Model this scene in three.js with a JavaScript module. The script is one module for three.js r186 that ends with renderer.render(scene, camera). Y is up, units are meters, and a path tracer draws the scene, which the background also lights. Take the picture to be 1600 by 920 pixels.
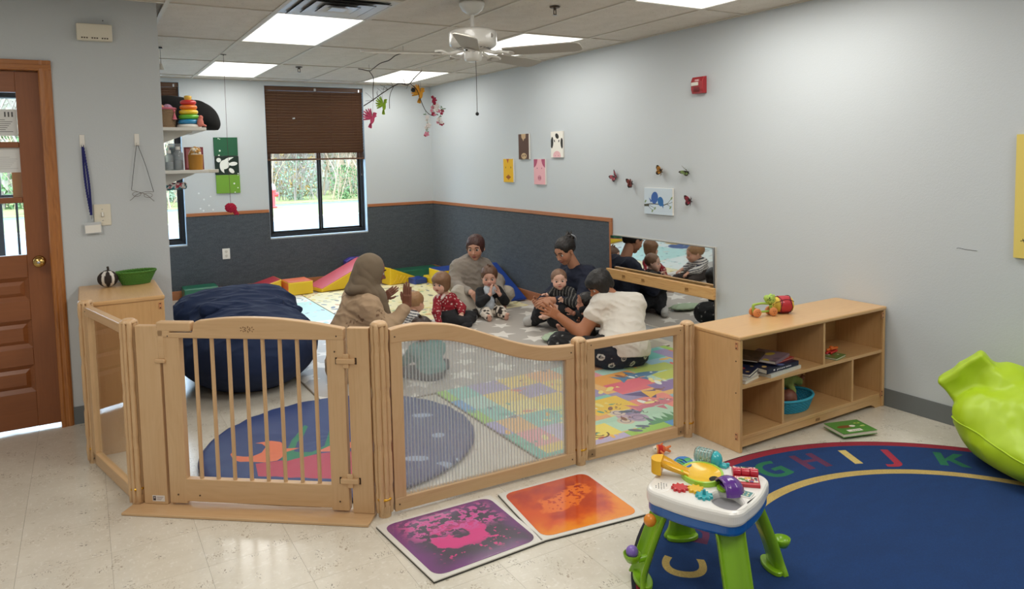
import * as THREE from 'three';
import { RoundedBoxGeometry } from 'three/addons/geometries/RoundedBoxGeometry.js';
import { mergeGeometries, mergeVertices, toCreasedNormals } from 'three/addons/utils/BufferGeometryUtils.js';
import { MarchingCubes } from 'three/addons/objects/MarchingCubes.js';
import { RectAreaLightUniformsLib } from 'three/addons/lights/RectAreaLightUniformsLib.js';
import { ImprovedNoise } from 'three/addons/math/ImprovedNoise.js';
import { ConvexGeometry } from 'three/addons/geometries/ConvexGeometry.js';

// ---------------------------------------------------------------- camera, sky, lights, exposure
RectAreaLightUniformsLib.init();
const scene = new THREE.Scene();
const renderer = new THREE.WebGLRenderer({ antialias: true });
renderer.toneMapping = THREE.LinearToneMapping;
renderer.toneMappingExposure = 1.0;
renderer.shadowMap.enabled = true;
const camera = new THREE.PerspectiveCamera(2 * Math.atan(600 / 1117.1) * 180 / Math.PI, 1600 / 1200, 0.05, 200);
camera.setViewOffset(1600, 1200, 0, 274, 1600, 920);        // the phone's 4:3 frame, cropped more at the top than at the bottom
camera.position.set(-3.9371, 1.4866, 8.5647);
camera.rotation.set(-0.0718, -0.5401, -0.0208, 'YXZ');
scene.background = new THREE.Color(0.60, 0.80, 1.0);        // even overcast sky
scene.backgroundIntensity = 10;
const PANEL_LIGHT = 7.6, PANEL_TINT = new THREE.Color(1.0, 0.965, 0.90);   // the ceiling panels

// ---------------------------------------------------------------- helpers
const H = 2.4185;                                            // ceiling height
const PI = Math.PI, V = (x, y, z) => new THREE.Vector3(x, y, z);
function rand(seed) { let s = seed | 0; return () => { s = (s + 0x6d2b79f5) | 0; let t = Math.imul(s ^ (s >>> 15), 1 | s); t = (t + Math.imul(t ^ (t >>> 7), 61 | t)) ^ t; return ((t ^ (t >>> 14)) >>> 0) / 4294967296; }; }
const hash = (x, y, s) => { let h = Math.imul(x, 374761393) + Math.imul(y, 668265263) + Math.imul(s, 1442695041); h = Math.imul(h ^ (h >>> 13), 1274126177); return ((h ^ (h >>> 16)) >>> 0) / 4294967296; };
function pn(x, y, px, py, s) {                              // value noise with periods px, py
  const ix = Math.floor(x), iy = Math.floor(y), fx = x - ix, fy = y - iy, u = fx * fx * (3 - 2 * fx), v = fy * fy * (3 - 2 * fy);
  const m = (a, b) => ((a % b) + b) % b, a = m(ix, px), b = m(ix + 1, px), c = m(iy, py), d = m(iy + 1, py);
  return (hash(a, c, s) * (1 - u) + hash(b, c, s) * u) * (1 - v) + (hash(a, d, s) * (1 - u) + hash(b, d, s) * u) * v;
}
function fbm(x, y, p, q, s, o = 4) { let t = 0, a = 0.5, n = 0; for (let i = 0; i < o; i++) { t += a * pn(x, y, p, q, s + i); n += a; a *= 0.5; x *= 2; y *= 2; p *= 2; q *= 2; } return t / n; }
const perlin = new ImprovedNoise(), noise3 = (x, y, z) => perlin.noise(x + 31.7, y + 11.3, z + 71.9);
const clamp = (x, a = 0, b = 1) => Math.min(b, Math.max(a, x)), mix = (a, b, t) => a + (b - a) * t, sstep = (a, b, x) => { const t = clamp((x - a) / (b - a)); return t * t * (3 - 2 * t); };
const rgbOf = (c) => { const k = new THREE.Color(c); return [k.r, k.g, k.b]; };                 // linear
const hexOf = (c) => { const n = parseInt(c.slice(1), 16); return [n >> 16, (n >> 8) & 255, n & 255]; };
const mixc = (a, b, t) => [mix(a[0], b[0], t), mix(a[1], b[1], t), mix(a[2], b[2], t)];

function dataTex(w, h, fn, size = [1, 1], srgb = true) {    // fn(u, v) -> [r, g, b] 0..255, tiles every size metres
  const d = new Uint8Array(w * h * 4);
  for (let y = 0; y < h; y++) for (let x = 0; x < w; x++) { const c = fn(x / w, y / h), i = (y * w + x) * 4; d[i] = clamp(c[0], 0, 255); d[i + 1] = clamp(c[1], 0, 255); d[i + 2] = clamp(c[2], 0, 255); d[i + 3] = 255; }
  const t = new THREE.DataTexture(d, w, h); t.wrapS = t.wrapT = THREE.RepeatWrapping; t.magFilter = THREE.LinearFilter; t.minFilter = THREE.LinearFilter;
  if (srgb) t.colorSpace = THREE.SRGBColorSpace;
  t.repeat.set(1 / size[0], 1 / size[1]); t.needsUpdate = true; return t;
}
function canvasTex(w, h, draw) {
  const c = document.createElement('canvas'); c.width = w; c.height = h; draw(c.getContext('2d'), w, h);
  const t = new THREE.CanvasTexture(c); t.colorSpace = THREE.SRGBColorSpace; t.magFilter = THREE.LinearFilter; t.needsUpdate = true; return t;
}
const std = (name, o) => { const m = new THREE.MeshStandardMaterial(o); m.name = name; return m; };
const phys = (name, o) => { const m = new THREE.MeshPhysicalMaterial(o); m.name = name; return m; };
const plain = (name, color, roughness = 0.6, o = {}) => std(name, { color, roughness, ...o });

const used = new Map();
function numbered(name) { const n = used.get(name) || 0; used.set(name, n + 1); return n ? name + '_' + String(n).padStart(3, '0') : name; }
function tag(o, label, category, group) { o.userData.label = label; o.userData.category = category; if (group) o.userData.group = group; return o; }
function thing(name, label, category, [x, y, z] = [0, 0, 0], turn = 0, group) { const o = new THREE.Group(); o.name = numbered(name); o.position.set(x, y, z); o.rotation.y = turn; scene.add(o); return tag(o, label, category, group); }
function copyOf(src, label, [x, y, z], turn = 0, group) { const o = src.clone(); o.name = numbered(src.name.replace(/_\d{3}$/, '')); o.position.set(x, y, z); o.rotation.y = turn; scene.add(o); o.userData = { ...src.userData, label }; if (group) o.userData.group = group; return o; }
function clean(g) { g = g.index ? g.toNonIndexed() : g; for (const k of Object.keys(g.attributes)) if (!['position', 'normal', 'uv', 'color'].includes(k)) g.deleteAttribute(k); return g; }
function join(list) { list = list.flat(9).map(clean); if (list.length === 1) return list[0]; const col = list.some((g) => g.attributes.color); for (const g of list) { if (!g.attributes.uv) g.setAttribute('uv', new THREE.Float32BufferAttribute(new Float32Array(g.attributes.position.count * 2), 2)); if (!col) g.deleteAttribute('color'); g.morphAttributes = {}; } return mergeGeometries(list); }
function mesh(name, geos, mat, parent, pos) {
  const m = new THREE.Mesh(Array.isArray(geos) ? join(geos) : geos, mat); m.name = parent ? name : numbered(name); m.castShadow = m.receiveShadow = true;
  if (pos) m.position.set(...pos);
  (parent || scene).add(m); return m;
}
function struct(name, geos, mat, parent, pos) { const m = mesh(name, geos, mat, parent, pos); if (!parent) m.userData.kind = 'structure'; return m; }
const solo = (name, geos, mat, label, category, group, pos) => tag(mesh(name, geos, mat, null, pos), label, category, group);
const at = (g, x = 0, y = 0, z = 0, rx = 0, ry = 0, rz = 0) => { if (rz) g.rotateZ(rz); if (rx) g.rotateX(rx); if (ry) g.rotateY(ry); return g.translate(x, y, z); };
// box from its middle, with rounded edges when r > 0; boxA from its corners
const box = (w, h, d, x = 0, y = 0, z = 0, r = 0, seg = 2) => (r ? new RoundedBoxGeometry(w, h, d, seg, r) : new THREE.BoxGeometry(w, h, d)).translate(x, y, z);
const boxA = (x0, y0, z0, x1, y1, z1, r = 0, seg = 2) => box(x1 - x0, y1 - y0, z1 - z0, (x0 + x1) / 2, (y0 + y1) / 2, (z0 + z1) / 2, r, seg);
const cyl = (r0, r1, h, n = 24, x = 0, y = 0, z = 0) => new THREE.CylinderGeometry(r1, r0, h, n).translate(x, y + h / 2, z);   // r0 below, r1 above, standing on y
const ball = (r, x = 0, y = 0, z = 0, n = 24, sx = 1, sy = 1, sz = 1) => new THREE.SphereGeometry(r, n, Math.max(8, n * 0.6 | 0)).scale(sx, sy, sz).translate(x, y, z);
const lathe = (pts, n = 32) => new THREE.LatheGeometry(pts.map(([r, y]) => new THREE.Vector2(r, y)), n);
const tube = (pts, r, n = 24, k = 8, closed = false) => new THREE.TubeGeometry(new THREE.CatmullRomCurve3(pts.map((p) => p.isVector3 ? p : V(...p)), closed), n, r, k, closed);
const rod = (a, b, r, k = 10, r2 = r) => { const A = V(...a), B = V(...b), L = A.distanceTo(B), g = new THREE.CylinderGeometry(r2, r, L, k); g.applyQuaternion(new THREE.Quaternion().setFromUnitVectors(V(0, 1, 0), B.clone().sub(A).normalize())); return g.translate((A.x + B.x) / 2, (A.y + B.y) / 2, (A.z + B.z) / 2); };
function shapeOf(pts) { const s = new THREE.Shape(); pts.forEach(([x, y], i) => i ? s.lineTo(x, y) : s.moveTo(x, y)); s.closePath(); return s; }
function slab(shape, depth, bevel = 0, steps = 1, curve = 12) { if (Array.isArray(shape)) shape = shapeOf(shape); return new THREE.ExtrudeGeometry(shape, { depth: depth - 2 * bevel, bevelEnabled: bevel > 0, bevelSize: bevel, bevelThickness: bevel, bevelSegments: 3, bevelOffset: -bevel, curveSegments: curve, steps }).translate(0, 0, bevel); }
const flat = (g) => g.rotateX(-PI / 2);                     // a slab drawn in x, y laid down: its y runs to -z, its depth runs up
// uv in metres: along `grain` runs u; the other axis of the face runs v
function metre(g, grain = 'x', off = [0, 0]) {
  g = clean(g); const p = g.attributes.position, n = g.attributes.normal, uv = new Float32Array(p.count * 2), k = { x: 0, y: 1, z: 2 }[grain];
  for (let i = 0; i < p.count; i += 3) {
    const nn = [0, 1, 2].map((c) => { const f = 'getX getY getZ'.split(' ')[c]; return Math.abs(n[f](i) + n[f](i + 1) + n[f](i + 2)); });
    let ax = nn.indexOf(Math.max(...nn)), others = [0, 1, 2].filter((c) => c !== ax), a = others.includes(k) ? k : others[0], b = others.find((c) => c !== a);
    for (let j = 0; j < 3; j++) { const q = [p.getX(i + j), p.getY(i + j), p.getZ(i + j)]; uv[(i + j) * 2] = q[a] + off[0]; uv[(i + j) * 2 + 1] = q[b] + off[1] + 0.37 * ax; }
  }
  g.setAttribute('uv', new THREE.BufferAttribute(uv, 2)); return g;
}
function fitUV(g, ax, ay, x0, y0, x1, y1) { g = clean(g); const p = g.attributes.position, uv = new Float32Array(p.count * 2), f = { x: 'getX', y: 'getY', z: 'getZ' }; for (let i = 0; i < p.count; i++) { uv[2 * i] = (p[f[ax]](i) - x0) / (x1 - x0); uv[2 * i + 1] = (p[f[ay]](i) - y0) / (y1 - y0); } g.setAttribute('uv', new THREE.BufferAttribute(uv, 2)); return g; }
function tint(g, fn) { g = clean(g); const p = g.attributes.position, c = new Float32Array(p.count * 3); for (let i = 0; i < p.count; i++) { const k = typeof fn === 'function' ? fn(p.getX(i), p.getY(i), p.getZ(i)) : fn; c.set(k, i * 3); } g.setAttribute('color', new THREE.BufferAttribute(c, 3)); return g; }
function warp(g, fn) { const p = g.attributes.position, v = V(0, 0, 0); for (let i = 0; i < p.count; i++) { v.fromBufferAttribute(p, i); fn(v, i); p.setXYZ(i, v.x, v.y, v.z); } p.needsUpdate = true; g.computeVertexNormals(); return g; }
const smooth = (g, a = 0.7) => toCreasedNormals(mergeVertices((() => { const k = clean(g); k.deleteAttribute('normal'); k.deleteAttribute('uv'); return k; })(), 1e-5), a);

// ---------------------------------------------------------------- materials
function woodTex(c0, c1, c2, seed, streak = 1) {            // grain along u; 1 m x 0.5 m
  return dataTex(512, 512, (u, v) => {
    const w = fbm(u * 3, v * 6, 3, 6, seed, 3), g = fbm(u * 3, v * 60 + 0, 3, 60, seed + 20, 3), f = fbm(u * 10, v * 150, 10, 150, seed + 40, 2), r = 0.5 + 0.5 * Math.sin((v * 14 + w * 5) * 2 * PI);
    let c = mixc(c0, c1, clamp(0.5 * w + 0.35 * g + 0.25 * r * streak - 0.05)); c = mixc(c, c2, clamp((f - 0.62) * 2.2) * 0.5 * streak + clamp(0.3 - g) * 0.5);
    return c;
  }, [1, 0.5]);
}
const T = {}, M = {};
T.maple = woodTex([214, 180, 138], [196, 156, 112], [164, 120, 80], 3, 0.5);
T.birch = woodTex([216, 176, 124], [200, 156, 104], [166, 118, 74], 5, 0.7);
T.oak = woodTex([184, 120, 60], [158, 96, 44], [112, 64, 28], 7, 1.2);
T.door = woodTex([148, 88, 46], [128, 72, 34], [98, 52, 24], 9, 0.5);
T.cherry = woodTex([184, 120, 76], [162, 98, 58], [122, 70, 40], 11, 0.8);
T.pine = woodTex([222, 182, 122], [200, 150, 92], [160, 104, 56], 13, 1.3);
T.blind = woodTex([104, 71, 50], [86, 57, 39], [58, 38, 26], 15, 0.6);
for (const [k, r, c] of [['maple', 0.42, 0.3], ['birch', 0.36, 0.35], ['oak', 0.38, 0.3], ['door', 0.4, 0.3], ['cherry', 0.4, 0.2], ['pine', 0.5, 0.1], ['blind', 0.5, 0]]) M[k] = phys(k + '_wood', { map: T[k], roughness: r, clearcoat: c, clearcoatRoughness: 0.3 });
T.roller = dataTex(256, 256, (u, v) => { const n = 128 + 90 * (fbm(u * 40, v * 40, 40, 40, 31, 3) - 0.5); return [n, n, n]; }, [0.25, 0.25], false);
M.wall = std('painted_wall', { color: '#c6ccd0', roughness: 0.62, bumpMap: T.roller, bumpScale: 0.0012 });
M.reveal = std('painted_reveal', { color: '#c0d2e2', roughness: 0.6, bumpMap: T.roller, bumpScale: 0.001 });
T.tile = dataTex(512, 512, (u, v) => {
  const a = fbm(u * 6, v * 6, 6, 6, 51, 4), b = fbm(u * 22, v * 40, 22, 40, 57, 3), k = pn(u * 90, v * 210, 90, 210, 61), k2 = pn(u * 70, v * 160, 70, 160, 67) * pn(u * 9, v * 9, 9, 9, 70), o = pn(u * 90, v * 50, 90, 50, 73);
  let c = mixc([206, 199, 184], [226, 221, 209], a * 0.6 + b * 0.4); c = mixc(c, [238, 235, 228], clamp((o - 0.72) * 3) * 0.7);
  c = mixc(c, [150, 136, 116], clamp((k2 - 0.62) * 6) * 0.7); return mixc(c, [104, 94, 82], clamp((k * pn(u * 12, v * 12, 12, 12, 77) - 0.68) * 8) * 0.8);
}, [0.62, 0.62]);
M.tile = phys('vinyl_tile', { map: T.tile, roughness: 0.3, clearcoat: 0.5, clearcoatRoughness: 0.16 });
M.grout = plain('tile_joint', '#8d8271', 0.8);
T.ceil = dataTex(512, 512, (u, v) => { const f = pn(u * 190, v * 190, 190, 190, 81) * pn(u * 60, v * 60, 60, 60, 83), n = fbm(u * 8, v * 8, 8, 8, 85), d = clamp((f - 0.56) * 4) * .7; return mixc(mixc([206, 198, 187], [218, 211, 201], n), [140, 130, 118], d); }, [0.6, 0.6]);
T.ceilB = dataTex(256, 256, (u, v) => { const f = pn(u * 75, v * 75, 75, 75, 81) * pn(u * 25, v * 25, 25, 25, 83), n = 200 - 400 * clamp(f - 0.5); return [n, n, n]; }, [0.6, 0.6], false);
M.ceil = std('ceiling_tile', { map: T.ceil, roughness: 0.95, bumpMap: T.ceilB, bumpScale: 0.002 });
M.grid = plain('ceiling_grid', '#cfc8bc', 0.5);
T.carpet = dataTex(512, 512, (u, v) => { const n = fbm(u * 128, v * 128, 128, 128, 91, 2), m = fbm(u * 10, v * 30, 10, 30, 95, 3), s = pn(u * 200, v * 200, 200, 200, 97); return mixc(mixc([56, 61, 67], [98, 105, 113], n * 0.7 + m * 0.3), [130, 136, 142], clamp(s - 0.86) * 3); }, [0.5, 0.5]);
M.carpet = std('wall_carpet', { map: T.carpet, roughness: 1, bumpMap: T.carpet, bumpScale: 0.003 });
M.vinylbase = plain('vinyl_base', '#6f7476', 0.55);
M.black = plain('black_metal', '#15161a', 0.45); M.white = plain('white_plastic', '#e9e7e0', 0.4); M.cream = plain('cream_plastic', '#e2dccb', 0.45); M.steel = std('steel', { color: '#b9bcc0', roughness: 0.3, metalness: 1 });
M.brass = std('brass', { color: '#c9a765', roughness: 0.22, metalness: 1 }); M.gold = std('gold_pin', { color: '#d8a53a', roughness: 0.3, metalness: 0.9 });
M.pane = phys('window_glass', { color: '#ffffff', roughness: 0, transmission: 1, thickness: 0, ior: 1.45 });
M.acrylic = phys('clear_acrylic', { color: '#f4f4f2', roughness: 0.02, transmission: 1, thickness: 0, ior: 1.4 });
M.paper = plain('paper', '#eceae4', 0.8); M.thread = plain('thread', '#4a4248', 0.8);
// ---------------------------------------------------------------- the room
const X0 = -6.5, Z1 = 10.4, ZL = 3.793, XR = -3.505;         // far left wall, wall behind, face of the door wall, face of the return wall
const floor = struct('floor', boxA(X0 - .2, -0.12, -0.3, 0.3, -0.002, Z1 + .2), M.grout);
{
  const S = 0.3048, vars = [0, 1, 2, 3, 4, 5].map((i) => { const g = metre(boxA(-S / 2 + .0004, -0.004, -S / 2 + .0004, S / 2 - .0004, 0.0, S / 2 - .0004), i % 2 ? 'z' : 'x', [i * .131, i * .217]); return g; });
  const rest = [], r = rand(5);
  for (let i = -13; i < 10; i++) for (let j = -18; j < 22; j++) {
    const x = -2.70 + (i + .5) * S, z = 5.18 + (j + .5) * S; if (x < X0 - .1 || x > 0.1 || z < 0 || z > Z1) continue;
    if (x < XR && z < ZL - .12) continue;
    const k = Math.floor(r() * 6), near = z > 3.75 && z < 7.4 && x > -5.0 && !(x > -2.5 && z < 4.3) && !(x > -2.2 && z > 6.9);
    if (near) mesh('floor_tile', vars[k], M.tile, floor, [x, 0, z]); else rest.push(vars[k].clone().translate(x, 0, z));
  }
  mesh('floor_tiling', rest, M.tile, floor).userData.kind = 'stuff';
}
// ceiling: a slab, tiles of 2 by 4 feet in a T-bar grid
const GX = [0, -0.4134]; for (let x = -1.023; x > X0; x -= 0.6096) GX.push(x); GX.push(X0);
const GZ = [0]; for (let z = 0.2693; z < Z1; z += 1.2192) GZ.push(z); GZ.push(Z1);
const LIGHTS = [[3, 1], [3, 3], [0, 1], [0, 3], [0, 5], [3, 5], [0, 7], [3, 7], [7, 5], [7, 7]];   // [column right edge from GX index + 1, row]
const ceiling = struct('ceiling', boxA(X0 - .2, H + 0.03, -0.3, 0.3, H + 0.12, Z1 + .2), M.ceil);
{
  const bars = [], tileG = new Map(), VENT = [3, 4], cell = (i, j) => LIGHTS.some(([a, b]) => a + 1 === i && b === j);
  for (let i = 0; i < GX.length - 1; i++) for (let j = 0; j < GZ.length - 1; j++) {
    const w = GX[i] - GX[i + 1] - .02, d = GZ[j + 1] - GZ[j] - .02, cx = (GX[i] + GX[i + 1]) / 2, cz = (GZ[j] + GZ[j + 1]) / 2;
    if (cell(i, j) || (cx < XR - .1 && cz < ZL - .2) || w < .02) continue;
    if (i === 4 && j === 4) { mesh('ceiling_tile', metre(boxA(-w / 2, 0, -.29, w / 2, .014, .29), 'x', [.3, .1]), M.ceil, ceiling, [cx, H + .006, cz + .305]); continue; }   // the air diffuser takes the other half
    const key = w.toFixed(3) + d.toFixed(3) + ((i * 7 + j * 3) % 4); if (!tileG.has(key)) tileG.set(key, metre(boxA(-w / 2, 0, -d / 2, w / 2, .014, d / 2, 0), 'x', [((i * 7 + j * 3) % 4) * .23, ((i * 5 + j) % 4) * .31]));
    mesh('ceiling_tile', tileG.get(key), M.ceil, ceiling, [cx, H + .006, cz]);
  }
  GX.forEach((x, i) => { const a = x < XR ? ZL - .05 : 0; mesh('grid_bar', boxA(-.012, H - .001, a, .012, H + .009, Z1), M.grid, ceiling, [x + (i ? 0 : -.011), 0, 0]); });
  GZ.forEach((z, j) => { const a = z < ZL ? XR : X0; mesh('grid_bar', boxA(a, H - .0015, -.012, 0, H + .0085, .012), M.grid, ceiling, [0, 0, z + (j ? 0 : .011)]); });
  mesh('grid_bar', boxA(GX[5], H - .0015, 4.53, GX[4], H + .0085, 4.554), M.grid, ceiling);
}
// walls
const W1 = [-2.093, 0.602, -0.909, 2.373], W2 = [-3.47, 0.596, -2.982, 2.376];   // the two window openings
struct('wall_back', metre(join([boxA(-3.625, 0, -.24, W2[0], H + .05, 0), boxA(W2[0], 0, -.24, W2[2], W2[1], 0), boxA(W2[0], W2[3], -.24, W2[2], H + .05, 0), boxA(W2[2], 0, -.24, W1[0], H + .05, 0), boxA(W1[0], 0, -.24, W1[2], W1[1], 0), boxA(W1[0], W1[3], -.24, W1[2], H + .05, 0), boxA(W1[2], 0, -.24, .2, H + .05, 0)])), M.wall);
const wallRight = struct('wall_right', metre(boxA(0, 0, -.24, .2, H + .05, Z1 + .2)), M.wall);
mesh('pen_mark', tube([[-.0006, .958, 6.556], [-.0006, .9615, 6.565], [-.0006, .957, 6.60], [-.0006, .955, 6.657]], .0009, 20, 5), M.black, wallRight);
struct('wall_return', metre(boxA(XR - .12, 0, 0, XR, H + .05, ZL - .002)), M.wall);
struct('wall_left', metre(join([boxA(-4.11, 0, ZL - .12, XR, H + .05, ZL), boxA(-5.03, 2.022, ZL - .12, -4.11, H + .05, ZL), boxA(X0 - .2, 0, ZL - .12, -5.03, H + .05, ZL)])), M.wall);
struct('wall_far_left', metre(boxA(X0 - .2, 0, ZL, X0, H + .05, Z1 + .2)), M.wall);
struct('wall_front', metre(boxA(X0 - .2, 0, Z1, .2, H + .05, Z1 + .2)), M.wall);
// carpeted wainscot and its cherry trims
const RY = 0.9413;
struct('wall_carpet_back', metre(join([boxA(W1[2] + .002, 0, .0005, -.009, RY - .035, .009), boxA(W1[0], 0, .0005, W1[2] + .002, W1[1] - .012, .009), boxA(W2[2], 0, .0005, W1[0], RY - .035, .009), boxA(XR, 0, .0005, W2[2], W2[1] - .012, .009)])), M.carpet);
struct('wall_carpet_right', metre(boxA(-.009, 0, 0, -.0005, RY - .035, 3.665), 'z'), M.carpet);
let trimN = 0; const trim = (g, m = M.cherry, grain = 'x') => struct('trim_' + (++trimN), metre(g, grain), m);
trim(boxA(W1[2] + .004, RY - .036, .0005, -.016, RY, .016, .004)); trim(boxA(W2[2] + .004, RY - .036, .0005, W1[0] - .004, RY, .016, .004));
trim(boxA(-.016, RY - .036, .001, -.0005, RY, 3.70, .004), M.cherry, 'z'); trim(boxA(-.016, .1, 3.664, -.0005, RY - .036, 3.70, .004), M.cherry, 'y');
struct('baseboard_back', metre(boxA(XR + .002, 0, .0095, -.012, .098, .022, .003)), M.cherry);
struct('baseboard_right', metre(boxA(-.022, 0, .012, -.0095, .098, 3.70, .003), 'z'), M.cherry);
struct('baseboard_right_vinyl', boxA(-.006, 0, 4.9, -.0005, .103, Z1, .001), M.vinylbase);
struct('baseboard_left', boxA(-4.052, 0, ZL + .0005, XR, .103, ZL + .006, .001), M.vinylbase);

// windows: dark aluminium sliding frames set back in painted reveals
function windowUnit(n, [x0, y0, x1, y1], mids) {
  const o = new THREE.Group(); o.name = 'window_' + n; o.userData.kind = 'structure'; scene.add(o);
  const za = -.15, zb = -.085, f = .042;
  mesh('reveal', join([boxA(x0, y0, -.149, x1, y0 + .004, .002), boxA(x1 - .004, y0, -.149, x1, y1, .001), boxA(x0, y0, -.149, x0 + .004, y1, .001), boxA(x0, y1 - .004, -.149, x1, y1, .001)]), M.reveal, o);
  mesh('window_frame', join([boxA(x0 + .004, y0 + .004, za, x1 - .004, y0 + .004 + f, zb, .003), boxA(x0 + .004, y1 - f, za, x1 - .004, y1 - .004, zb, .003), boxA(x0 + .004, y0 + .03, za, x0 + f, y1 - .03, zb, .003), boxA(x1 - f, y0 + .03, za, x1 - .004, y1 - .03, zb, .003)]), M.black, o);
  const xs = [x0 + f, ...mids, x1 - f];
  for (let i = 0; i < xs.length - 1; i++) {
    const a = xs[i] + (i ? .004 : 0), b = xs[i + 1] - (i < xs.length - 2 ? .004 : 0), z = i % 2 ? -.13 : -.108, c = y0 + f + .004, d = y1 - f, t = .024;
    const s = mesh('sash', join([boxA(a, c, z - .012, b, c + t, z + .012, .002), boxA(a, d - t, z - .012, b, d, z + .012, .002), boxA(a, c, z - .012, a + t, d, z + .012, .002), boxA(b - t, c, z - .012, b, d, z + .012, .002)]), M.black, o);
    mesh('pane', boxA(a + t - .004, c + t - .004, z - .002, b - t + .004, d - t + .004, z + .002), M.pane, s);
  }
  return o;
}
windowUnit(1, W1, [-1.46]); windowUnit(2, W2, []);

// door: oak casing, half-glazed leaf with raised panels below
const door = new THREE.Group(); door.name = 'door_1'; door.userData.kind = 'structure'; scene.add(door);
{
  const zf = ZL - .028, zb = ZL - .07, L = -5.025, R = -4.113, gl = -4.915, gr = -4.225;
  mesh('stile', metre(boxA(gr, .02, zb, R, 2.015, zf, .003), 'y'), M.door, door); mesh('stile', metre(boxA(L, .02, zb, gl, 2.015, zf, .003), 'y'), M.door, door);
  const rails = [[1.9, 2.015], [.873, 1.0], [.632, .745], [.375, .475], [.02, .222]];
  for (const [a, b] of rails) mesh('rail', metre(boxA(gl, a, zb, gr, b, zf - .0005, .003), 'x', [0, a]), M.door, door);
  for (const y of [1.612, 1.306]) mesh('muntin', metre(boxA(gl, y - .016, zb + .004, gr, y + .016, zf - .001, .006), 'x', [0, y]), M.door, door);
  mesh('muntin', metre(boxA(-4.585, 1.0, zb + .006, -4.553, 1.9, zf - .003, .006), 'y'), M.door, door);
  for (const [a, b] of [[1.0, 1.296], [1.322, 1.6], [1.628, 1.9]]) for (const [c, d] of [[gl, -4.585], [-4.553, gr]]) mesh('pane', boxA(c - .004, a - .004, ZL - .052, d + .004, b + .004, ZL - .047), M.pane, door);
  for (const [a, b] of [[.745, .873], [.475, .632], [.222, .375]]) for (const [c, d] of [[gl, -4.58], [-4.56, gr]]) {
    const w = d - c, h = b - a, g = new THREE.CylinderGeometry(.5, .62, 1, 4, 1).rotateY(PI / 4).rotateX(PI / 2);
    const p = new THREE.BufferGeometry(), q = [[-w / 2, -h / 2, 0], [w / 2, -h / 2, 0], [w / 2, h / 2, 0], [-w / 2, h / 2, 0]], m = .022, z1 = -.004, i1 = q.map(([x, y]) => [x - Math.sign(x) * m, y - Math.sign(y) * m, -.016]), i2 = i1.map(([x, y]) => [x - Math.sign(x) * .02, y - Math.sign(y) * .02, z1]);
    const pos = []; const quad = (a, b, c, d) => pos.push(...a, ...b, ...c, ...a, ...c, ...d);
    for (let k = 0; k < 4; k++) { const n = (k + 1) % 4; quad(q[k], q[n], i1[n], i1[k]); quad(i1[k], i1[n], i2[n], i2[k]); } quad(i2[0], i2[1], i2[2], i2[3]); quad([-w / 2, -h / 2, -.03], [-w / 2, h / 2, -.03], [w / 2, h / 2, -.03], [w / 2, -h / 2, -.03]);
    p.setAttribute('position', new THREE.Float32BufferAttribute(pos, 3)); p.computeVertexNormals();
    mesh('raised_panel', metre(p, 'x', [a, a]), M.door, door, [(c + d) / 2, (a + b) / 2, zf - .001]);
  }
  mesh('centre_stile', metre(boxA(-4.58, .2, zb, -4.56, .9, zf - .001, .002), 'y'), M.door, door);
  const k = new THREE.Group(); k.name = 'door_knob'; k.position.set(-4.169, .958, zf); door.add(k);
  mesh('rose', lathe([[0, .012], [.02, .012], [.028, .008], [.033, 0], [0, 0]]).rotateX(PI / 2), M.brass, k);
  mesh('knob', lathe([[.011, 0], [.011, .022], [.016, .03], [.026, .038], [.029, .05], [.025, .061], [.012, .066], [0, .067]]).rotateX(PI / 2), M.brass, k);
  mesh('keyhole', lathe([[0, .070], [.007, .070], [.008, .066]]).rotateX(PI / 2), M.steel, k);
  // casing, with a moulded profile
  const prof = (w, len) => slab([[0, 0], [w, 0], [w, .012], [w * .9, .018], [w * .72, .019], [w * .6, .015], [w * .42, .015], [w * .3, .018], [w * .14, .016], [w * .05, .010], [0, .008]], len);
  trim(prof(.062, 2.074).rotateX(PI / 2).rotateZ(PI).translate(-4.052, 0, 0).rotateY(0).translate(0, 0, ZL + .0005), M.oak, 'y');
  trim(boxA(-5.088, 0, ZL + .0005, -5.026, 2.074, ZL + .018, .004), M.oak, 'y');
  trim(boxA(-5.088, 2.018, ZL + .0005, -4.052, 2.074, ZL + .018, .004), M.oak, 'x'); trim(boxA(-5.088, 2.03, ZL + .016, -4.052, 2.05, ZL + .021, .002), M.oak, 'x');
  const jamb = (x0, x1, y0, y1) => boxA(x0, y0, ZL - .12, x1, y1, ZL + .002);
  trim(join([jamb(-4.113, -4.108, 0, 2.02), jamb(-5.032, -5.026, 0, 2.02), jamb(-5.03, -4.11, 2.017, 2.023)]), M.oak, 'y');
}
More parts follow.
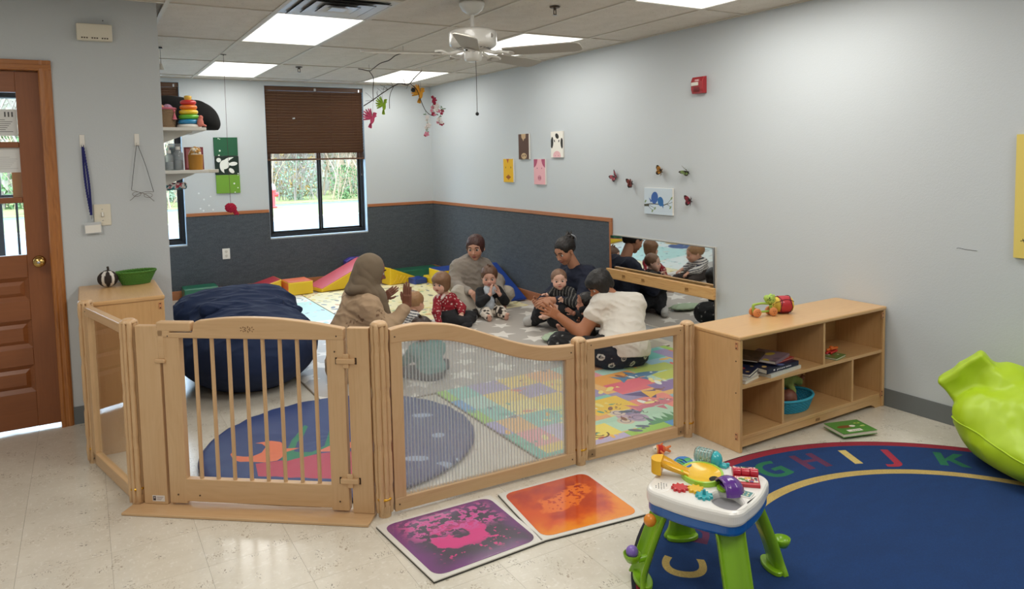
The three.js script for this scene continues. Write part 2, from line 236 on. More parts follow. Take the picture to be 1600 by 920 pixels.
// ---------------------------------------------------------------- ceiling fittings
M.diffuser = std('light_diffuser', { color: '#f3f0e6', roughness: 0.6, emissive: new THREE.Color(1.0, 0.985, 0.93), emissiveIntensity: 1.6 });
{
  const where = ['nearest the big window, left of the fan', 'beside the air diffuser, left of the fan', 'in the back right corner above the twig mobile', 'directly behind the ceiling fan blades', 'right of the fan near the right wall', 'above the wooden gate', 'above the alphabet rug', 'above the floor by the gate', 'above the door side of the room', 'at the left behind the camera'];
  LIGHTS.forEach(([c, row], i) => {
    const x0 = GX[c + 2], x1 = GX[c + 1], z0 = GZ[row], z1 = GZ[row + 1], cx = (x0 + x1) / 2, cz = (z0 + z1) / 2, w = x1 - x0 - .024, d = z1 - z0 - .024;
    const o = thing('ceiling_light', 'bright flat rectangular ceiling light panel ' + where[i], 'light', [cx, H, cz], 0, 'ceiling light panels');
    mesh('frame', join([boxA(-w / 2, 0, -d / 2, w / 2, .02, -d / 2 + .012), boxA(-w / 2, 0, d / 2 - .012, w / 2, .02, d / 2), boxA(-w / 2, 0, -d / 2, -w / 2 + .012, .02, d / 2), boxA(w / 2 - .012, 0, -d / 2, w / 2, .02, d / 2)]), M.white, o);
    mesh('diffuser', boxA(-w / 2 + .012, .004, -d / 2 + .012, w / 2 - .012, .012, d / 2 - .012), M.diffuser, o);
    const l = new THREE.RectAreaLight(PANEL_TINT, PANEL_LIGHT * (i < 4 ? .72 : 1), w - .03, d - .03); l.name = 'panel_glow'; l.rotation.x = -PI / 2; l.position.set(0, -.004, 0); o.add(l);
  });
}
{ // square air diffuser: nested pyramidal louvres
  const z0 = GZ[4], cx = (GX[4] + GX[5]) / 2, cz = z0 + .305, o = thing('air_diffuser', 'square silver ceiling air diffuser with nested sloping louvres', 'vent', [cx, H, cz]);
  const m = std('diffuser_metal', { color: '#cbc9c5', roughness: 0.35, metalness: 0.15 });
  const ring = (a, ya, b, yb) => { const g = new THREE.CylinderGeometry(a * Math.SQRT2, b * Math.SQRT2, ya - yb, 4, 1, true).rotateY(PI / 4); return g.translate(0, (ya + yb) / 2, 0); };
  mesh('backing', boxA(-.29, .003, -.29, .29, .009, .29), plain('duct_grey', '#a9a7a4', .6), o);
  mesh('frame', join([boxA(-.292, -.001, -.292, .292, .006, -.25), boxA(-.292, -.001, .25, .292, .006, .292), boxA(-.292, -.001, -.25, -.25, .006, .25), boxA(.25, -.001, -.25, .292, .006, .25)]), m, o);
  for (const [a, b] of [[.175, .248], [.10, .178], [.045, .105]]) mesh('louvre', join([ring(a, .004, b, -.014), ring(b, -.014, b + .006, -.012)]), m, o);
  mesh('louvre', boxA(-.05, -.016, -.05, .05, -.012, .05), m, o);
}
function sprinkler(x, z, label) {
  const o = thing('fire_sprinkler', label, 'sprinkler', [x, H, z], 0.4, 'fire sprinklers');
  mesh('escutcheon', lathe([[0, -.006], [.028, -.006], [.034, 0], [0, 0]], 24), plain('sprinkler_metal', '#6a5d50', .4, { metalness: .6 }), o);
  mesh('frame', join([rod([-.012, -.045, 0], [-.012, -.005, 0], .003), rod([.012, -.045, 0], [.012, -.005, 0], .003), cyl(.006, .009, .012, 10, 0, -.02, 0), box(.03, .004, .006, 0, -.045, 0)]), plain('sprinkler_frame', '#54493f', .4, { metalness: .6 }), o);
  mesh('deflector', lathe([[0, -.05], [.015, -.05], [.016, -.052], [0, -.053]], 12), M.steel, o);
}
sprinkler(-1.343, 4.81, 'small dark fire sprinkler on the ceiling right of the fan'); sprinkler(-2.039, 1.357, 'small dark fire sprinkler on the ceiling above the blind');
{ // ceiling fan
  const o = thing('ceiling_fan', 'white five-blade ceiling fan with a pull cord', 'fan', [-1.885, H, 4.725]);
  const wm = phys('fan_white', { color: '#d9d7d1', roughness: 0.28, clearcoat: .5 }), bm = plain('fan_blade', '#aaa69d', .5);
  mesh('canopy', lathe([[0, 0], [.075, 0], [.078, -.02], [.062, -.05], [.035, -.072], [.018, -.078], [0, -.078]]), wm, o);
  mesh('downrod', cyl(.012, .012, .12, 16, 0, -.175, 0), wm, o);
  const mt = mesh('motor', lathe([[0, -.16], [.05, -.16], [.11, -.166], [.139, -.178], [.144, -.19], [.144, -.25], [.138, -.262], [.118, -.275], [.07, -.285], [0, -.286]], 48), wm, o);
  for (let k = 0; k < 24; k++) { const a = k / 24 * 2 * PI; mesh('vent_slot', box(.02, .002, .004, 0, 0, 0).rotateY(-a).translate(Math.cos(a) * .1, -.2805, Math.sin(a) * .1), M.black, mt); if (k > 11) break; }
  mesh('emblem', lathe([[0, .003], [.012, .003], [.014, 0]], 20).rotateX(PI / 2).scale(1.2, 1, 1).rotateY(-.02).translate(.05, -.215, .132), plain('emblem', '#9a9690', .4), mt);
  mesh('switch_housing', lathe([[0, -.285], [.05, -.287], [.055, -.30], [.055, -.335], [.047, -.35], [.03, -.355], [0, -.355]], 32), wm, o);
  for (let k = 0; k < 5; k++) {
    const a = (50 + 72 * k) * PI / 180, g = new THREE.Group(); g.name = 'blade'; g.rotation.y = -a; g.position.y = -.312; o.add(g);
    const s = new THREE.Shape(); s.moveTo(.2, -.055); s.quadraticCurveTo(.19, 0, .2, .055); s.lineTo(.6, .066); s.quadraticCurveTo(.66, .064, .665, .03); s.lineTo(.665, -.03); s.quadraticCurveTo(.66, -.064, .6, -.066); s.closePath();
    mesh('blade_board', flat(slab(s, .007, .002)).rotateX(-.24), bm, g);
    mesh('blade_iron', join([rod([.05, .026, 0], [.15, .0, .0], .011), tube([[.13, 0, 0], [.16, .004, .02], [.2, .0, .034], [.235, -.006, .02]], .008, 16), tube([[.13, 0, 0], [.16, 0, -.02], [.2, .012, -.034], [.235, .01, -.02]], .008, 16), flat(slab(new THREE.Shape().absellipse(.225, 0, .035, .03, 0, 2 * PI), .005)).rotateX(-.24).translate(0, -.008, 0)]), wm, g);
  }
  mesh('pull_cord', tube([[0.002, -.355, .03], [.002, -.5, .031], [.002, -.66, .031]], .0018, 12, 6), plain('cord_dark', '#3a3632', .7), o);
  mesh('cord_knob', ball(.011, .002, -.668, .031, 14), M.black, o);
}
// ---------------------------------------------------------------- outside, seen through the glass
{
  const G = -0.15, asphalt = dataTex(128, 128, (u, v) => { const n = fbm(u * 32, v * 32, 32, 32, 101, 3); return mixc([96, 112, 124], [134, 146, 156], n); }, [2, 2]);
  const grassT = dataTex(256, 256, (u, v) => { const n = fbm(u * 16, v * 16, 16, 16, 103, 4), m = pn(u * 100, v * 100, 100, 100, 105); return mixc(mixc([128, 138, 78], [178, 164, 108], n), [92, 112, 58], m * .5); }, [2, 2]);
  struct('ground_parking', metre(boxA(-30, G - .2, -11.6, 40, G, -.26)), std('asphalt', { map: asphalt, roughness: .9 }));
  struct('kerb', boxA(-30, G - .1, -11.95, 40, G + .1, -11.6, .02), plain('kerb_concrete', '#cfc6b4', .9));
  struct('ground_lawn', metre(boxA(-30, G - .1, -17.6, 40, G + .06, -11.95)), std('lawn', { map: grassT, roughness: 1 }));
  struct('path', metre(boxA(-30, G - .1, -19.2, 40, G + .04, -17.6)), std('footpath', { map: asphalt, roughness: .9, color: '#dfe3e6' }));
  struct('ground_verge', metre(boxA(-30, G - .1, -45, 40, G + .07, -19.2)), std('verge', { map: grassT, roughness: 1 }));
  struct('wall_outside', boxA(-14, G, 1.2, X0 - .2, 3, 1.4), M.wall);
  // bare brush: many thin curved stems, and leafy bushes among them
  const r = rand(77), stem = (n, seed) => { const q = rand(seed), list = []; for (let i = 0; i < n; i++) { const x = (q() - .5) * 2.4, z = (q() - .5) * 1.6, h = 1.6 + q() * 3.4, lean = (q() - .5) * 2.4, b = [x + lean * .3, h * .5, z + (q() - .5)], c = [x + lean, h, z + (q() - .5) * 1.4]; list.push(tube([[x, 0, z], b, c], .012 + q() * .022, 6, 4)); for (let k = 0; k < 4; k++) { const t = .3 + q() * .6, px = mix(x, c[0], t), py = h * t; list.push(tube([[px, py, mix(z, c[2], t)], [px + (q() - .5) * .9, py + .3 + q() * .4, z + (q() - .5)], [px + (q() - .5) * 1.8, py + .5 + q() * 1.1, z + (q() - .5) * 1.6]], .006 + q() * .008, 4, 3)); } } return join(list); };
  const sm = [plain('twigs_pale', '#b39a7e', .9), plain('twigs_grey', '#94867a', .9)], sg = [stem(20, 3), stem(20, 9), stem(20, 21)];
  const leaf = new THREE.PlaneGeometry(.12, .07).rotateX(-.6), lm = [plain('leaf_green', '#5f7d4a', .8, { side: THREE.DoubleSide }), plain('leaf_ochre', '#a8894a', .8, { side: THREE.DoubleSide }), plain('leaf_sage', '#86947a', .8, { side: THREE.DoubleSide })];
  const bushG = (seed) => { const q = rand(seed), list = []; for (let i = 0; i < 650; i++) { const a = q() * 2 * PI, e = q() * PI - PI / 2, k = .5 + .5 * Math.cbrt(q()); list.push(leaf.clone().rotateY(q() * 6.3).rotateZ(q() * 3).translate(Math.cos(a) * Math.cos(e) * k * 1.2, 1.1 + Math.sin(e) * k * 1.15, Math.sin(a) * Math.cos(e) * k)); } return join(list); };
  const bg = [bushG(5), bushG(6)];
  const bushes = []; for (let i = 0; i < 9; i++) bushes.push([-5.2 + i * 1.75 + (r() - .5) * .3, -20.4 - (i % 2) * .9]); for (let i = 0; i < 7; i++) bushes.push([-6 + i * 2.6, -24.6]);
  const thicket = thing('undergrowth', 'tangled bare undergrowth with pale stems and sparse leaves beyond the lawn', 'undergrowth', [0, G + .06, -20]); thicket.userData.kind = 'stuff';
  bushes.forEach(([x, z], i) => {
    const o = new THREE.Group(); o.name = 'clump'; o.position.set(x, 0, z + 20); o.rotation.y = r() * 6; o.scale.setScalar(i >= 9 ? 1.35 : .8); thicket.add(o);
    mesh('stems', sg[i % 3], sm[i % 2], o); const f = mesh('foliage', bg[i % 2], lm[i % 3], o); f.scale.setScalar(.7 + r() * .3);
  });
  struct('hills', metre(warp(new THREE.BoxGeometry(80, 9, 3, 40, 6, 1), (p) => { if (p.y > 0) p.y += 1.6 * noise3(p.x * .3, 0, 3); p.z += .8 * noise3(p.x * .5, p.y * .5, 0); }).translate(4, 3, -31)), std('woodland', { map: dataTex(256, 256, (u, v) => { const n = fbm(u * 20, v * 20, 20, 20, 141, 5), k = pn(u * 60, v * 9, 60, 9, 143); return mixc(mixc([108, 104, 88], [176, 168, 150], n), [206, 198, 186], clamp(k - .7) * 2); }, [7, 7]), roughness: 1 }));
  const hy = thing('fire_hydrant', 'red fire hydrant with a pale bonnet standing on the lawn outside', 'hydrant', [1.62, G + .06, -16.9]), red = plain('hydrant_red', '#d2383a', .5);
  mesh('barrel', lathe([[0, 0], [.2, 0], [.2, .05], [.14, .06], [.14, .55], [.18, .57], [.18, .62], [.15, .64], [0, .64]], 20), red, hy);
  mesh('bonnet', lathe([[.17, .64], [.16, .74], [.1, .83], [.04, .86], [.04, .92], [0, .92]], 20), plain('hydrant_pale', '#e6ded2', .5), hy);
  for (const s of [-1, 1]) mesh('nozzle', cyl(.075, .075, .12, 16).rotateZ(-s * PI / 2).translate(s * .12, .46, 0), red, hy);
  // black railing outside the door, and dark canopy
  const fence = thing('iron_railing', 'black iron railing outside the glazed door', 'railing', [-5.2, G, .9]);
  mesh('rail', join([boxA(-1.6, .1, -.015, 1.55, .14, .015), boxA(-1.6, 1.34, -.02, 1.55, 1.40, .02)]), M.black, fence);
  for (let i = 0; i < 23; i++) mesh('baluster', boxA(-1.55 + i * .135, .12, -.009, -1.532 + i * .135, 1.36, .009), M.black, fence);
  for (const x of [-1.6, -.45, .62, 1.53]) mesh('post', boxA(x - .03, 0, -.03, x + .03, 1.75, .03), M.black, fence);
  mesh('top_rail', boxA(-1.6, 1.7, -.02, 1.55, 1.75, .02), M.black, fence);
  const aw = thing('porch_canopy', 'dark canopy edge outside above the glazed door', 'canopy', [-5.0, 1.9, 2.7]);
  mesh('canopy_edge', boxA(-1.3, .05, -.05, 1.25, .19, .05, .01), M.black, aw); mesh('canopy_roof', boxA(-1.3, .17, -.05, 1.25, .2, .96), M.black, aw); for (const s of [-1.2, 1.15]) mesh('canopy_post', boxA(s - .03, -2.05, -.03, s + .03, .06, .03), M.black, aw);
  for (const [x, y, w, h, lab] of [[-4.285, 1.735, .115, .145, 'printed notice taped behind the upper door pane'], [-4.275, 1.53, .12, .14, 'blank white notice taped behind the middle door pane']]) {
    const tx = canvasTex(128, 160, (c) => { c.fillStyle = '#e8e8e6'; c.fillRect(0, 0, 128, 160); c.fillStyle = y > 1.6 ? '#555' : '#c5c5c5'; if (y > 1.6) { for (const k of [0, 1, 2]) c.fillRect(64 + k * 18, 16, 8, 30); } for (let k = 0; k < 7; k++) c.fillRect(16, 62 + k * 12, 50 + (k * 37 % 46), 3); });
    solo('door_notice', fitUV(box(w, h, .001), 'x', 'y', -w / 2, -h / 2, w / 2, h / 2), std('notice', { map: tx, roughness: .8 }), lab, 'notice', null, [x, y, ZL - .0535]);
  }
  solo('cardboard_notice', box(.05, .16, .002), plain('cardboard', '#a9794c', .8), 'brown card standing behind the middle door pane under the notice', 'card', null, [-4.245, 1.40, ZL - .0545]);
}
// ---------------------------------------------------------------- maple play fence
const P1 = [-1.272, 5.872], P2 = [-1.945, 5.835], P3 = [-2.925, 5.79], P4 = [-3.80, 5.095], P5 = [-3.958, 4.46];
const run = (A, B) => ({ L: Math.hypot(B[0] - A[0], B[1] - A[1]), turn: Math.atan2(-(B[1] - A[1]), B[0] - A[0]), at: [A[0], 0, A[1]] });
M.rib = phys('ribbed_sheet', { color: '#f6f7f7', roughness: 0.3, transmission: .62, thickness: 0, ior: 1.3 });
M.ribsheet = phys('ribbed_sheet_face', { color: '#fafbfb', roughness: 0.27, transmission: .985, thickness: 0, ior: 1.25 });
function connector(h, [x, z], turn, where) {
  const o = thing('fence_post', 'turned maple post ' + where, 'post', [x, 0, z], turn, 'fence connecting posts');
  mesh('core', metre(boxA(-.027, .035, -.023, .027, h - .016, .023, .010, 3), 'y'), M.maple, o);
  const prof = (r) => { const p = [[0, .02], [r * .8, .02], [r * .85, .05], [r, .06]], waists = [.12, h * .36, h * .64, h - .1]; for (const w of waists) p.push([r, w - .032], [r * .97, w - .028], [r * .74, w - .013], [r * .74, w + .013], [r * .97, w + .028], [r, w + .032]); p.push([r, h - .03], [r * .9, h - .012], [r * .6, h - .003], [0, h]); return p; };
  for (const [dx, dz, r] of [[-.021, .018, .0115], [0, .0225, .0115], [.021, .018, .0115], [-.021, -.018, .0115], [.021, -.018, .0115], [-.028, 0, .008], [.028, 0, .008]]) mesh('turned_rod', metre(lathe(prof(r), 14).translate(dx, 0, dz), 'y', [dx, dz]), M.maple, o);
  mesh('cap', metre(lathe([[0, .012], [.02, .011], [.03, .005], [.034, -.004], [.032, -.01], [0, -.01]], 24).translate(0, h - .004, 0), 'x'), M.maple, o);
  mesh('pin_ring', lathe([[.026, .072], [.034, .074], [.035, .082], [.026, .084]], 20), M.gold, o);
  mesh('foot', metre(cyl(.026, .03, .05, 16), 'y'), M.maple, o);
  return o;
}
connector(.61, P1, .05, 'beside the open wooden shelf'); connector(.615, P2, .05, 'between the wavy ribbed panel and the low clear panel'); connector(.82, P3, .1, 'between the gate and the wavy ribbed panel');
connector(.82, P4, .9, 'between the gate and the tall clear panel'); connector(.82, P5, 1.3, 'at the corner of the narrow cabinet');
function clearPanel(A, B, h, label) {
  const { L, turn, at: p } = run(A, B), o = thing('play_fence', label, 'fence panel', p, turn), a = .036, b = L - .036, w = .046, d = .016;
  mesh('stile', metre(boxA(a, .02, -d, a + w, h - .04, d, .003), 'y'), M.maple, o); mesh('stile', metre(boxA(b - w, .02, -d, b, h - .04, d, .003), 'y', [.3, .1]), M.maple, o);
  mesh('top_rail', metre(boxA(a, h - .046, -d - .002, b, h, d + .002, .007, 3), 'x', [.2, h]), M.maple, o); mesh('bottom_rail', metre(boxA(a, .012, -d, b, .068, d, .003), 'x', [.6, h]), M.maple, o);
  mesh('pane', boxA(a + w - .003, .066, -.002, b - w + .003, h - .045, .002), M.acrylic, o);
  const sd = []; for (const x of [a + .024, b - .024]) for (const y of [.04, h - .022]) sd.push(ball(.0035, x, y, d + .001, 8)); mesh('screw', sd, plain('screw', '#4a3724', .5), o);
  return o;
}
clearPanel(P2, P1, .60, 'low maple fence panel with a clear pane between the wavy panel and the shelf');
clearPanel(P5, P4, .80, 'tall maple fence panel with a clear pane between the cabinet and the gate');
{ // panel with a wavy top and ribbed sheet
  const { L, turn, at: p } = run(P3, P2), o = thing('wave_fence', 'maple fence panel with wave-shaped top rail and a ribbed translucent sheet', 'fence panel', p, turn), d = .017, a = .04, b = L - .036;
  const top = [[.04, .788], [.09, .796], [.15, .798], [.209, .793], [.311, .775], [.394, .748], [.479, .714], [.567, .677], [.65, .645], [.734, .619], [.814, .603], [.903, .595], [b, .594]], low = [[b, .527], [.89, .528], [.844, .533], [.764, .545], [.671, .57], [.58, .602], [.492, .638], [.406, .672], [.322, .7], [.241, .717], [.161, .726], [.105, .729], [.04, .729]];
  const s = new THREE.Shape(); s.moveTo(...top[0]); s.splineThru(top.slice(1).map((q) => new THREE.Vector2(...q))); s.lineTo(...low[0]); s.splineThru(low.slice(1).map((q) => new THREE.Vector2(...q))); s.closePath();
  mesh('wave_rail', metre(slab(s, .04, .006, 1, 10).translate(0, 0, -.02), 'x', [.1, .2]), M.maple, o);
  mesh('stile', metre(boxA(a, .02, -d, a + .052, .735, d, .003), 'y', [.4, .2]), M.maple, o); mesh('stile', metre(boxA(b - .046, .02, -d, b, .53, d, .003), 'y', [.7, .1]), M.maple, o);
  mesh('bottom_rail', metre(boxA(a, .012, -d - .001, b, .068, d + .001, .003), 'x', [.3, .4]), M.maple, o);
  const yl = (x) => { for (let i = 1; i < low.length; i++) if (x >= low[i][0]) { const t = (x - low[i][0]) / (low[i - 1][0] - low[i][0]); return mix(low[i][1], low[i - 1][1], t); } return .729; };
  const q = [[a + .05, .066]]; q.push([b - .044, .066]); for (let x = b - .044; x > a + .05; x -= .03) q.push([x, yl(x) + .004]); q.push([a + .05, .73]);
  const sheet = mesh('ribbed_sheet', [slab(q, .0015).translate(0, 0, .004), slab(q, .0015).translate(0, 0, -.0055)], M.ribsheet, o), ribs = [];
  for (let x = a + .054; x < b - .046; x += .0155) ribs.push(boxA(x - .0011, .068, -.004, x + .0011, yl(x) + .002, .004));
  const rb = mesh('rib', ribs, M.rib, sheet); rb.userData.kind = 'stuff';
  mesh('screw', [ball(.0035, .06, .757, .021, 8), ball(.0035, b - .02, .56, .021, 8), ball(.0035, .06, .04, .018, 8), ball(.0035, b - .02, .04, .018, 8)], plain('screw', '#4a3724', .5), o);
}
{ // the gate between its latch post and its hinge post
  const { L, turn, at: p } = run(P4, P3), o = thing('play_gate', 'maple play gate with eight spindles, an arched top rail and a floor threshold', 'gate', p, turn), d = .017;
  const latch = mesh('latch_post', metre(boxA(.038, .012, -d, .148, .80, d, .004), 'y', [.1, .3]), M.maple, o), hinge = mesh('hinge_post', metre(boxA(.985, .012, -d, 1.078, .80, d, .004), 'y', [.5, .2]), M.maple, o);
  mesh('sticker', fitUV(boxA(.078, .026, d, .135, .052, d + .0006), 'x', 'y', .078, .026, .135, .052), std('sticker', { map: canvasTex(128, 64, (c) => { c.fillStyle = '#e4e0dc'; c.fillRect(0, 0, 128, 64); c.fillStyle = '#3b2f33'; c.fillRect(6, 8, 30, 48); c.fillStyle = '#b0a6a6'; c.fillRect(13, 16, 16, 18); c.fillStyle = '#8c6f74'; for (let k = 0; k < 4; k++) c.fillRect(46, 14 + k * 11, 70 - k * 9, 4); }), roughness: .5 }), latch);
  const s = new THREE.Shape(); s.moveTo(.152, .748); s.lineTo(.152, .772); s.lineTo(.295, .772); s.quadraticCurveTo(.305, .772, .307, .80); s.quadraticCurveTo(.31, .82, .33, .824); s.splineThru([[.45, .836], [.575, .839], [.7, .834], [.83, .82], [.965, .798]].map((q) => new THREE.Vector2(...q))); s.lineTo(.97, .793); s.lineTo(.97, .752); s.lineTo(.965, .748); s.closePath();
  const rail = mesh('arched_rail', metre(slab(s, .036, .005, 1, 10).translate(0, 0, -.018), 'x', [.7, .4]), M.maple, o);
  const ht = (x0, r, n) => { const l = []; for (let k = 0; k < n; k++) { const a = k / n * 2 * PI; l.push(tube([[x0 + Math.cos(a) * .006, .79 + Math.sin(a) * .006, .0185], [x0 + Math.cos(a) * r, .79 + Math.sin(a) * r, .019]], .0012, 4, 4)); } return l; };
  mesh('tree_mark', [ht(.532, .012, 5), ht(.552, .014, 5), ht(.572, .012, 5)], plain('burnt_mark', '#6a4524', .8), rail);
  const grip = mesh('latch_slide', metre(join([boxA(.138, .776, -.02, .296, .818, .02, .008), boxA(.140, .655, -.019, .172, .80, .019, .006), boxA(.135, .752, -.019, .20, .79, .019, .005)]), 'x', [.2, .6]), M.maple, o);
  mesh('latch_tongue', metre(box(.05, .018, .03, .150, .648, .010, .007), 'x'), M.maple, grip);
  mesh('stile', metre(boxA(.160, .02, -.016, .240, .75, .016, .003), 'y', [.8, .1]), M.maple, o); mesh('stile', metre(boxA(.893, .02, -.016, .97, .75, .016, .003), 'y', [.25, .3]), M.maple, o);
  mesh('bottom_rail', metre(boxA(.236, .03, -.016, .897, .13, .016, .003), 'x', [.9, .2]), M.maple, o);
  for (let k = 0; k < 8; k++) mesh('spindle', metre(cyl(.0085, .0085, .63, 14, .304 + k * .0762, .125, 0), 'y', [k * .13, 0]), M.maple, o);
  for (const y of [.662, .152]) { const h = mesh('hinge', metre(join([boxA(.938, y - .011, d - .004, 1.018, y + .011, d + .012, .004), boxA(.966, y - .03, d - .002, .992, y + .03, d + .007, .004)]), 'x', [y, .1]), M.maple, o); mesh('hinge_slot', join([boxA(.932, y - .014, d - .003, .940, y + .014, d + .001), boxA(1.016, y - .014, d - .003, 1.024, y + .014, d + .001)]), plain('dark_slot', '#3c2717', .8), h); }
  mesh('threshold', metre(boxA(-.01, .0005, -.02, 1.08, .012, .105, .003), 'x', [.4, .15]), M.maple, o);
  mesh('screw', [[.19, .757], [.94, .765], [.2, .06], [.93, .06], [.93, .70], [.3, .06]].map(([x, y]) => ball(.0035, x, y, .0175, 8)), plain('screw', '#4a3724', .5), o);
}
// ---------------------------------------------------------------- wooden cabinets
const plate = (o, x, y, z, turn) => { const p = mesh('connector_plate', at(box(.016, .036, .004, 0, 0, 0, .0018), x, y, z, 0, turn), phys('plate_wood', { color: '#c98e62', roughness: .35, clearcoat: .4 }), o); mesh('plate_screw', [-1, 1].map((s) => at(ball(.0035, 0, s * .011, .002, 8), x, y, z, 0, turn)), plain('screw', '#4a3724', .5), p); };
{ // narrow cabinet standing end-on beside the door
  const x0 = -3.985, x1 = -3.60, z0 = ZL + .008, z1 = 4.405, h = .80, o = thing('narrow_cabinet', 'tall narrow wooden cabinet standing end-on between the door and the gate', 'cabinet', [x0, 0, z0]), w = x1 - x0, d = z1 - z0;
  mesh('end_panel', metre(boxA(.0, .0, d - .02, w, h - .022, d, .003), 'y', [.3, .1]), M.birch, o); mesh('end_panel', metre(boxA(0, 0, 0, w, h - .022, .02, .003), 'y'), M.birch, o);
  mesh('back_panel', metre(boxA(0.002, .05, .018, .016, h - .022, d - .018), 'y', [.5, .3]), M.birch, o);
  mesh('top_board', metre(boxA(-.004, h - .024, -.002, w + .004, h, d + .006, .008, 3), 'z', [.1, .6]), M.birch, o);
  for (const y of [.06, .42]) mesh('shelf_board', metre(boxA(.016, y, .018, w - .008, y + .018, d - .018), 'z'), M.birch, o);
  plate(o, w - .02, h - .055, d + .001, 0); plate(o, .03, h - .055, d + .001, 0);
}
// low open shelf unit: five cubbies
const SH = { x0: -1.222, x1: -.012, z0: 5.862, z1: 6.175, h: .588 };
{
  const { x0, x1, z0, z1, h } = SH, t = .018, o = thing('open_shelf', 'low open wooden shelf unit with five cubbies against the right wall', 'shelf unit', [x0, 0, z0]), w = x1 - x0, d = z1 - z0;
  mesh('side_panel', metre(boxA(0, 0, 0, t, h - .02, d, .003), 'y', [.2, .4]), M.birch, o); mesh('side_panel', metre(boxA(w - t, 0, 0, w, h - .02, d, .003), 'y', [.6, .2]), M.birch, o);
  mesh('front_edge', metre(boxA(-.001, 0, d - .012, t + .002, h - .02, d + .006, .005), 'y', [.1, .8]), M.birch, o); mesh('front_edge', metre(boxA(w - t - .002, 0, d - .012, w + .001, h - .02, d + .006, .005), 'y', [.4, .6]), M.birch, o);
  mesh('top_board', metre(boxA(-.006, h - .022, -.006, w + .004, h, d + .012, .009, 3), 'x', [.1, .3]), M.birch, o);
  mesh('bottom_board', metre(boxA(t, .062, 0, w - t, .08, d, .002), 'x', [.3, .1]), M.birch, o);
  mesh('middle_board', metre(boxA(t, .318, .01, w - t, .336, d, .003), 'x', [.7, .5]), M.birch, o);
  mesh('back_panel', metre(boxA(t, .062, .004, w - t, h - .02, .01), 'x', [.8, .2]), M.birch, o);
  for (const x of [.665]) mesh('divider', metre(boxA(x - .008, .336, .008, x + .008, h - .02, d - .002, .002), 'y', [x, .3]), M.birch, o);
  for (const x of [.332, .918]) mesh('divider', metre(boxA(x - .008, .08, .008, x + .008, .318, d - .002, .002), 'y', [x, .1]), M.birch, o);
  const s = new THREE.Shape(); s.moveTo(t, .062); s.lineTo(w - t, .062); s.lineTo(w - t, .0); s.lineTo(w - .075, 0); s.quadraticCurveTo(w - .09, .022, w - .13, .024); s.lineTo(t + .05, .024); s.lineTo(t, .024); s.closePath();
  const kick = mesh('kick_board', metre(slab(s, .016).translate(0, 0, d - .02), 'x', [.5, .7]), M.birch, o);
  mesh('tree_mark', [0, 1, 2].map((k) => tube([[.60 + k * .012, .034, d - .0035], [.604 + k * .012, .05, d - .0035], [.608 + k * .012, .034, d - .0035]], .0012, 8, 4)), plain('burnt_mark', '#6a4524', .8), kick);
  for (const y of [h - .05, .08]) { plate(o, -.0015, y, d - .016, -PI / 2); plate(o, w - .03, y - .0, d + .0065, 0); }
  mesh('screw', [[-.001, .3, d - .02], [-.001, .46, d - .02]].map((q) => ball(.003, ...q, 8)), plain('screw', '#4a3724', .5), o);
}
// ---------------------------------------------------------------- soft shapes: signed distances joined smoothly and meshed by surface nets
const S = {
  cap: (a, b, ra, rb = ra) => { const [ax, ay, az] = a, dx = b[0] - ax, dy = b[1] - ay, dz = b[2] - az, L = dx * dx + dy * dy + dz * dz || 1e-9; return (x, y, z) => { const px = x - ax, py = y - ay, pz = z - az, t = clamp((px * dx + py * dy + pz * dz) / L); return Math.hypot(px - t * dx, py - t * dy, pz - t * dz) - (ra + (rb - ra) * t); }; },
  ell: (c, r, rot) => { let m = null; if (rot) { const q = new THREE.Quaternion().setFromEuler(new THREE.Euler(...rot)).invert(); m = new THREE.Matrix4().makeRotationFromQuaternion(q).elements; } return (x, y, z) => { let px = x - c[0], py = y - c[1], pz = z - c[2]; if (m) { const a = m[0] * px + m[4] * py + m[8] * pz, b = m[1] * px + m[5] * py + m[9] * pz; pz = m[2] * px + m[6] * py + m[10] * pz; px = a; py = b; } const k0 = Math.hypot(px / r[0], py / r[1], pz / r[2]), k1 = Math.hypot(px / r[0] ** 2, py / r[1] ** 2, pz / r[2] ** 2); return k1 < 1e-9 ? -Math.min(...r) : k0 * (k0 - 1) / k1; }; },
  rbox: (c, h, r, rot) => { let m = null; if (rot) { const q = new THREE.Quaternion().setFromEuler(new THREE.Euler(...rot)).invert(); m = new THREE.Matrix4().makeRotationFromQuaternion(q).elements; } return (x, y, z) => { let px = x - c[0], py = y - c[1], pz = z - c[2]; if (m) { const a = m[0] * px + m[4] * py + m[8] * pz, b = m[1] * px + m[5] * py + m[9] * pz; pz = m[2] * px + m[6] * py + m[10] * pz; px = a; py = b; } const qx = Math.abs(px) - h[0] + r, qy = Math.abs(py) - h[1] + r, qz = Math.abs(pz) - h[2] + r; return Math.hypot(Math.max(qx, 0), Math.max(qy, 0), Math.max(qz, 0)) + Math.min(Math.max(qx, qy, qz), 0) - r; }; },
};
const smin = (a, b, k) => { const h = Math.max(k - Math.abs(a - b), 0) / k; return Math.min(a, b) - h * h * k / 4; };
const union = (list, k = 0.02) => (x, y, z) => { let d = list[0](x, y, z); for (let i = 1; i < list.length; i++) d = smin(d, list[i](x, y, z), k); return d; };
const carve = (f, list, k = 0.006) => (x, y, z) => { let d = f(x, y, z); for (const g of list) d = -smin(-d, g(x, y, z), k); return d; };
const above = (f, y0) => (x, y, z) => Math.max(f(x, y, z), y0 - y);
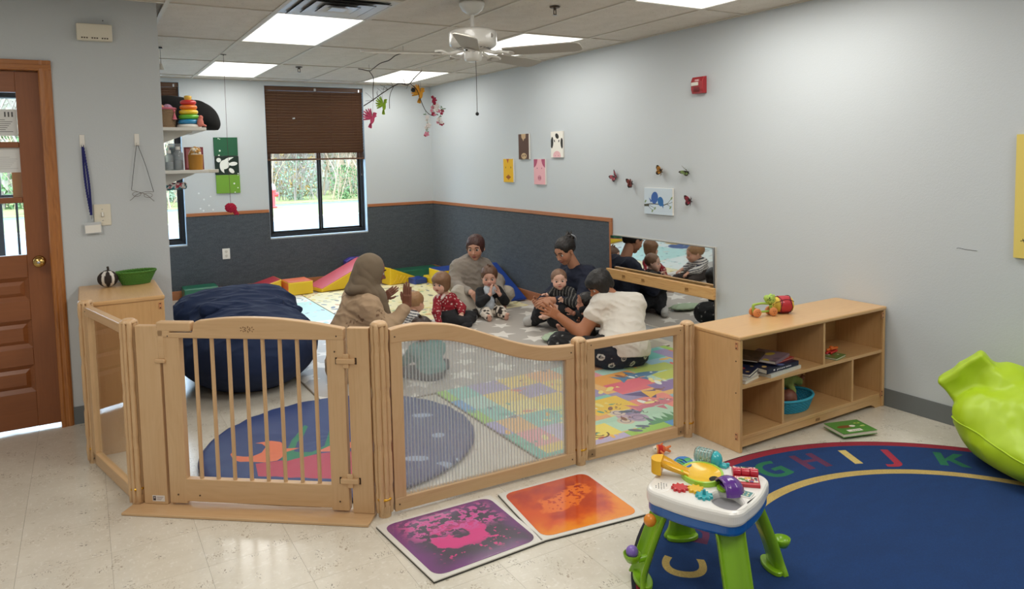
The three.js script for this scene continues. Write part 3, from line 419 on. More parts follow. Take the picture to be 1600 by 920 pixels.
function nets(f, lo, hi, h, color) {
  const nx = Math.ceil((hi[0] - lo[0]) / h) + 1, ny = Math.ceil((hi[1] - lo[1]) / h) + 1, nz = Math.ceil((hi[2] - lo[2]) / h) + 1, B = 4, val = new Float32Array(nx * ny * nz), id = (i, j, k) => i + nx * (j + ny * k);
  for (let k0 = 0; k0 < nz; k0 += B) for (let j0 = 0; j0 < ny; j0 += B) for (let i0 = 0; i0 < nx; i0 += B) {
    const d = f(lo[0] + (i0 + 1.5) * h, lo[1] + (j0 + 1.5) * h, lo[2] + (k0 + 1.5) * h), far = Math.abs(d) > B * h * 1.5 + .012;
    for (let k = k0; k < Math.min(k0 + B, nz); k++) for (let j = j0; j < Math.min(j0 + B, ny); j++) for (let i = i0; i < Math.min(i0 + B, nx); i++) val[id(i, j, k)] = far ? d : f(lo[0] + i * h, lo[1] + j * h, lo[2] + k * h);
  }
  const pos = [], idx = [], cell = new Int32Array(nx * ny * nz).fill(-1), E = [[0, 1], [0, 2], [0, 4], [1, 3], [1, 5], [2, 3], [2, 6], [3, 7], [4, 5], [4, 6], [5, 7], [6, 7]], v = new Float32Array(8);
  for (let k = 0; k < nz - 1; k++) for (let j = 0; j < ny - 1; j++) for (let i = 0; i < nx - 1; i++) {
    let m = 0; for (let c = 0; c < 8; c++) { v[c] = val[id(i + (c & 1), j + ((c >> 1) & 1), k + (c >> 2))]; if (v[c] < 0) m |= 1 << c; }
    if (m === 0 || m === 255) continue;
    let sx = 0, sy = 0, sz = 0, n = 0;
    for (const [a, b] of E) if ((v[a] < 0) !== (v[b] < 0)) { const t = v[a] / (v[a] - v[b]); sx += (a & 1) + t * ((b & 1) - (a & 1)); sy += ((a >> 1) & 1) + t * (((b >> 1) & 1) - ((a >> 1) & 1)); sz += (a >> 2) + t * ((b >> 2) - (a >> 2)); n++; }
    cell[id(i, j, k)] = pos.length / 3; pos.push(lo[0] + (i + sx / n) * h, lo[1] + (j + sy / n) * h, lo[2] + (k + sz / n) * h);
  }
  const quad = (a, b, c, d, s) => { if (a < 0 || b < 0 || c < 0 || d < 0) return; if (s) idx.push(a, b, c, a, c, d); else idx.push(a, c, b, a, d, c); };
  for (let k = 1; k < nz - 1; k++) for (let j = 1; j < ny - 1; j++) for (let i = 1; i < nx - 1; i++) {
    const o = val[id(i, j, k)] < 0;
    if (o !== val[id(i + 1, j, k)] < 0) quad(cell[id(i, j - 1, k - 1)], cell[id(i, j, k - 1)], cell[id(i, j, k)], cell[id(i, j - 1, k)], o);
    if (o !== val[id(i, j + 1, k)] < 0) quad(cell[id(i - 1, j, k - 1)], cell[id(i - 1, j, k)], cell[id(i, j, k)], cell[id(i, j, k - 1)], o);
    if (o !== val[id(i, j, k + 1)] < 0) quad(cell[id(i - 1, j - 1, k)], cell[id(i, j - 1, k)], cell[id(i, j, k)], cell[id(i - 1, j, k)], o);
  }
  const g = new THREE.BufferGeometry(), nn = new Float32Array(pos.length), e = h * .5; g.setAttribute('position', new THREE.Float32BufferAttribute(pos, 3)); g.setIndex(idx);
  for (let i = 0; i < pos.length; i += 3) { const [x, y, z] = [pos[i], pos[i + 1], pos[i + 2]], a = f(x + e, y, z) - f(x - e, y, z), b = f(x, y + e, z) - f(x, y - e, z), c = f(x, y, z + e) - f(x, y, z - e), l = Math.hypot(a, b, c) || 1; nn[i] = a / l; nn[i + 1] = b / l; nn[i + 2] = c / l; }
  g.setAttribute('normal', new THREE.BufferAttribute(nn, 3));
  if (color) { const cc = new Float32Array(pos.length); for (let i = 0; i < pos.length; i += 3) cc.set(color(pos[i], pos[i + 1], pos[i + 2]), i); g.setAttribute('color', new THREE.BufferAttribute(cc, 3)); }
  return g;
}
const both = (gs) => { const g = mergeGeometries(gs.map((q) => { const r = q.clone(); r.deleteAttribute('uv'); if (!r.index) r.setIndex([...Array(r.attributes.position.count).keys()]); return r; })); return g; };
// ---------------------------------------------------------------- floor mats
const star = (c, x, y, r, rot, q = .42) => { c.beginPath(); for (let k = 0; k < 10; k++) { const a = rot + k * PI / 5, s = k % 2 ? r * q : r; c.lineTo(x + Math.cos(a) * s, y + Math.sin(a) * s); } c.closePath(); c.fill(); };
function mat(name, label, x0, z0, x1, z1, th, w, h, draw, rough = .55, y = 0.0008, edge = '#cfc9bf') {     // canvas x runs with +x, canvas y with +z
  const g = boxA(x0, y, z0, x1, y + th, z1, .004, 2), tx = canvasTex(w, h, draw), p = clean(g), top = fitUV(p, 'x', 'z', x0, z1, x1, z0);
  const o = solo(name, top, phys(name + '_print', { map: tx, roughness: rough, clearcoat: .15, clearcoatRoughness: .4 }), label, 'mat'); mesh('mat_edge', boxA(x0 - .003, y, z0 - .003, x1 + .003, y + th * .55, z1 + .003), M.grout, o); return o;
}
mat('star_mat', 'large grey foam play mat printed with white stars', -2.745, 2.6, -.1, 4.497, .012, 1536, 1100, (c, w, h) => {
  c.fillStyle = '#b4ada5'; c.fillRect(0, 0, w, h); c.fillStyle = '#e6e1d9'; const k = w / 2.645; for (let j = 0; j < 8; j++) for (let i = 0; i < 10; i++) star(c, (i + (j % 2) * .5) * .31 * k + 20, (j * .27 + .05) * k, .125 * k * (1 - .12 * ((i * 3 + j) % 3)), .3 + i * 1.1 + j * .7, .46);
}, .5);
{
  const Wx = 1.94, Wz = 1.29, k = 1024 / Wx;
  mat('sea_mat', 'colourful patchwork foam play mat printed with sea animals', -2.09, 4.499, -.15, 5.789, .012, 1024, Math.round(1024 * Wz / Wx), (c, w, h) => {
    const pal = ['#ecc95a', '#a2c66c', '#6fc0b4', '#eba468', '#e58c9a', '#9486b8', '#86bcd8', '#eedb80', '#cfd674', '#a6d4c8', '#ecb268', '#beb0dc'], r = rand(12), s = w / 9, C = (x, z) => [(x + 2.09) * k, (z - 4.499) * k];
    for (let j = -1; j < 8; j++) for (let i = 0; i < 9; i++) { c.fillStyle = pal[(i * 5 + j * 7 + (r() * 3 | 0) + 24) % 12]; c.fillRect(i * s, j * s, s + 1, s + 1); }
    const patch = (x, z, a, b, col) => { c.fillStyle = col; const [u, v] = C(x, z); c.fillRect(u - a * k / 2, v - b * k / 2, a * k, b * k); };
    patch(-.45, 4.62, .42, .22, '#4db3ad'); patch(-.25, 4.72, .2, .3, '#8b80bd'); patch(-.62, 4.9, .32, .14, '#a9c24e'); patch(-.98, 4.92, .36, .18, '#eb9a3c'); patch(-.98, 5.1, .34, .2, '#e2566e'); patch(-.7, 5.22, .42, .15, '#7a64a8'); patch(-1.1, 5.42, .36, .22, '#ef8079'); patch(-1.35, 5.3, .3, .22, '#f3c43a'); patch(-.62, 5.06, .24, .14, '#b8c94a'); patch(-1.35, 5.56, .6, .2, '#a9d9c0'); patch(-.75, 5.5, .36, .24, '#7fb4cf'); patch(-1.66, 5.62, .24, .22, '#f2d94c');
    const bd = ['#46b0a4', '#b3a6da', '#8ac640', '#3f8ed6', '#8ac640', '#9a94d8', '#4fb59b']; for (let i = 0; i < 7; i++) { c.fillStyle = bd[i]; c.fillRect(i * w / 7, h - s * .55, w / 7 + 1, s * .55); }
    for (let j = 0; j < 6; j++) { c.fillStyle = bd[(j + 2) % 7]; c.fillRect(0, j * h / 6, s * .3, h / 6); c.fillRect(w - s * .3, j * h / 6, s * .3, h / 6); }
    const shark = (x, z, L, col, m = 1) => { const [u, v] = C(x, z); c.save(); c.translate(u, v); c.scale(m * L * k, L * k); c.fillStyle = col; c.beginPath(); c.moveTo(-.5, .02); c.quadraticCurveTo(-.2, -.22, .3, -.06); c.lineTo(.5, -.24); c.lineTo(.44, .02); c.lineTo(.5, .2); c.lineTo(.3, .06); c.quadraticCurveTo(-.1, .22, -.5, .02); c.moveTo(-.05, -.14); c.lineTo(.1, -.34); c.lineTo(.16, -.1); c.moveTo(-.1, .1); c.lineTo(0, .34); c.lineTo(.1, .08); c.fill(); c.fillStyle = '#fff'; c.fillRect(-.36, -.04, .05, .05); c.restore(); };
    shark(-.82, 4.96, .36, '#3f6f9d', -1); shark(-1.1, 5.43, .34, '#c9647e', -1);
    c.fillStyle = '#4c3f78'; c.beginPath(); c.moveTo(...C(-1.16, 5.2)); c.lineTo(...C(-.92, 5.24)); c.lineTo(...C(-1.02, 5.36)); c.fill(); c.fillStyle = '#f0b43c'; c.beginPath(); c.moveTo(...C(-1.02, 5.22)); c.lineTo(...C(-.9, 5.28)); c.lineTo(...C(-1.05, 5.34)); c.fill();
    for (const [x, z, q, col] of [[-1.37, 5.5, .06, '#b9a0b4'], [-1.31, 5.47, .05, '#7f7aa8'], [-1.42, 5.55, .05, '#c9b6a0'], [-1.33, 5.55, .06, '#a08cb0'], [-1.38, 5.43, .045, '#d8c6b8']]) { c.fillStyle = col; c.beginPath(); c.arc(...C(x, z), q * k, 0, 7); c.fill(); c.strokeStyle = '#5a5278'; c.lineWidth = 3; c.beginPath(); c.arc(...C(x, z), q * k * .55, 0, 7); c.stroke(); }
    c.fillStyle = '#3d8a5c'; for (let i = 0; i < 9; i++) { c.beginPath(); c.moveTo(...C(-1.34 + i * .045, 5.68)); c.lineTo(...C(-1.30 + i * .045, 5.56 + (i % 3) * .02)); c.lineTo(...C(-1.27 + i * .045, 5.68)); c.fill(); }
    for (let i = 0; i < 90; i++) { const x = r() * w, y = r() * h, q = 8 + r() * 16; c.fillStyle = ['#e9f2ee', '#f5b23c', '#40506a', '#e25b52', '#3a9a8c', '#f3e07c', '#7b4a3a'][i % 7]; c.beginPath(); c.ellipse(x, y, q, q * .45, r() * 3, 0, 7); c.fill(); c.beginPath(); c.moveTo(x + q, y); c.lineTo(x + q * 1.6, y - q * .4); c.lineTo(x + q * 1.6, y + q * .4); c.fill(); if (i % 3 === 0) { c.strokeStyle = '#4a4034'; c.lineWidth = 2; c.beginPath(); c.arc(x + 20, y + 12, 7, 0, 5); c.stroke(); } }
    c.fillStyle = 'rgba(255,252,240,.2)'; c.fillRect(0, 0, w, h); c.strokeStyle = '#6a4a2a'; c.lineWidth = 5; c.beginPath(); c.arc(...C(-1.66, 5.62), 26, 0, 4.6); c.stroke(); c.beginPath(); c.arc(...C(-1.66, 5.62), 13, 1, 5); c.stroke();
  }, .42);
}
const scatter = (bg, cols, seed, n) => (c, w, h) => { const r = rand(seed); c.fillStyle = bg; c.fillRect(0, 0, w, h); for (let i = 0; i < n; i++) { const x = r() * w, y = r() * h, q = 6 + r() * 15; c.fillStyle = cols[r() * cols.length | 0]; c.beginPath(); if (i % 3) c.ellipse(x, y, q * 1.4, q * .6, r() * 3, 0, 7); else c.rect(x, y, q * 1.6, q * .7); c.fill(); } };
mat('map_mat', 'cream yellow foam play mat with small scattered prints at the back', -1.915, .62, -.18, 2.597, .012, 900, 1024, (c, w, h) => { scatter('#efe3b4', ['#c9b86a', '#7f7c6a', '#e3cf74', '#d9a25c', '#9fb27e', '#b8ad8c', '#6c6e74'], 31, 420)(c, w, h); }, .45);
mat('pastel_mat', 'pale mint and white foam play mat beside the navy beanbag', -3.30, .62, -1.925, 2.597, .012, 720, 1024, (c, w, h) => { scatter('#e6ece6', ['#c6e6dc', '#bfe0dc', '#f0c9b8', '#f3e2c4', '#9aa2a8', '#cfe3ea'], 37, 230)(c, w, h); c.fillStyle = 'rgba(178,224,214,.8)'; c.fillRect(w * .35, h * .22, w * .65, h * .5); c.fillStyle = '#2c4a86'; c.beginPath(); c.ellipse(w * .12, h * .55, w * .2, h * .2, .5, 0, 7); c.fill(); c.fillStyle = '#c9a24a'; c.fillRect(0, h * .28, w * .2, h * .12); scatter2(c, w, h); }, .45);
function scatter2(c, w, h) { const r = rand(41); for (let i = 0; i < 60; i++) { c.fillStyle = ['#8a949c', '#e9b7a6', '#f4f0e4', '#7fb9b4'][i % 4]; c.beginPath(); c.ellipse(r() * w, r() * h, 8 + r() * 14, 4 + r() * 5, r() * 3, 0, 7); c.fill(); } }
{ // round padded pond mat
  const cx = -2.835, cz = 4.935, R = .695, N = 1024, k = N / (2 * R), C = ([x, z]) => [(x - cx + R) * k, (z - cz + R) * k];
  const fish = [[-3.381, 4.866], [-3.369, 4.841], [-3.368, 4.896], [-3.33, 4.926], [-3.291, 4.948], [-3.242, 4.926], [-3.211, 4.867], [-3.219, 4.815], [-3.247, 4.785], [-3.17, 4.801], [-3.134, 4.845], [-3.126, 4.878], [-3.137, 4.94], [-3.067, 4.982], [-3.139, 4.995], [-3.174, 5.048], [-3.201, 5.072], [-3.256, 5.06], [-3.305, 5.019], [-3.354, 4.98], [-3.381, 4.931]];
  const stem = [[-3.129, 4.968], [-3.071, 4.844], [-3.004, 4.738], [-2.962, 4.674], [-2.953, 4.707], [-3.013, 4.834], [-3.061, 4.898], [-3.104, 5.007], [-3.074, 5.038], [-3.027, 5.059], [-2.953, 5.018], [-2.902, 4.9], [-2.86, 4.8], [-2.80, 4.78], [-2.83, 4.95], [-2.919, 5.063], [-2.967, 5.075], [-3.042, 5.098], [-3.117, 5.096], [-3.171, 5.106], [-3.184, 5.07]];
  const red = [[-3.297, 5.049], [-3.23, 5.069], [-3.161, 5.088], [-3.074, 5.093], [-2.993, 5.103], [-2.92, 5.129], [-2.80, 5.22], [-2.72, 5.36], [-2.85, 5.48], [-3.026, 5.42], [-3.316, 5.2]];
  const tx = canvasTex(N, N, (c) => {
    const r = rand(8); c.fillStyle = '#2d4076'; c.fillRect(0, 0, N, N); const fill = (p, col) => { c.fillStyle = col; c.beginPath(); p.forEach((q, i) => i ? c.lineTo(...C(q)) : c.moveTo(...C(q))); c.closePath(); c.fill(); };
    fill(red, '#b5415a'); fill(stem, '#2c8060'); fill(fish, '#e07650'); fill([[-3.01, 5.07], [-2.9, 5.02], [-2.8, 5.06], [-2.83, 5.13], [-2.95, 5.11]], '#d9795f');
    for (const [x, z, a, b] of [[-2.361, 4.903, .06, .03], [-2.409, 5.217, .035, .03], [-2.626, 5.425, .065, .03], [-2.5, 5.55, .07, .018], [-2.42, 5.52, .04, .015]]) { c.fillStyle = '#9fb1d0'; c.beginPath(); c.ellipse(...C([x, z]), a * k, b * k, .5, 0, 7); c.fill(); }
  });
  const g = lathe([[0, .042], [.3, .043], [.55, .042], [.66, .037], [.69, .026], [.7, .016], [.692, .006], [.67, .001], [0, .001]], 96);
  warp(g, (p) => { const a = Math.atan2(p.z, p.x), q = Math.hypot(p.x, p.z); if (p.y > .008) p.y += .004 * noise3(p.x * 9, 0, p.z * 14) * sstep(0, .2, q) + .003 * Math.sin(a * 26) * sstep(.45, .68, q); });
  solo('pond_mat', fitUV(g, 'x', 'z', -R, R, R, -R), std('pond_vinyl', { map: tx, roughness: .5 }), 'round blue padded pond mat with an orange fish behind the gate', 'mat', null, [cx, 0, cz]);
}
// ---------------------------------------------------------------- soft climbing blocks along the back wall
const vinyl = (name, c) => phys(name, { color: c, roughness: .38, clearcoat: .3, clearcoatRoughness: .3 });
const VY = vinyl('yellow_vinyl', '#e9c21f'), VR = vinyl('red_vinyl', '#b3303c'), VP = vinyl('pink_vinyl', '#cf5a62'), VO = vinyl('orange_vinyl', '#e0683a'), VB = vinyl('blue_vinyl', '#1d3f8f'), VG = vinyl('green_vinyl', '#1e6a4e'), VU = vinyl('purple_vinyl', '#4a3f9a');
// profile in (run, height), swept over depth; the sloping top gets its own skin
function soft(name, label, prof, depth, pos, turn, side, top, topRun) {
  const o = thing(name, label, 'soft block', pos, turn, 'soft climbing blocks'), pad = (g, m, n) => mesh(n, g, m, o);
  pad(slab(prof, depth, .012).translate(0, 0, 0), side, 'body');
  for (const [a, b] of topRun) { const dx = b[0] - a[0], dy = b[1] - a[1], L = Math.hypot(dx, dy), g = box(L - .012, .006, depth - .016, 0, 0, 0, .0028).rotateZ(Math.atan2(dy, dx)).translate((a[0] + b[0]) / 2 - dy / L * .0015, (a[1] + b[1]) / 2 + dx / L * .0015, depth / 2); pad(g, top, 'top_skin'); }
  return o;
}
const y0 = .0135;
soft('soft_ramp', 'red and yellow soft ramp beside the navy beanbag', [[0, 0], [.62, 0], [.62, .185], [0, .02]], .30, [-2.735, .001, .22], .06, VY, VR, [[[0, .02], [.62, .185]]]);
soft('soft_cube', 'orange and yellow soft cube between the two ramps', [[0, 0], [.275, 0], [.275, .145], [0, .145]], .30, [-2.075, y0, .63 - .3], .05, VY, VO, [[[0, .145], [.275, .145]], [[0, .145], [0, 0]].reverse()]);
soft('soft_ramp', 'long pink and yellow soft ramp rising towards the woman in the headscarf', [[0, 0], [.66, 0], [.66, .30], [0, .035]], .34, [-1.76, y0, .64 - .35], .20, VY, VP, [[[0, .035], [.66, .30]]]);
soft('soft_block', 'purple soft block standing against the back wall behind the ramp', [[0, 0], [.3, 0], [.3, .27], [.24, .30], [.06, .30], [0, .27]], .11, [-1.25, .001, .03], 0, VU, VU, [[[.06, .30], [.24, .30]]]);
{ const o = soft('soft_wedge', 'yellow wrinkled soft wedge to the right of the headscarf', [[0, 0], [.46, 0], [.46, .012], [0, .2]], .28, [-.93, y0, .70 - .30], .12, VY, VY, [[[0, .2], [.46, .012]]]); for (let k = 0; k < 5; k++) mesh('fold', tube([[.03 + k * .055, .01, .282], [.07 + k * .05, .06, .286], [.10 + k * .05, .115 - k * .016, .282]], .006, 10, 6), VY, o); }
soft('soft_block', 'low green soft block in the back corner', [[0, 0], [.60, 0], [.60, .1], [0, .1]], .24, [-.66, .001, .04], 0, VG, VG, [[[0, .1], [.6, .1]]]);
soft('soft_block', 'small blue soft block between the yellow wedge and the yellow steps', [[0, 0], [.16, 0], [.16, .06], [0, .06]], .2, [-.66, y0, .62], .1, VB, VB, [[[0, .06], [.16, .06]]]);
{ const o = soft('soft_steps', 'yellow two-step soft block with blue top near the corner', [[0, 0], [.52, 0], [.52, .185], [.17, .185], [.17, .075], [0, .075]], .36, [-.10, y0, 1.20], PI / 2 - .03, VY, VB, [[[.17, .185], [.52, .185]]]); o.position.set(-.47, y0, .66); o.rotation.y = -PI / 2; o.position.x = -.11; }
soft('soft_wedge', 'large blue soft wedge leaning by the right wall', [[0, 0], [.62, 0], [.62, .01], [0, .315]], .52, [-.045, y0, 1.72], -PI / 2, VB, VB, [[[0, .315], [.62, .01]]]);
soft('soft_block', 'green soft block behind the navy beanbag', [[0, 0], [.34, 0], [.34, .15], [0, .15]], .25, [-3.07, .001, .05], 0, VG, VG, [[[0, .15], [.34, .15]]]);

// ---------------------------------------------------------------- beanbags
{
  const fold = (x, y, z) => (.034 * Math.abs(noise3(x * 3.5 + z * 2, y * 7, z * 7)) + .020 * Math.abs(noise3(x * 8 - z * 3, y * 14, z * 13)) - .014) * (.35 + .65 * sstep(.25, .42, y)), f0 = union([S.ell([-3.02, .235, 3.43], [.462, .29, .60]), S.ell([-3.0, .385, 3.12], [.40, .2, .34]), S.ell([-2.84, .45, 3.06], [.22, .10, .18]), S.ell([-3.2, .46, 3.08], [.25, .10, .22])], .08);
  const f = above((x, y, z) => f0(x, y, z) + fold(x, y, z) * sstep(.02, .2, y), .001), o = thing('beanbag', 'large navy blue slouchy fabric beanbag behind the gate', 'beanbag', [0, 0, 0]);
  const navy = phys('navy_fabric', { color: '#0c2145', roughness: .85, sheen: .25, sheenColor: new THREE.Color('#2f5590'), sheenRoughness: .5 });
  mesh('cover', nets(f, [-3.56, -.03, 2.66], [-2.45, .68, 4.1], .0135), navy, o);
  mesh('folded_flap', nets(((q) => (x, y, z) => q(x, y, z) + fold(x, y, z))(union([S.cap([-3.25, .49, 3.42], [-2.82, .475, 3.40], .065, .05), S.cap([-2.82, .475, 3.40], [-2.64, .40, 3.32], .05, .03)], .03)), [-3.4, .3, 3.15], [-2.5, .62, 3.55], .012), navy, o);
}
{
  const lime = phys('lime_vinyl', { color: '#afd01c', roughness: .42, sheen: .2, sheenColor: new THREE.Color('#e6ff7a'), clearcoat: .12, clearcoatRoughness: .5 });
  const base = union([S.ell([-.315, .135, 7.21], [.295, .145, .40]), S.ell([-.28, .23, 7.36], [.24, .18, .30]), S.ell([-.27, .19, 7.0], [.215, .15, .2]), S.ell([-.235, .235, 7.13], [.20, .175, .26]), S.ell([-.26, .19, 6.92], [.19, .15, .14])], .1), head = union([S.rbox([-.262, .335, 6.80], [.128, .122, .05], .022, [0, -1.09, .74]), S.ell([-.2, .36, 6.90], [.12, .10, .12]), S.ell([-.31, .215, 6.86], [.17, .12, .13])], .03);
  const f0 = carve((x, y, z) => smin(base(x, y, z), head(x, y, z), .04), [S.cap([-.40, .19, 6.76], [-.31, .335, 6.93], .013, .008), S.cap([-.36, .225, 6.98], [-.22, .29, 7.02], .016, .004), S.cap([-.30, .30, 7.12], [-.2, .35, 7.2], .014, .004), S.cap([-.45, .2, 7.12], [-.36, .26, 7.2], .012, .004)], .035);
  const f = above((x, y, z) => f0(x, y, z) + (.012 * Math.abs(noise3(x * 8 + z * 4, y * 9, z * 8)) + .005 * noise3(x * 18, y * 12, z * 18)) * sstep(.03, .16, y), .013), o = thing('beanbag', 'lime green beanbag chair with a folded headrest by the right wall', 'beanbag chair', [0, 0, 0]);
  mesh('cover', nets(f, [-.66, -.02, 6.56], [.04, .52, 7.7], .0095), lime, o);
  const hit = (a, y, cx, cz) => { let lo = .02, hi = .6; for (let i = 0; i < 28; i++) { const m = (lo + hi) / 2; f(cx + Math.cos(a) * m, y, cz + Math.sin(a) * m) < 0 ? lo = m : hi = m; } return [cx + Math.cos(a) * lo, y, cz + Math.sin(a) * lo]; };
  const seam = []; for (let k = 0; k <= 40; k++) seam.push(hit(PI * .45 + k / 40 * PI * 1.05, .15 + .06 * sstep(20, 40, k) , -.315, 7.21)); mesh('piping', tube(seam, .004, 120, 6), lime, o);
}
// ---------------------------------------------------------------- alphabet rug
{
  const cx = -1.335, cz = 7.535, R = 1.325, N = 2048, k = N / (2 * R);
  const tx = canvasTex(N, N, (c) => {
    const disc = (r, col) => { c.fillStyle = col; c.beginPath(); c.arc(N / 2, N / 2, r * k, 0, 7); c.fill(); };
    disc(R, '#1c1c28'); disc(R - .014, '#8e1f30'); disc(R - .062, '#0d3468'); disc(.99, '#b9a05e'); disc(.945, '#0d3468');
    const A = { A: -75, B: -62, C: -47, D: -34.5, E: -21, F: -8.5, G: 4, H: 15.5, I: 26.3, J: 36, K: 49, L: 62, M: 75 }; 'NOPQRSTUVWXYZ'.split('').forEach((l, i) => { A[l] = 89 + i * 14.2; });
    const cols = { C: '#b9a05e', I: '#c9b26a', D: '#5a2a4c', H: '#5a2a4c', G: '#1e6a4a', K: '#1e6a4a', J: '#a02a3e' }, pal = ['#1e6a4a', '#5a2a4c', '#b9a05e', '#a02a3e']; let n = 0;
    c.textAlign = 'center'; c.textBaseline = 'middle'; c.font = 'bold ' + Math.round(.215 * k) + 'px sans-serif';
    for (const l in A) { c.save(); c.translate(N / 2, N / 2); c.rotate(A[l] * PI / 180); c.translate(0, -1.135 * k); c.fillStyle = cols[l] || pal[n++ % 4]; c.scale(1.12, 1); if (l === 'I') c.fillRect(-.02 * k, -.08 * k, .036 * k, .155 * k); else c.fillText(l, 0, 0); c.restore(); }
    const im = c.getImageData(0, 0, N, N), d = im.data; for (let y = 0; y < N; y++) for (let x = 0; x < N; x++) { const i = (y * N + x) * 4, q = .86 + .28 * hash(x, y, 3) * (.6 + .4 * hash(x >> 2, y >> 2, 5)) + .06 * (pn(x / 60, y / 24, 512, 512, 9) - .5); d[i] *= q; d[i + 1] *= q; d[i + 2] *= q; } c.putImageData(im, 0, 0);
  });
  const g = lathe([[0, .011], [R * .5, .011], [R - .012, .011], [R, .006], [R - .002, .0008], [0, .0008]], 120);
  solo('alphabet_rug', fitUV(g, 'x', 'z', -R, R, R, -R), phys('rug_pile', { map: tx, roughness: 1, sheen: .08, sheenColor: new THREE.Color('#5b7fc0'), bumpMap: T.carpet, bumpScale: .002 }), 'round navy rug with a ring of alphabet letters and a red border', 'rug', null, [cx, 0, cz]);
}
// ---------------------------------------------------------------- liquid floor tiles
function liquid(name, label, pts, seed, bg, rim, blob, spread) {
  const s = shapeOf(pts.map(([x, z]) => [x, -z])), cx = pts.reduce((a, p) => a + p[0], 0) / 4, cz = pts.reduce((a, p) => a + p[1], 0) / 4;
  const o = thing(name, label, 'floor tile', [0, 0, 0], 0, 'liquid floor tiles');
  mesh('backing', flat(slab(s, .006)).translate(0, .0006, 0), plain('tile_backing', '#3a3833', .6), o); mesh('sheet', flat(slab(s, .005, .001)).translate(0, .0062, 0), phys('tile_sheet', { color: '#dcd9d2', roughness: .3, clearcoat: .5 }), o);
  const tx = dataTex(768, 768, (u, v) => {
    const x = u - .5, y = v - .5, e = Math.max(Math.abs(x), Math.abs(y)) * 2, n = fbm(u * 7, v * 7, 7, 7, seed, 5), m = fbm(u * 30, v * 30, 30, 30, seed + 9, 3); return spread(x, y, e, n, m, bg, rim, blob);
  }, [1, 1]); tx.wrapS = tx.wrapT = THREE.ClampToEdgeWrapping;
  const inset = pts.map(([x, z]) => [mix(cx, x, .92), mix(cz, z, .92)]), rs = new THREE.Shape(), rr = .12; inset.forEach((p, i) => { const a = inset[(i + 3) % 4], b = inset[(i + 1) % 4], P = [mix(p[0], a[0], rr), -mix(p[1], a[1], rr)], Q = [mix(p[0], b[0], rr), -mix(p[1], b[1], rr)]; i ? rs.lineTo(...P) : rs.moveTo(...P); rs.quadraticCurveTo(p[0], -p[1], ...Q); }); rs.closePath();
  const g = clean(flat(slab(rs, .002, .0005)).translate(0, .0110, 0)), p = g.attributes.position, uv = new Float32Array(p.count * 2), [A, B, C, D] = pts, ex = [B[0] - A[0], B[1] - A[1]], ey = [D[0] - A[0], D[1] - A[1]], det = ex[0] * ey[1] - ex[1] * ey[0];
  for (let i = 0; i < p.count; i++) { const dx = p.getX(i) - A[0], dz = p.getZ(i) - A[1]; uv[2 * i] = (dx * ey[1] - dz * ey[0]) / det; uv[2 * i + 1] = (ex[0] * dz - ex[1] * dx) / det; } g.setAttribute('uv', new THREE.BufferAttribute(uv, 2));
  mesh('liquid', g, phys(name + '_gel', { map: tx, roughness: .12, clearcoat: .8, clearcoatRoughness: .08 }), o);
}
liquid('liquid_tile', 'purple liquid-filled floor tile with pink splashes', [[-2.995, 5.872], [-2.479, 5.893], [-2.483, 6.333], [-2.957, 6.345]], 21, [78, 68, 84], [122, 66, 128], [214, 66, 136], (x, y, e, n, m, bg, rim, blob) => {
  let c = mixc(bg, rim, sstep(.5, .95, e + .25 * (n - .5))); c = mixc(c, [168, 110, 176], sstep(.93, 1.05, e)); const upper = sstep(.05, -.12, y), ring = Math.hypot(x * 1.05 + .06, y + .02), body = sstep(.02, .0, Math.abs(ring - .175) - .06 - .22 * (n - .5)) * sstep(.27, .1, Math.abs(y - .02) - .02 + .0 * x) * sstep(.34, .2, x + .1 * n);
  c = mixc(c, blob, body * sstep(.3, .36, n)); c = mixc(c, [206, 92, 160], sstep(.44, .5, m) * upper * sstep(.46, .3, Math.abs(x)) * sstep(-.46, -.38, y)); return mixc(c, blob, sstep(.70, .72, m) * sstep(.8, .5, e));
});
liquid('liquid_tile', 'orange liquid-filled floor tile with red and amber swirls', [[-2.445, 5.905], [-1.985, 5.93], [-2.022, 6.392], [-2.497, 6.33]], 47, [178, 58, 34], [222, 96, 30], [226, 104, 40], (x, y, e, n, m, bg, rim, blob) => {
  let c = mixc(bg, [214, 84, 30], sstep(.0, .9, e * .8 + (n - .5) * 1.2 - x * .5 + y * .6)); c = mixc(c, [156, 44, 40], sstep(.25, .0, Math.hypot(x - .2, y + .2)) * .8); c = mixc(c, [236, 140, 34], sstep(.55, .95, e + .5 * (n - .5)) * sstep(-.1, .4, y + x * .3)); const d = Math.min(Math.hypot(x - .1, y + .06), Math.hypot(x + .12, y + .0), Math.hypot(x - .2, y + .16) * 1.1);
  return mixc(c, [228, 112, 44], sstep(.16, .12, d + .25 * (.5 - n)) * sstep(.4, .46, m + .2 * n));
});
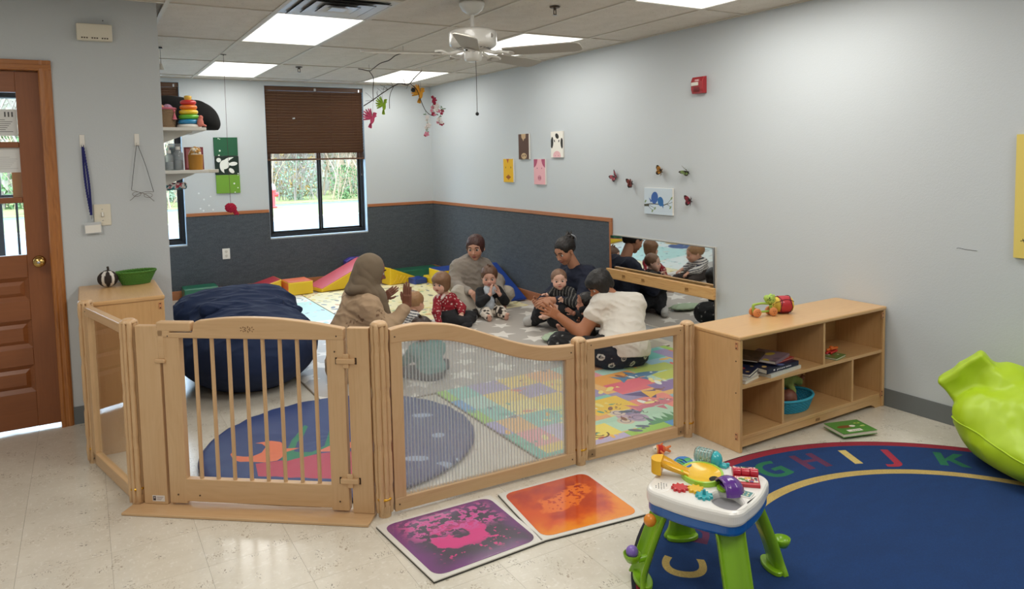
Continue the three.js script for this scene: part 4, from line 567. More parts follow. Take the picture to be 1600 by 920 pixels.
// ---------------------------------------------------------------- mirror and bar
{
  const o = thing('wall_mirror', 'low wide acrylic mirror with a thin pale edge on the right wall', 'mirror', [0, .082, 3.705]), L = 1.178, h = .72;
  mesh('frame', join([boxA(-.008, 0, -.004, -.0005, .008, L + .004), boxA(-.008, h - .008, -.004, -.0005, h, L + .004), boxA(-.009, 0, L - .004, -.0005, h, L + .008), boxA(-.008, 0, -.006, -.0005, h, .003)]), plain('mirror_edge', '#cfcbc2', .5), o);
  mesh('glass', warp(new THREE.PlaneGeometry(L - .006, h - .014, 30, 16).rotateY(-PI / 2).translate(-.0068, h / 2, L / 2), (p) => { p.x += .0010 * Math.sin(p.z * 6 + p.y * 3) - .03 * (p.y / h); }), std('mirror_silver', { color: '#d9dcdc', roughness: .02, metalness: 1 }), o);
  mesh('edge_strip', boxA(-.0088, .004, L - .010, -.0008, h - .004, L - .004), plain('mirror_seam', '#5b5148', .6), o);
  mesh('screw', [[.06, .64], [.06, .05], [L - .035, .62], [L - .035, .16]].map(([z, y]) => ball(.005, -.0085, y, z, 8, .4, 1, 1)), M.steel, o);
  const b = thing('pull_up_bar', 'long pine pull-up rail mounted in front of the mirror', 'rail', [-.07, .47, 3.70]);
  mesh('board', metre(boxA(-.014, -.043, 0, .014, .043, 1.235, .006), 'z', [.2, .3]), M.pine, b);
  for (const z of [.16, .6, 1.1]) mesh('bracket', metre(boxA(.013, -.03, z - .02, .061, .03, z + .02, .003), 'x'), M.pine, b);
  mesh('tree_mark', [.22, .46, .95].map((z) => [0, 1, 2].map((k) => tube([[-.0148, -.02, z + k * .012], [-.0148, .012, z + .006 + k * .012], [-.0148, -.016, z + .014 + k * .012]], .0016, 8, 4))), plain('burnt_mark', '#7a5020', .8), b);
}
// ---------------------------------------------------------------- canvases on the walls
function canvas(name, label, group, w, h, px, draw, edge = '#ece9e2') {       // lies in its own x, y plane facing +z; front print
  const o = thing(name, label, 'canvas', [0, 0, 0], 0, group);
  mesh('stretcher', boxA(-w / 2, -h / 2, 0, w / 2, h / 2, .017, .002), plain('canvas_edge', edge, .8), o);
  mesh('print', fitUV(boxA(-w / 2 + .001, -h / 2 + .001, .0168, w / 2 - .001, h / 2 - .001, .0178), 'x', 'y', -w / 2, -h / 2, w / 2, h / 2), std(name + '_print', { map: canvasTex(px, Math.round(px * h / w), draw), roughness: .75 }), o);
  return o;
}
const onRight = (o, y, z) => { o.rotation.y = -PI / 2; o.position.set(-.0008, y, z); return o; };
const el = (c, x, y, a, b, r = 0) => { c.beginPath(); c.ellipse(x, y, a, b, r, 0, 7); c.fill(); };
onRight(canvas('animal_canvas', 'narrow brown canvas with a horse face', 'animal face canvases', .2, .262, 160, (c, w, h) => { c.fillStyle = '#5c4238'; c.fillRect(0, 0, w, h); c.fillStyle = '#c9ac86'; c.beginPath(); c.moveTo(w * .28, 0); c.lineTo(w * .72, 0); c.lineTo(w * .7, h * .17); c.lineTo(w * .55, h * .21); c.lineTo(w * .48, h * .29); c.lineTo(w * .42, h * .22); c.lineTo(w * .3, h * .14); c.fill(); el(c, w * .52, h * .87, w * .26, h * .12); c.fillStyle = '#3a2a24'; el(c, w * .42, h * .86, 6, 9, .5); el(c, w * .63, h * .85, 6, 9, -.5); }), 1.5935, 2.287);
onRight(canvas('animal_canvas', 'narrow white canvas with a black-patched cow face', 'animal face canvases', .2, .25, 160, (c, w, h) => { c.fillStyle = '#efebe2'; c.fillRect(0, 0, w, h); c.fillStyle = '#262422'; el(c, w * .10, h * .42, w * .11, h * .22, .12); el(c, w * .92, h * .46, w * .1, h * .2, -.05); el(c, w * .53, h * .18, w * .16, h * .09, .6); el(c, w * .31, h * .36, 6, 11, -.4); el(c, w * .68, h * .37, 6, 10, .3); c.fillStyle = '#e9b9bd'; el(c, w * .5, h * .93, w * .32, h * .18); c.fillStyle = '#b98a90'; el(c, w * .36, h * .93, 4, 5); el(c, w * .62, h * .93, 4, 5); }), 1.6, 2.888);
onRight(canvas('animal_canvas', 'narrow yellow canvas with a chick face', 'animal face canvases', .205, .25, 160, (c, w, h) => { c.fillStyle = '#e6b422'; c.fillRect(0, 0, w, h); c.fillStyle = '#b2562a'; c.beginPath(); c.moveTo(w * .32, 0); c.lineTo(w * .58, 0); c.lineTo(w * .46, h * .2); c.fill(); c.fillStyle = '#7c6420'; el(c, w * .24, h * .37, 5, 9, .3); el(c, w * .76, h * .37, 5, 9, -.3); c.fillStyle = '#a4601e'; c.beginPath(); c.moveTo(w * .5, h * .67); c.lineTo(w * .76, h * .78); c.lineTo(w * .5, h * .9); c.lineTo(w * .24, h * .78); c.fill(); c.strokeStyle = '#6e3c14'; c.lineWidth = 4; c.beginPath(); c.moveTo(w * .26, h * .79); c.lineTo(w * .74, h * .79); c.stroke(); }), 1.346, 1.968);
onRight(canvas('animal_canvas', 'narrow pink canvas with a pig face', 'animal face canvases', .205, .255, 160, (c, w, h) => { c.fillStyle = '#ecb3bb'; c.fillRect(0, 0, w, h); c.fillStyle = '#b25572'; c.beginPath(); c.moveTo(0, 0); c.lineTo(w * .34, 0); c.quadraticCurveTo(w * .3, h * .26, 0, h * .34); c.fill(); c.beginPath(); c.moveTo(w, 0); c.lineTo(w * .68, 0); c.quadraticCurveTo(w * .72, h * .26, w, h * .34); c.fill(); c.fillStyle = '#7a4a56'; el(c, w * .3, h * .36, 4, 5); el(c, w * .7, h * .36, 4, 5); c.fillStyle = '#d893a0'; el(c, w * .5, h * .74, w * .17, h * .11); c.fillStyle = '#a8606e'; el(c, w * .44, h * .74, 5, 12); el(c, w * .57, h * .74, 5, 12); }), 1.336, 2.577);
onRight(canvas('bird_canvas', 'square pale blue canvas painted with two blue birds on a branch', null, .326, .212, 320, (c, w, h) => {
  c.fillStyle = '#cbd9e4'; c.fillRect(0, 0, w, h); c.strokeStyle = '#4a4a3c'; c.lineWidth = 7; c.beginPath(); c.moveTo(0, h * .66); c.quadraticCurveTo(w * .3, h * .56, w * .7, h * .63); c.lineTo(w * .84, h * .56); c.stroke(); c.lineWidth = 18; c.beginPath(); c.moveTo(0, h * .67); c.lineTo(w * .18, h * .66); c.stroke(); c.lineWidth = 3; for (const [a, b, d, e] of [[.15, .7, .3, .85], [.2, .67, .38, .76], [.82, .57, .96, .38], [.84, .58, 1, .5], [.82, .59, .94, .68]]) { c.beginPath(); c.moveTo(a * w, b * h); c.lineTo(d * w, e * h); c.stroke(); }
  c.fillStyle = '#3c63a8'; el(c, w * .38, h * .37, w * .12, h * .23, .3); c.beginPath(); c.moveTo(w * .29, h * .5); c.lineTo(w * .17, h * .36); c.lineTo(w * .24, h * .56); c.fill(); c.fillStyle = '#2f6aa6'; el(c, w * .59, h * .5, w * .10, h * .18, -.35); c.beginPath(); c.moveTo(w * .62, h * .6); c.lineTo(w * .68, h * .76); c.lineTo(w * .7, h * .58); c.fill(); c.fillStyle = '#7e9668'; for (const [a, b] of [[.3, .87], [.39, .77], [.97, .36], [.93, .70], [.05, .52]]) el(c, a * w, b * h, 14, 7, -.9);
}), 1.112, 4.291);
onRight(canvas('yellow_board', 'tall plain yellow board at the right edge of the picture', null, .5, .606, 512, (c, w, h) => { c.fillStyle = '#e3cd6e'; c.fillRect(0, 0, w, h); c.strokeStyle = '#2c2822'; c.lineWidth = 3; for (const [a, b, d, e] of [[.06, .86, .10, .85], [.08, .84, .1, .88], [.10, .85, .13, .83]]) { c.beginPath(); c.moveTo(a * w, b * h); c.lineTo(d * w, e * h); c.stroke(); } }, '#dcc878'), 1.244, 7.081);
const onBack = (o, x, y, z = .0008) => { o.position.set(x, y, z); return o; };
const dots = (c, w, h, l) => { c.fillStyle = '#e8efe4'; for (const [x, y, r] of l) el(c, x * w, y * h, r, r); };
onBack(canvas('turtle_canvas', 'top dark green canvas of the three stacked green canvases', 'stacked green canvases', .252, .206, 200, (c, w, h) => { c.fillStyle = '#1f5a3c'; c.fillRect(0, 0, w, h); dots(c, w, h, [[.2, .06, 5], [.26, .09, 4], [.24, .72, 8], [.2, .97, 7]]); }, '#1f5a3c'), -2.537, 1.672);
onBack(canvas('turtle_canvas', 'middle dark canvas with a white sea turtle shape', 'stacked green canvases', .252, .203, 200, (c, w, h) => { c.fillStyle = '#10261c'; c.fillRect(0, 0, w, h); c.fillStyle = '#eceee8'; el(c, w * .4, h * .45, w * .2, h * .26, .6); el(c, w * .16, h * .2, w * .1, h * .12, .5); c.beginPath(); c.moveTo(w * .35, h * .25); c.quadraticCurveTo(w * .5, h * .02, w * .8, h * .06); c.quadraticCurveTo(w * .6, h * .2, w * .52, h * .34); c.fill(); c.beginPath(); c.moveTo(w * .2, h * .4); c.quadraticCurveTo(w * .16, h * .8, w * .38, h * .92); c.quadraticCurveTo(w * .34, h * .7, w * .4, h * .6); c.fill(); el(c, w * .76, h * .42, w * .18, h * .11, -.1); el(c, w * .68, h * .8, w * .14, h * .11, .8); dots(c, w, h, [[.95, .97, 6]]); }, '#10261c'), -2.533, 1.462);
onBack(canvas('turtle_canvas', 'bottom light green canvas of the three stacked green canvases', 'stacked green canvases', .252, .206, 200, (c, w, h) => { c.fillStyle = '#74a436'; c.fillRect(0, 0, w, h); dots(c, w, h, [[.75, .48, 8], [.9, .72, 6], [.77, .96, 6], [.93, .03, 4]]); }, '#74a436'), -2.529, 1.252);
for (const [x, y] of [[-2.84, 1.16], [-2.79, 1.09], [-2.72, 1.12], [-2.83, .99], [-2.74, 1.02], [-2.70, .97], [-2.80, .965]]) solo('wall_dot', lathe([[0, .0012], [.009, .001], [.01, 0]], 14).rotateX(PI / 2), plain('dot_white', '#eef3f6', .6), 'tiny round white sticker dot on the wall left of the green canvases', 'sticker', 'white sticker dots', [x, y, .0004]);
// ---------------------------------------------------------------- butterflies
function butterfly(label, y, z, spin, open, tilt, c0, c1) {
  const o = thing('wall_butterfly', label, 'butterfly', [-.012, y, z], 0, 'butterfly decorations'); o.rotation.set(spin, 0, 0);
  const wm = std('butterfly_wing', { roughness: .6, side: THREE.DoubleSide, map: canvasTex(96, 96, (c) => { c.fillStyle = '#231a1a'; c.fillRect(0, 0, 96, 96); c.fillStyle = c0; for (const [x, y, a, b, r] of [[48, 26, 30, 17, .3], [30, 62, 18, 20, 0], [70, 60, 17, 15, .4], [50, 48, 20, 8, .5]]) el(c, x, y, a, b, r); c.strokeStyle = '#231a1a'; c.lineWidth = 4; for (let k = 0; k < 5; k++) { c.beginPath(); c.moveTo(6, 48); c.lineTo(96, k * 24); c.stroke(); } c.fillStyle = c1; for (let k = 0; k < 6; k++) el(c, 88, 8 + k * 16, 3, 3); }) });
  for (const s of [-1, 1]) {
    const sh = new THREE.Shape(); sh.moveTo(0, .004); sh.bezierCurveTo(.012, .04, .045, .052, .052, .044); sh.bezierCurveTo(.056, .026, .046, .012, .036, .004); sh.bezierCurveTo(.044, -.008, .04, -.03, .026, -.032); sh.bezierCurveTo(.012, -.03, .004, -.016, 0, -.006); sh.closePath();
    const g = fitUV(slab(sh, .0008), 'x', 'y', 0, -.034, .056, .052); g.scale(s, 1, 1); if (s < 0) { const p = g.attributes; for (const k of ['position', 'normal', 'uv']) { const a = p[k], n = a.itemSize; for (let i = 0; i < a.count; i += 3) for (let q = 0; q < n; q++) { const t = a.array[i * n + q]; a.array[i * n + q] = a.array[(i + 1) * n + q]; a.array[(i + 1) * n + q] = t; } } }
    g.rotateY(-s * open); g.rotateZ(tilt); g.rotateY(-PI / 2); mesh('wing', g, wm, o);
  }
  mesh('body', join([rod([0, -.026, 0], [0, .02, 0], .0028, 8, .0022), ball(.004, 0, .023, 0, 8), rod([0, .025, 0], [-.004, .038, .008], .0006, 4), rod([0, .025, 0], [-.004, .038, -.008], .0006, 4)]).rotateX(tilt), M.black, o);
  mesh('magnet', cyl(.004, .004, .0114, 8).rotateZ(-PI / 2), M.black, o);
}
butterfly('red wall butterfly left of the others with wings spread', 1.30, 3.75, -.6, .35, .1, '#b5485a', '#e8c8c0');
butterfly('brown-red folded wall butterfly just left of the bird canvas', 1.243, 3.972, .1, 1.05, .1, '#a5524a', '#d9a890');
butterfly('amber wall butterfly above the bird canvas', 1.346, 4.325, .35, .75, -.1, '#cf9238', '#f0dc9a');
butterfly('green-brown wall butterfly above right of the bird canvas', 1.35, 4.61, -.9, .95, .1, '#7f9a52', '#dfe8c0');
butterfly('dark red wall butterfly right of the bird canvas', 1.125, 4.642, .15, .85, .05, '#9c2c40', '#e0a0a8');
// ---------------------------------------------------------------- fire alarm, chime box, hooks, switch, outlet
{
  const o = thing('fire_alarm', 'red wall fire alarm strobe high on the right wall', 'alarm', [-.0005, 1.983, 4.737]), red = phys('alarm_red', { color: '#a8232b', roughness: .35, clearcoat: .3 });
  mesh('housing', slab([[0, -.058], [.034, -.058], [.044, -.03], [.046, .03], [.03, .062], [0, .066]], .118, .006).translate(0, 0, -.059).rotateY(PI).translate(0, 0, 0), red, o);
  mesh('strobe_lens', boxA(-.056, -.002, -.045, -.044, .024, .02, .004), phys('lens_clear', { color: '#e9e4da', roughness: .1, clearcoat: 1 }), o);
  mesh('grille', [0, 1, 2, 3].map((k) => boxA(-.0468, -.045 + k * .009, -.03, -.0445, -.041 + k * .009, .03)), plain('grille_dark', '#5c1519', .6), o);
  mesh('lettering', fitUV(boxA(-.0475, .026, -.03, -.0445, .046, .04), 'z', 'y', -.03, .026, .04, .046), std('alarm_text', { map: canvasTex(128, 40, (c) => { c.fillStyle = '#a8232b'; c.fillRect(0, 0, 128, 40); c.fillStyle = '#f1e6e0'; c.font = 'bold 34px sans-serif'; c.textAlign = 'center'; c.fillText('FIRE', 64, 32); }), roughness: .4 }), o).rotation.set(0, 0, 0);
}
{
  const o = thing('chime_box', 'cream plastic door chime box high on the wall beside the door', 'chime', [-3.832, 2.241, ZL + .0005]);
  mesh('cover', boxA(-.088, -.046, 0, .088, .046, .052, .006), M.cream, o);
  mesh('slot', [-.05, 0, .05].map((x) => [0, 1, 2].map((k) => boxA(x - .016 + k * .012, -.038, .051, x - .008 + k * .012, -.030, .0525))), plain('slot_dark', '#5e564a', .8), o);
  solo('wall_nail', rod([0, 0, 0], [0, 0, .012], .003, 8), plain('nail', '#4a4440', .5), 'small dark nail above the chime box', 'nail', null, [-3.786, 2.315, ZL]);
}
const hookM = plain('hook_white', '#ece9e2', .35);
function hook(label, x, y) { const o = thing('wall_hook', label, 'hook', [x, y, ZL + .0005], 0, 'white adhesive hooks'); mesh('backplate', at(box(.026, .07, .006, 0, 0, 0, .0028), 0, 0, .003), hookM, o); mesh('prong', tube([[0, -.016, .005], [0, -.03, .014], [0, -.03, .024], [0, -.018, .027]], .004, 12, 8), hookM, o); }
hook('white adhesive hook holding the blue lanyard', -3.925, 1.63); hook('white adhesive hook holding the eyeglasses', -3.648, 1.635);
{
  const z = ZL + .022, o = thing('lanyard', 'dark blue lanyard with a white card holder hanging from a hook', 'lanyard', [-3.925, 1.60, z]);
  const strap = (s) => { const pts = [], n = 24; for (let i = 0; i <= n; i++) { const t = i / n; pts.push([s * .008 * Math.sin(t * PI) + t * .022, .006 - t * .40, s * .002]); } const g = []; for (let i = 0; i < n; i++) { const a = pts[i], b = pts[i + 1], tw = s * Math.sin(i / n * PI * 2) * .5, w = .006, ca = Math.cos(tw) * w, sa = Math.sin(tw) * w; g.push(at(box(2 * w, Math.hypot(b[0] - a[0], b[1] - a[1]) + .001, .0014), (a[0] + b[0]) / 2, (a[1] + b[1]) / 2, a[2], 0, tw, Math.atan2(a[0] - b[0], a[1] - b[1]))); } return g; };
  mesh('strap', [strap(-1), strap(1)], plain('lanyard_blue', '#1c1f66', .8), o); mesh('clip', join([cyl(.005, .005, .02, 10, .024, -.415, 0), tube([[.024, -.415, 0], [.03, -.425, 0], [.024, -.435, 0], [.018, -.425, 0]], .0015, 16, 6, true)]), M.steel, o);
  const h = mesh('card_holder', at(box(.085, .065, .003, 0, 0, 0, .001), .027, -.468, 0, 0, 0, .03), phys('holder_clear', { color: '#e9ecef', roughness: .15, transmission: .5, thickness: 0 }), o); mesh('card', at(box(.078, .045, .0035), .027, -.474, 0, 0, 0, .03), M.paper, h);
}
{
  const z = ZL + .022, o = thing('eyeglasses', 'wire-rimmed eyeglasses hanging on a dark cord from a hook', 'eyeglasses', [-3.648, 1.612, z]), w = std('wire_rim', { color: '#6a6258', roughness: .35, metalness: .8 });
  mesh('cord', [tube([[0, .004, 0], [-.006, -.02, 0], [-.022, -.12, .001], [-.044, -.27, .002]], .0016, 24, 6), tube([[0, .004, 0], [.006, -.02, 0], [.035, -.12, .001], [.072, -.285, .002]], .0016, 24, 6)], M.black, o);
  const ring = (x, y) => { const p = []; for (let k = 0; k < 20; k++) { const a = k / 20 * 2 * PI; p.push([x + Math.cos(a) * .022, y + Math.sin(a) * .013, .003]); } return tube(p, .0011, 40, 6, true); };
  mesh('frame', [ring(-.018, -.296), ring(.042, -.306), tube([[.003, -.293, .003], [.012, -.291, .004], [.021, -.298, .003]], .0011, 10, 6)], w, o);
  mesh('temple', [tube([[-.044, -.272, .002], [-.02, -.28, .012], [.03, -.30, .014], [.06, -.33, .01], [.072, -.342, .004]], .0012, 20, 6), tube([[.072, -.287, .002], [.03, -.284, .010], [-.02, -.300, .013], [-.045, -.325, .008], [-.055, -.332, .003]], .0012, 20, 6)], w, o);
}
{
  const o = thing('light_switch', 'cream light switch plate beside the lanyard', 'switch', [-3.847, 1.203, ZL + .0005]); mesh('plate', boxA(-.043, -.062, 0, .043, .062, .006, .0025), M.cream, o);
  mesh('toggle', at(box(.010, .026, .014, 0, 0, 0, .002), 0, .002, .009, -.35), M.white, o); mesh('slot', boxA(-.007, -.014, .0055, .007, .014, .0064), plain('slot_shadow', '#b7ad98', .7), o); mesh('screw', [ball(.003, 0, .032, .006, 8), ball(.003, 0, -.032, .006, 8)], M.steel, o);
}
{
  const o = thing('wall_outlet', 'white double power outlet on the dark carpeted wall', 'outlet', [-2.587, .466, .0093]); mesh('plate', boxA(-.04, -.06, 0, .04, .06, .006, .0025), M.white, o);
  for (const s of [-1, 1]) { const r = mesh('receptacle', lathe([[0, .0035], [.016, .003], [.017, 0]], 20).rotateX(PI / 2).translate(0, s * .024, .006), plain('outlet_face', '#d6d2c8', .5), o); mesh('slot', [boxA(-.007, s * .024 + .001, .009, -.005, s * .024 + .009, .0098), boxA(.005, s * .024 + .001, .009, .007, s * .024 + .009, .0098), ball(.0022, 0, s * .024 - .007, .0092, 8)], M.black, r); }
}
// ---------------------------------------------------------------- venetian blinds
function blind(label, x0, x1, top, bottom, z, n) {
  const o = thing('venetian_blind', label, 'blind', [x0, top, z]), w = x1 - x0, L = top - bottom, w0 = .004;
  mesh('headrail', metre(boxA(w0, -.052, -.028, w - w0, -.004, .028, .004)), M.blind, o); for (const q of [[w * .5 - .012, w * .5 + .012], [w - .06, w - .045]]) mesh('valance_bracket', boxA(q[0], -.05, .028, q[1], -.02, .032), M.steel, o);
  const sg = metre(new RoundedBoxGeometry(w - .012, .046, .0028, 1, .001).rotateX(.52), 'x', [x0, .2]), stack = 7, pitch = (L - .06 - .085) / n; 
  for (let i = 0; i < n; i++) mesh('slat', sg, M.blind, o, [w / 2, -.06 - pitch * (i + .5), 0]);
  for (let i = 0; i < stack; i++) mesh('slat', metre(boxA(.006, 0, -.024, w - .006, .0032, .024), 'x', [i * .3, i * .1]), M.blind, o, [0, -L + .022 + i * .0085, 0]);
  mesh('bottom_rail', metre(boxA(.005, -L, -.025, w - .005, -L + .02, .025, .004)), M.blind, o);
  for (const f of [.12, .66, .88]) mesh('ladder_cord', [rod([w * f, -.05, .0255], [w * f, -L + .01, .0255], .0012, 5), rod([w * f, -.05, -.0255], [w * f, -L + .01, -.0255], .0012, 5)], plain('ladder_cord', '#4a2c1c', .8), o);
  return o;
}
{ const o = blind('dark brown venetian blind half lowered over the big window', W1[0], W1[2], W1[3] - .002, 1.502, -.048, 22); mesh('lift_cord', [rod([1.135, -.05, .03], [1.137, -1.04, .03], .0016, 6), rod([1.10, -.05, .03], [1.098, -.62, .03], .0014, 6)], plain('lift_cord', '#5a3a26', .8), o); mesh('cord_tassel', lathe([[0, 0], [.006, .002], [.004, .03], [0, .032]], 10).translate(1.137, -1.07, .03), M.blind, o); mesh('price_clip', at(box(.03, .016, .004), .33, -.375, .03, 0, 0, .2), M.steel, o); }
blind('dark brown venetian blind raised at the narrow window behind the wall shelves', W2[0], W2[2], W2[3] - .002, 2.06, -.048, 6);
// ---------------------------------------------------------------- white wall shelves in the alcove and what stands on them
const SX = XR + .003, SE = -3.165, sT = 1.742, sB = 1.443;
{
  const w = phys('shelf_white', { color: '#d8d5cc', roughness: .45 });
  for (const [y, lab] of [[sT, 'upper white wall shelf holding the stacking rings'], [sB, 'lower white wall shelf holding the mustard pot']]) {
    const o = thing('wall_shelf', lab, 'shelf', [SX, y, 2.25], 0, 'white wall shelves'); mesh('board', boxA(0, -.022, 0, SE - SX, 0, .85, .003), w, o);
    for (const z of [.12, .7]) mesh('bracket', slab([[0, -.022], [.26, -.022], [.26, -.03], [.03, -.12], [0, -.12]], .016).translate(0, 0, z), w, o);
  }
  solo('shelf_rod', boxA(0, -.02, 0, .075, .004, .03, .003), plain('rod_cream', '#cdc9bc', .5), 'short cream block projecting from the end of the lower wall shelf', 'block', null, [SE + .001, sB - .002, 3.02]);
}
{ // stacking rings
  const o = thing('stacking_rings', 'rainbow stacking ring tower with a yellow top on the upper wall shelf', 'toy', [-3.262, sT, 2.99]);
  const cols = [['white', '#e4e0d8', .078], ['blue', '#1f86b8', .074], ['green', '#63b52c', .069], ['yellow', '#eec62c', .063], ['orange', '#ea7a24', .058], ['red', '#cf2f30', .053]]; let y = 0;
  cols.forEach(([n, c, r], i) => { const h = i ? .034 : .026; mesh('ring', i ? new THREE.TorusGeometry(r - .018, .0185, 14, 40).rotateX(PI / 2).scale(1, .92, 1).translate(0, y + h / 2, 0) : lathe([[0, 0], [r, 0], [r + .004, .01], [r, .024], [.02, .028], [0, .028]], 40), phys('ring_' + n, { color: c, roughness: .28, clearcoat: .5 }), o); y += h; });
  mesh('peg_top', lathe([[.016, y - .02], [.018, y], [.024, y + .006], [.026, y + .026], [.02, y + .032], [0, y + .033]], 24), phys('peg_yellow', { color: '#e0b640', roughness: .3, clearcoat: .5 }), o);
}
{ // woven basket with yarn balls
  const o = thing('woven_basket', 'brown woven basket with a pink rim and tassel on the upper wall shelf', 'basket', [-3.42, sT, 2.97]), weave = std('basket_weave', { color: '#8d7458', roughness: .9, bumpMap: dataTex(128, 128, (u, v) => { const a = Math.sin(v * 2 * PI * 8), b = Math.sin(u * 2 * PI * 8 + (Math.floor(v * 8) % 2) * PI); const q = 128 + 60 * a + 50 * b; return [q, q, q]; }, [.08, .08], false), bumpScale: .004 });
  const g = []; for (let k = 0; k < 12; k++) g.push(new THREE.TorusGeometry(.068 + k * .0006, .0065, 8, 40).rotateX(PI / 2).translate(0, .006 + k * .0105, 0)); g.push(cyl(.068, .068, .01, 30)); mesh('side', metre(join(g)), weave, o);
  mesh('rim', new THREE.TorusGeometry(.076, .0085, 10, 40).rotateX(PI / 2).translate(0, .134, 0), plain('rim_pink', '#b5606e', .8), o);
  mesh('tassel', join([ball(.009, .06, .118, .055, 10), new THREE.ConeGeometry(.016, .055, 14, 1).rotateZ(0).translate(.062, .085, .058)]), plain('tassel_pink', '#d0707e', .9), o);
}
for (const [n, c, x, z, lab] of [['peach', '#d6a07c', -3.45, 2.99, 'peach yarn ball in the woven basket'], ['lilac', '#c39ab6', -3.392, 2.955, 'lilac yarn ball in the woven basket']]) { const r = rand(n.length), g = [ball(.034, 0, 0, 0, 20)]; for (let k = 0; k < 9; k++) g.push(new THREE.TorusGeometry(.034, .0022, 5, 30).rotateX(r() * 6).rotateY(r() * 6)); solo('yarn_ball', g, plain('yarn_' + n, c, .95), lab, 'yarn ball', 'yarn balls in the basket', [x, sT + .135, z]); }
{ // black felt hat lying behind
  const f = union([S.ell([0, .10, 0], [.20, .10, .14]), S.ell([.14, .075, .02], [.12, .075, .12], [0, 0, -.5]), S.ell([-.12, .15, 0], [.13, .07, .12])], .06), o = thing('felt_hat', 'big soft black felt hat behind the stacking rings', 'hat', [-3.245, sT - .003, 2.62]);
  o.scale.set(1, 1.18, 1); mesh('crown', nets(above((x, y, z) => f(x, y, z) + .006 * noise3(x * 14, y * 14, z * 14), .003), [-.3, -.02, -.2], [.32, .3, .2], .012), phys('black_felt', { color: '#0c0c0d', roughness: .95, sheen: .3, sheenColor: new THREE.Color('#444444') }), o);
}
solo('coral_figure', nets(union([S.ell([0, .03, 0], [.022, .03, .02]), S.ell([.004, .066, 0], [.016, .016, .015]), S.cap([.018, .012, .01], [.032, .006, .016], .008)], .01), [-.04, -.01, -.04], [.05, .1, .04], .005), plain('coral_plush', '#cc7a6c', .9), 'small coral plush figure at the end of the upper wall shelf', 'toy', null, [-3.196, sT + .006, 3.05]);
{ // lower shelf
  const glass = phys('clear_plastic', { color: '#e6eaec', roughness: .08, transmission: .82, thickness: 0, ior: 1.45 });
  for (const [x, z, h, r, lab] of [[-3.405, 3.0, .125, .03, 'clear pump bottle nearest the wall on the lower shelf'], [-3.345, 2.985, .15, .034, 'tall clear plastic jar beside the pump bottle']]) { const o = thing('clear_bottle', lab, 'bottle', [x, sB, z], 0, 'clear bottles'); mesh('body', lathe([[0, .001], [r, .002], [r, h * .8], [r * .5, h * .92], [r * .42, h], [r * .40, h], [r * .46, h * .9], [r - .003, h * .79], [r - .003, .005], [0, .005]], 28), glass, o); mesh('cap', cyl(r * .46, r * .44, .022, 20, 0, h - .004, 0), M.white, o); mesh('liquid', cyl(r - .005, r - .005, h * .42, 20, 0, .008, 0), phys('cloudy_fill', { color: '#c9cdd0', roughness: .4, transmission: .4, thickness: 0 }), o); if (h < .14) mesh('pump', join([cyl(.004, .004, .03, 10, 0, h + .016, 0), box(.04, .008, .012, .012, h + .048, 0, .003)]), M.white, o); }
  const cu = thing('clear_cups', 'stack of clear plastic cups standing behind the bottles', 'cup', [-3.355, sB, 2.90]); for (let k = 0; k < 4; k++) mesh('cup', lathe([[0, .003], [.03, .003], [.04, .10], [.043, .10], [.0415, .102], [.031, 0], [0, 0]], 28).translate(0, k * .03, 0), glass, cu);
  solo('black_case', boxA(-.035, 0, -.07, .035, .155, .05, .008), plain('case_black', '#141416', .6), 'upright black case at the inner end of the lower wall shelf', 'case', null, [-3.462, sB + .0005, 2.9]);
  const pot = thing('mustard_pot', 'mustard yellow pot on the lower wall shelf', 'pot', [-3.236, sB, 3.02]), pm = plain('mustard_glaze', '#a8731c', .45);
  mesh('body', lathe([[0, 0], [.044, 0], [.046, .004], [.05, .105], [.052, .107], [.048, .109], [.046, .104], [.042, .01], [0, .01]], 32), pm, pot);
  const scrap = thing('paper_flower', 'crumpled tan and white paper tuft sticking out of the mustard pot', 'paper', [-3.236, sB + .1, 3.02]); mesh('paper_tuft', nets((x, y, z) => S.ell([0, .02, 0], [.04, .045, .035])(x, y, z) + .014 * noise3(x * 55, y * 55, z * 55), [-.07, -.05, -.06], [.07, .09, .06], .006, (x, y, z) => noise3(x * 40, y * 40, z * 40) > 0.05 ? rgbOf('#b98a4a') : rgbOf('#d8cdb8')), std('tuft', { vertexColors: true, roughness: .9 }), scrap);
  const fr = thing('small_picture', 'small red framed picture leaning behind the mustard pot', 'picture', [-3.225, sB, 2.86]); mesh('board', at(box(.13, .165, .01, 0, .0835, 0), 0, 0, 0, -.08), plain('frame_red', '#7c3038', .6), fr); mesh('print', at(fitUV(box(.105, .14, .002, 0, .0835, .006), 'x', 'y', -.053, .013, .053, .154), 0, 0, 0, -.08), std('small_print', { map: canvasTex(96, 128, (c) => { c.fillStyle = '#b06a6c'; c.fillRect(0, 0, 96, 128); c.fillStyle = '#6a2f3a'; el(c, 48, 60, 28, 36); c.fillStyle = '#e0b69a'; el(c, 48, 50, 14, 18); }), roughness: .6 }), fr);
  const roll = thing('patterned_cloth', 'rolled patterned cloth hanging under the lower wall shelf', 'cloth', [-3.40, sB - .115, 2.94]); mesh('cloth_roll', nets((x, y, z) => S.cap([-.06, 0, 0], [.085, .004, 0], .026)(x, y, z) + .008 * noise3(x * 30, y * 30, z * 30), [-.16, -.06, -.06], [.16, .06, .06], .008, (x, y, z) => { const n = noise3(x * 45, y * 45, z * 45); return rgbOf(n > .25 ? '#b03a4a' : n < -.3 ? '#2f8a94' : n < -.1 ? '#2a2f3c' : '#e4e2de'); }), std('patterned', { vertexColors: true, roughness: .9 }), roll);
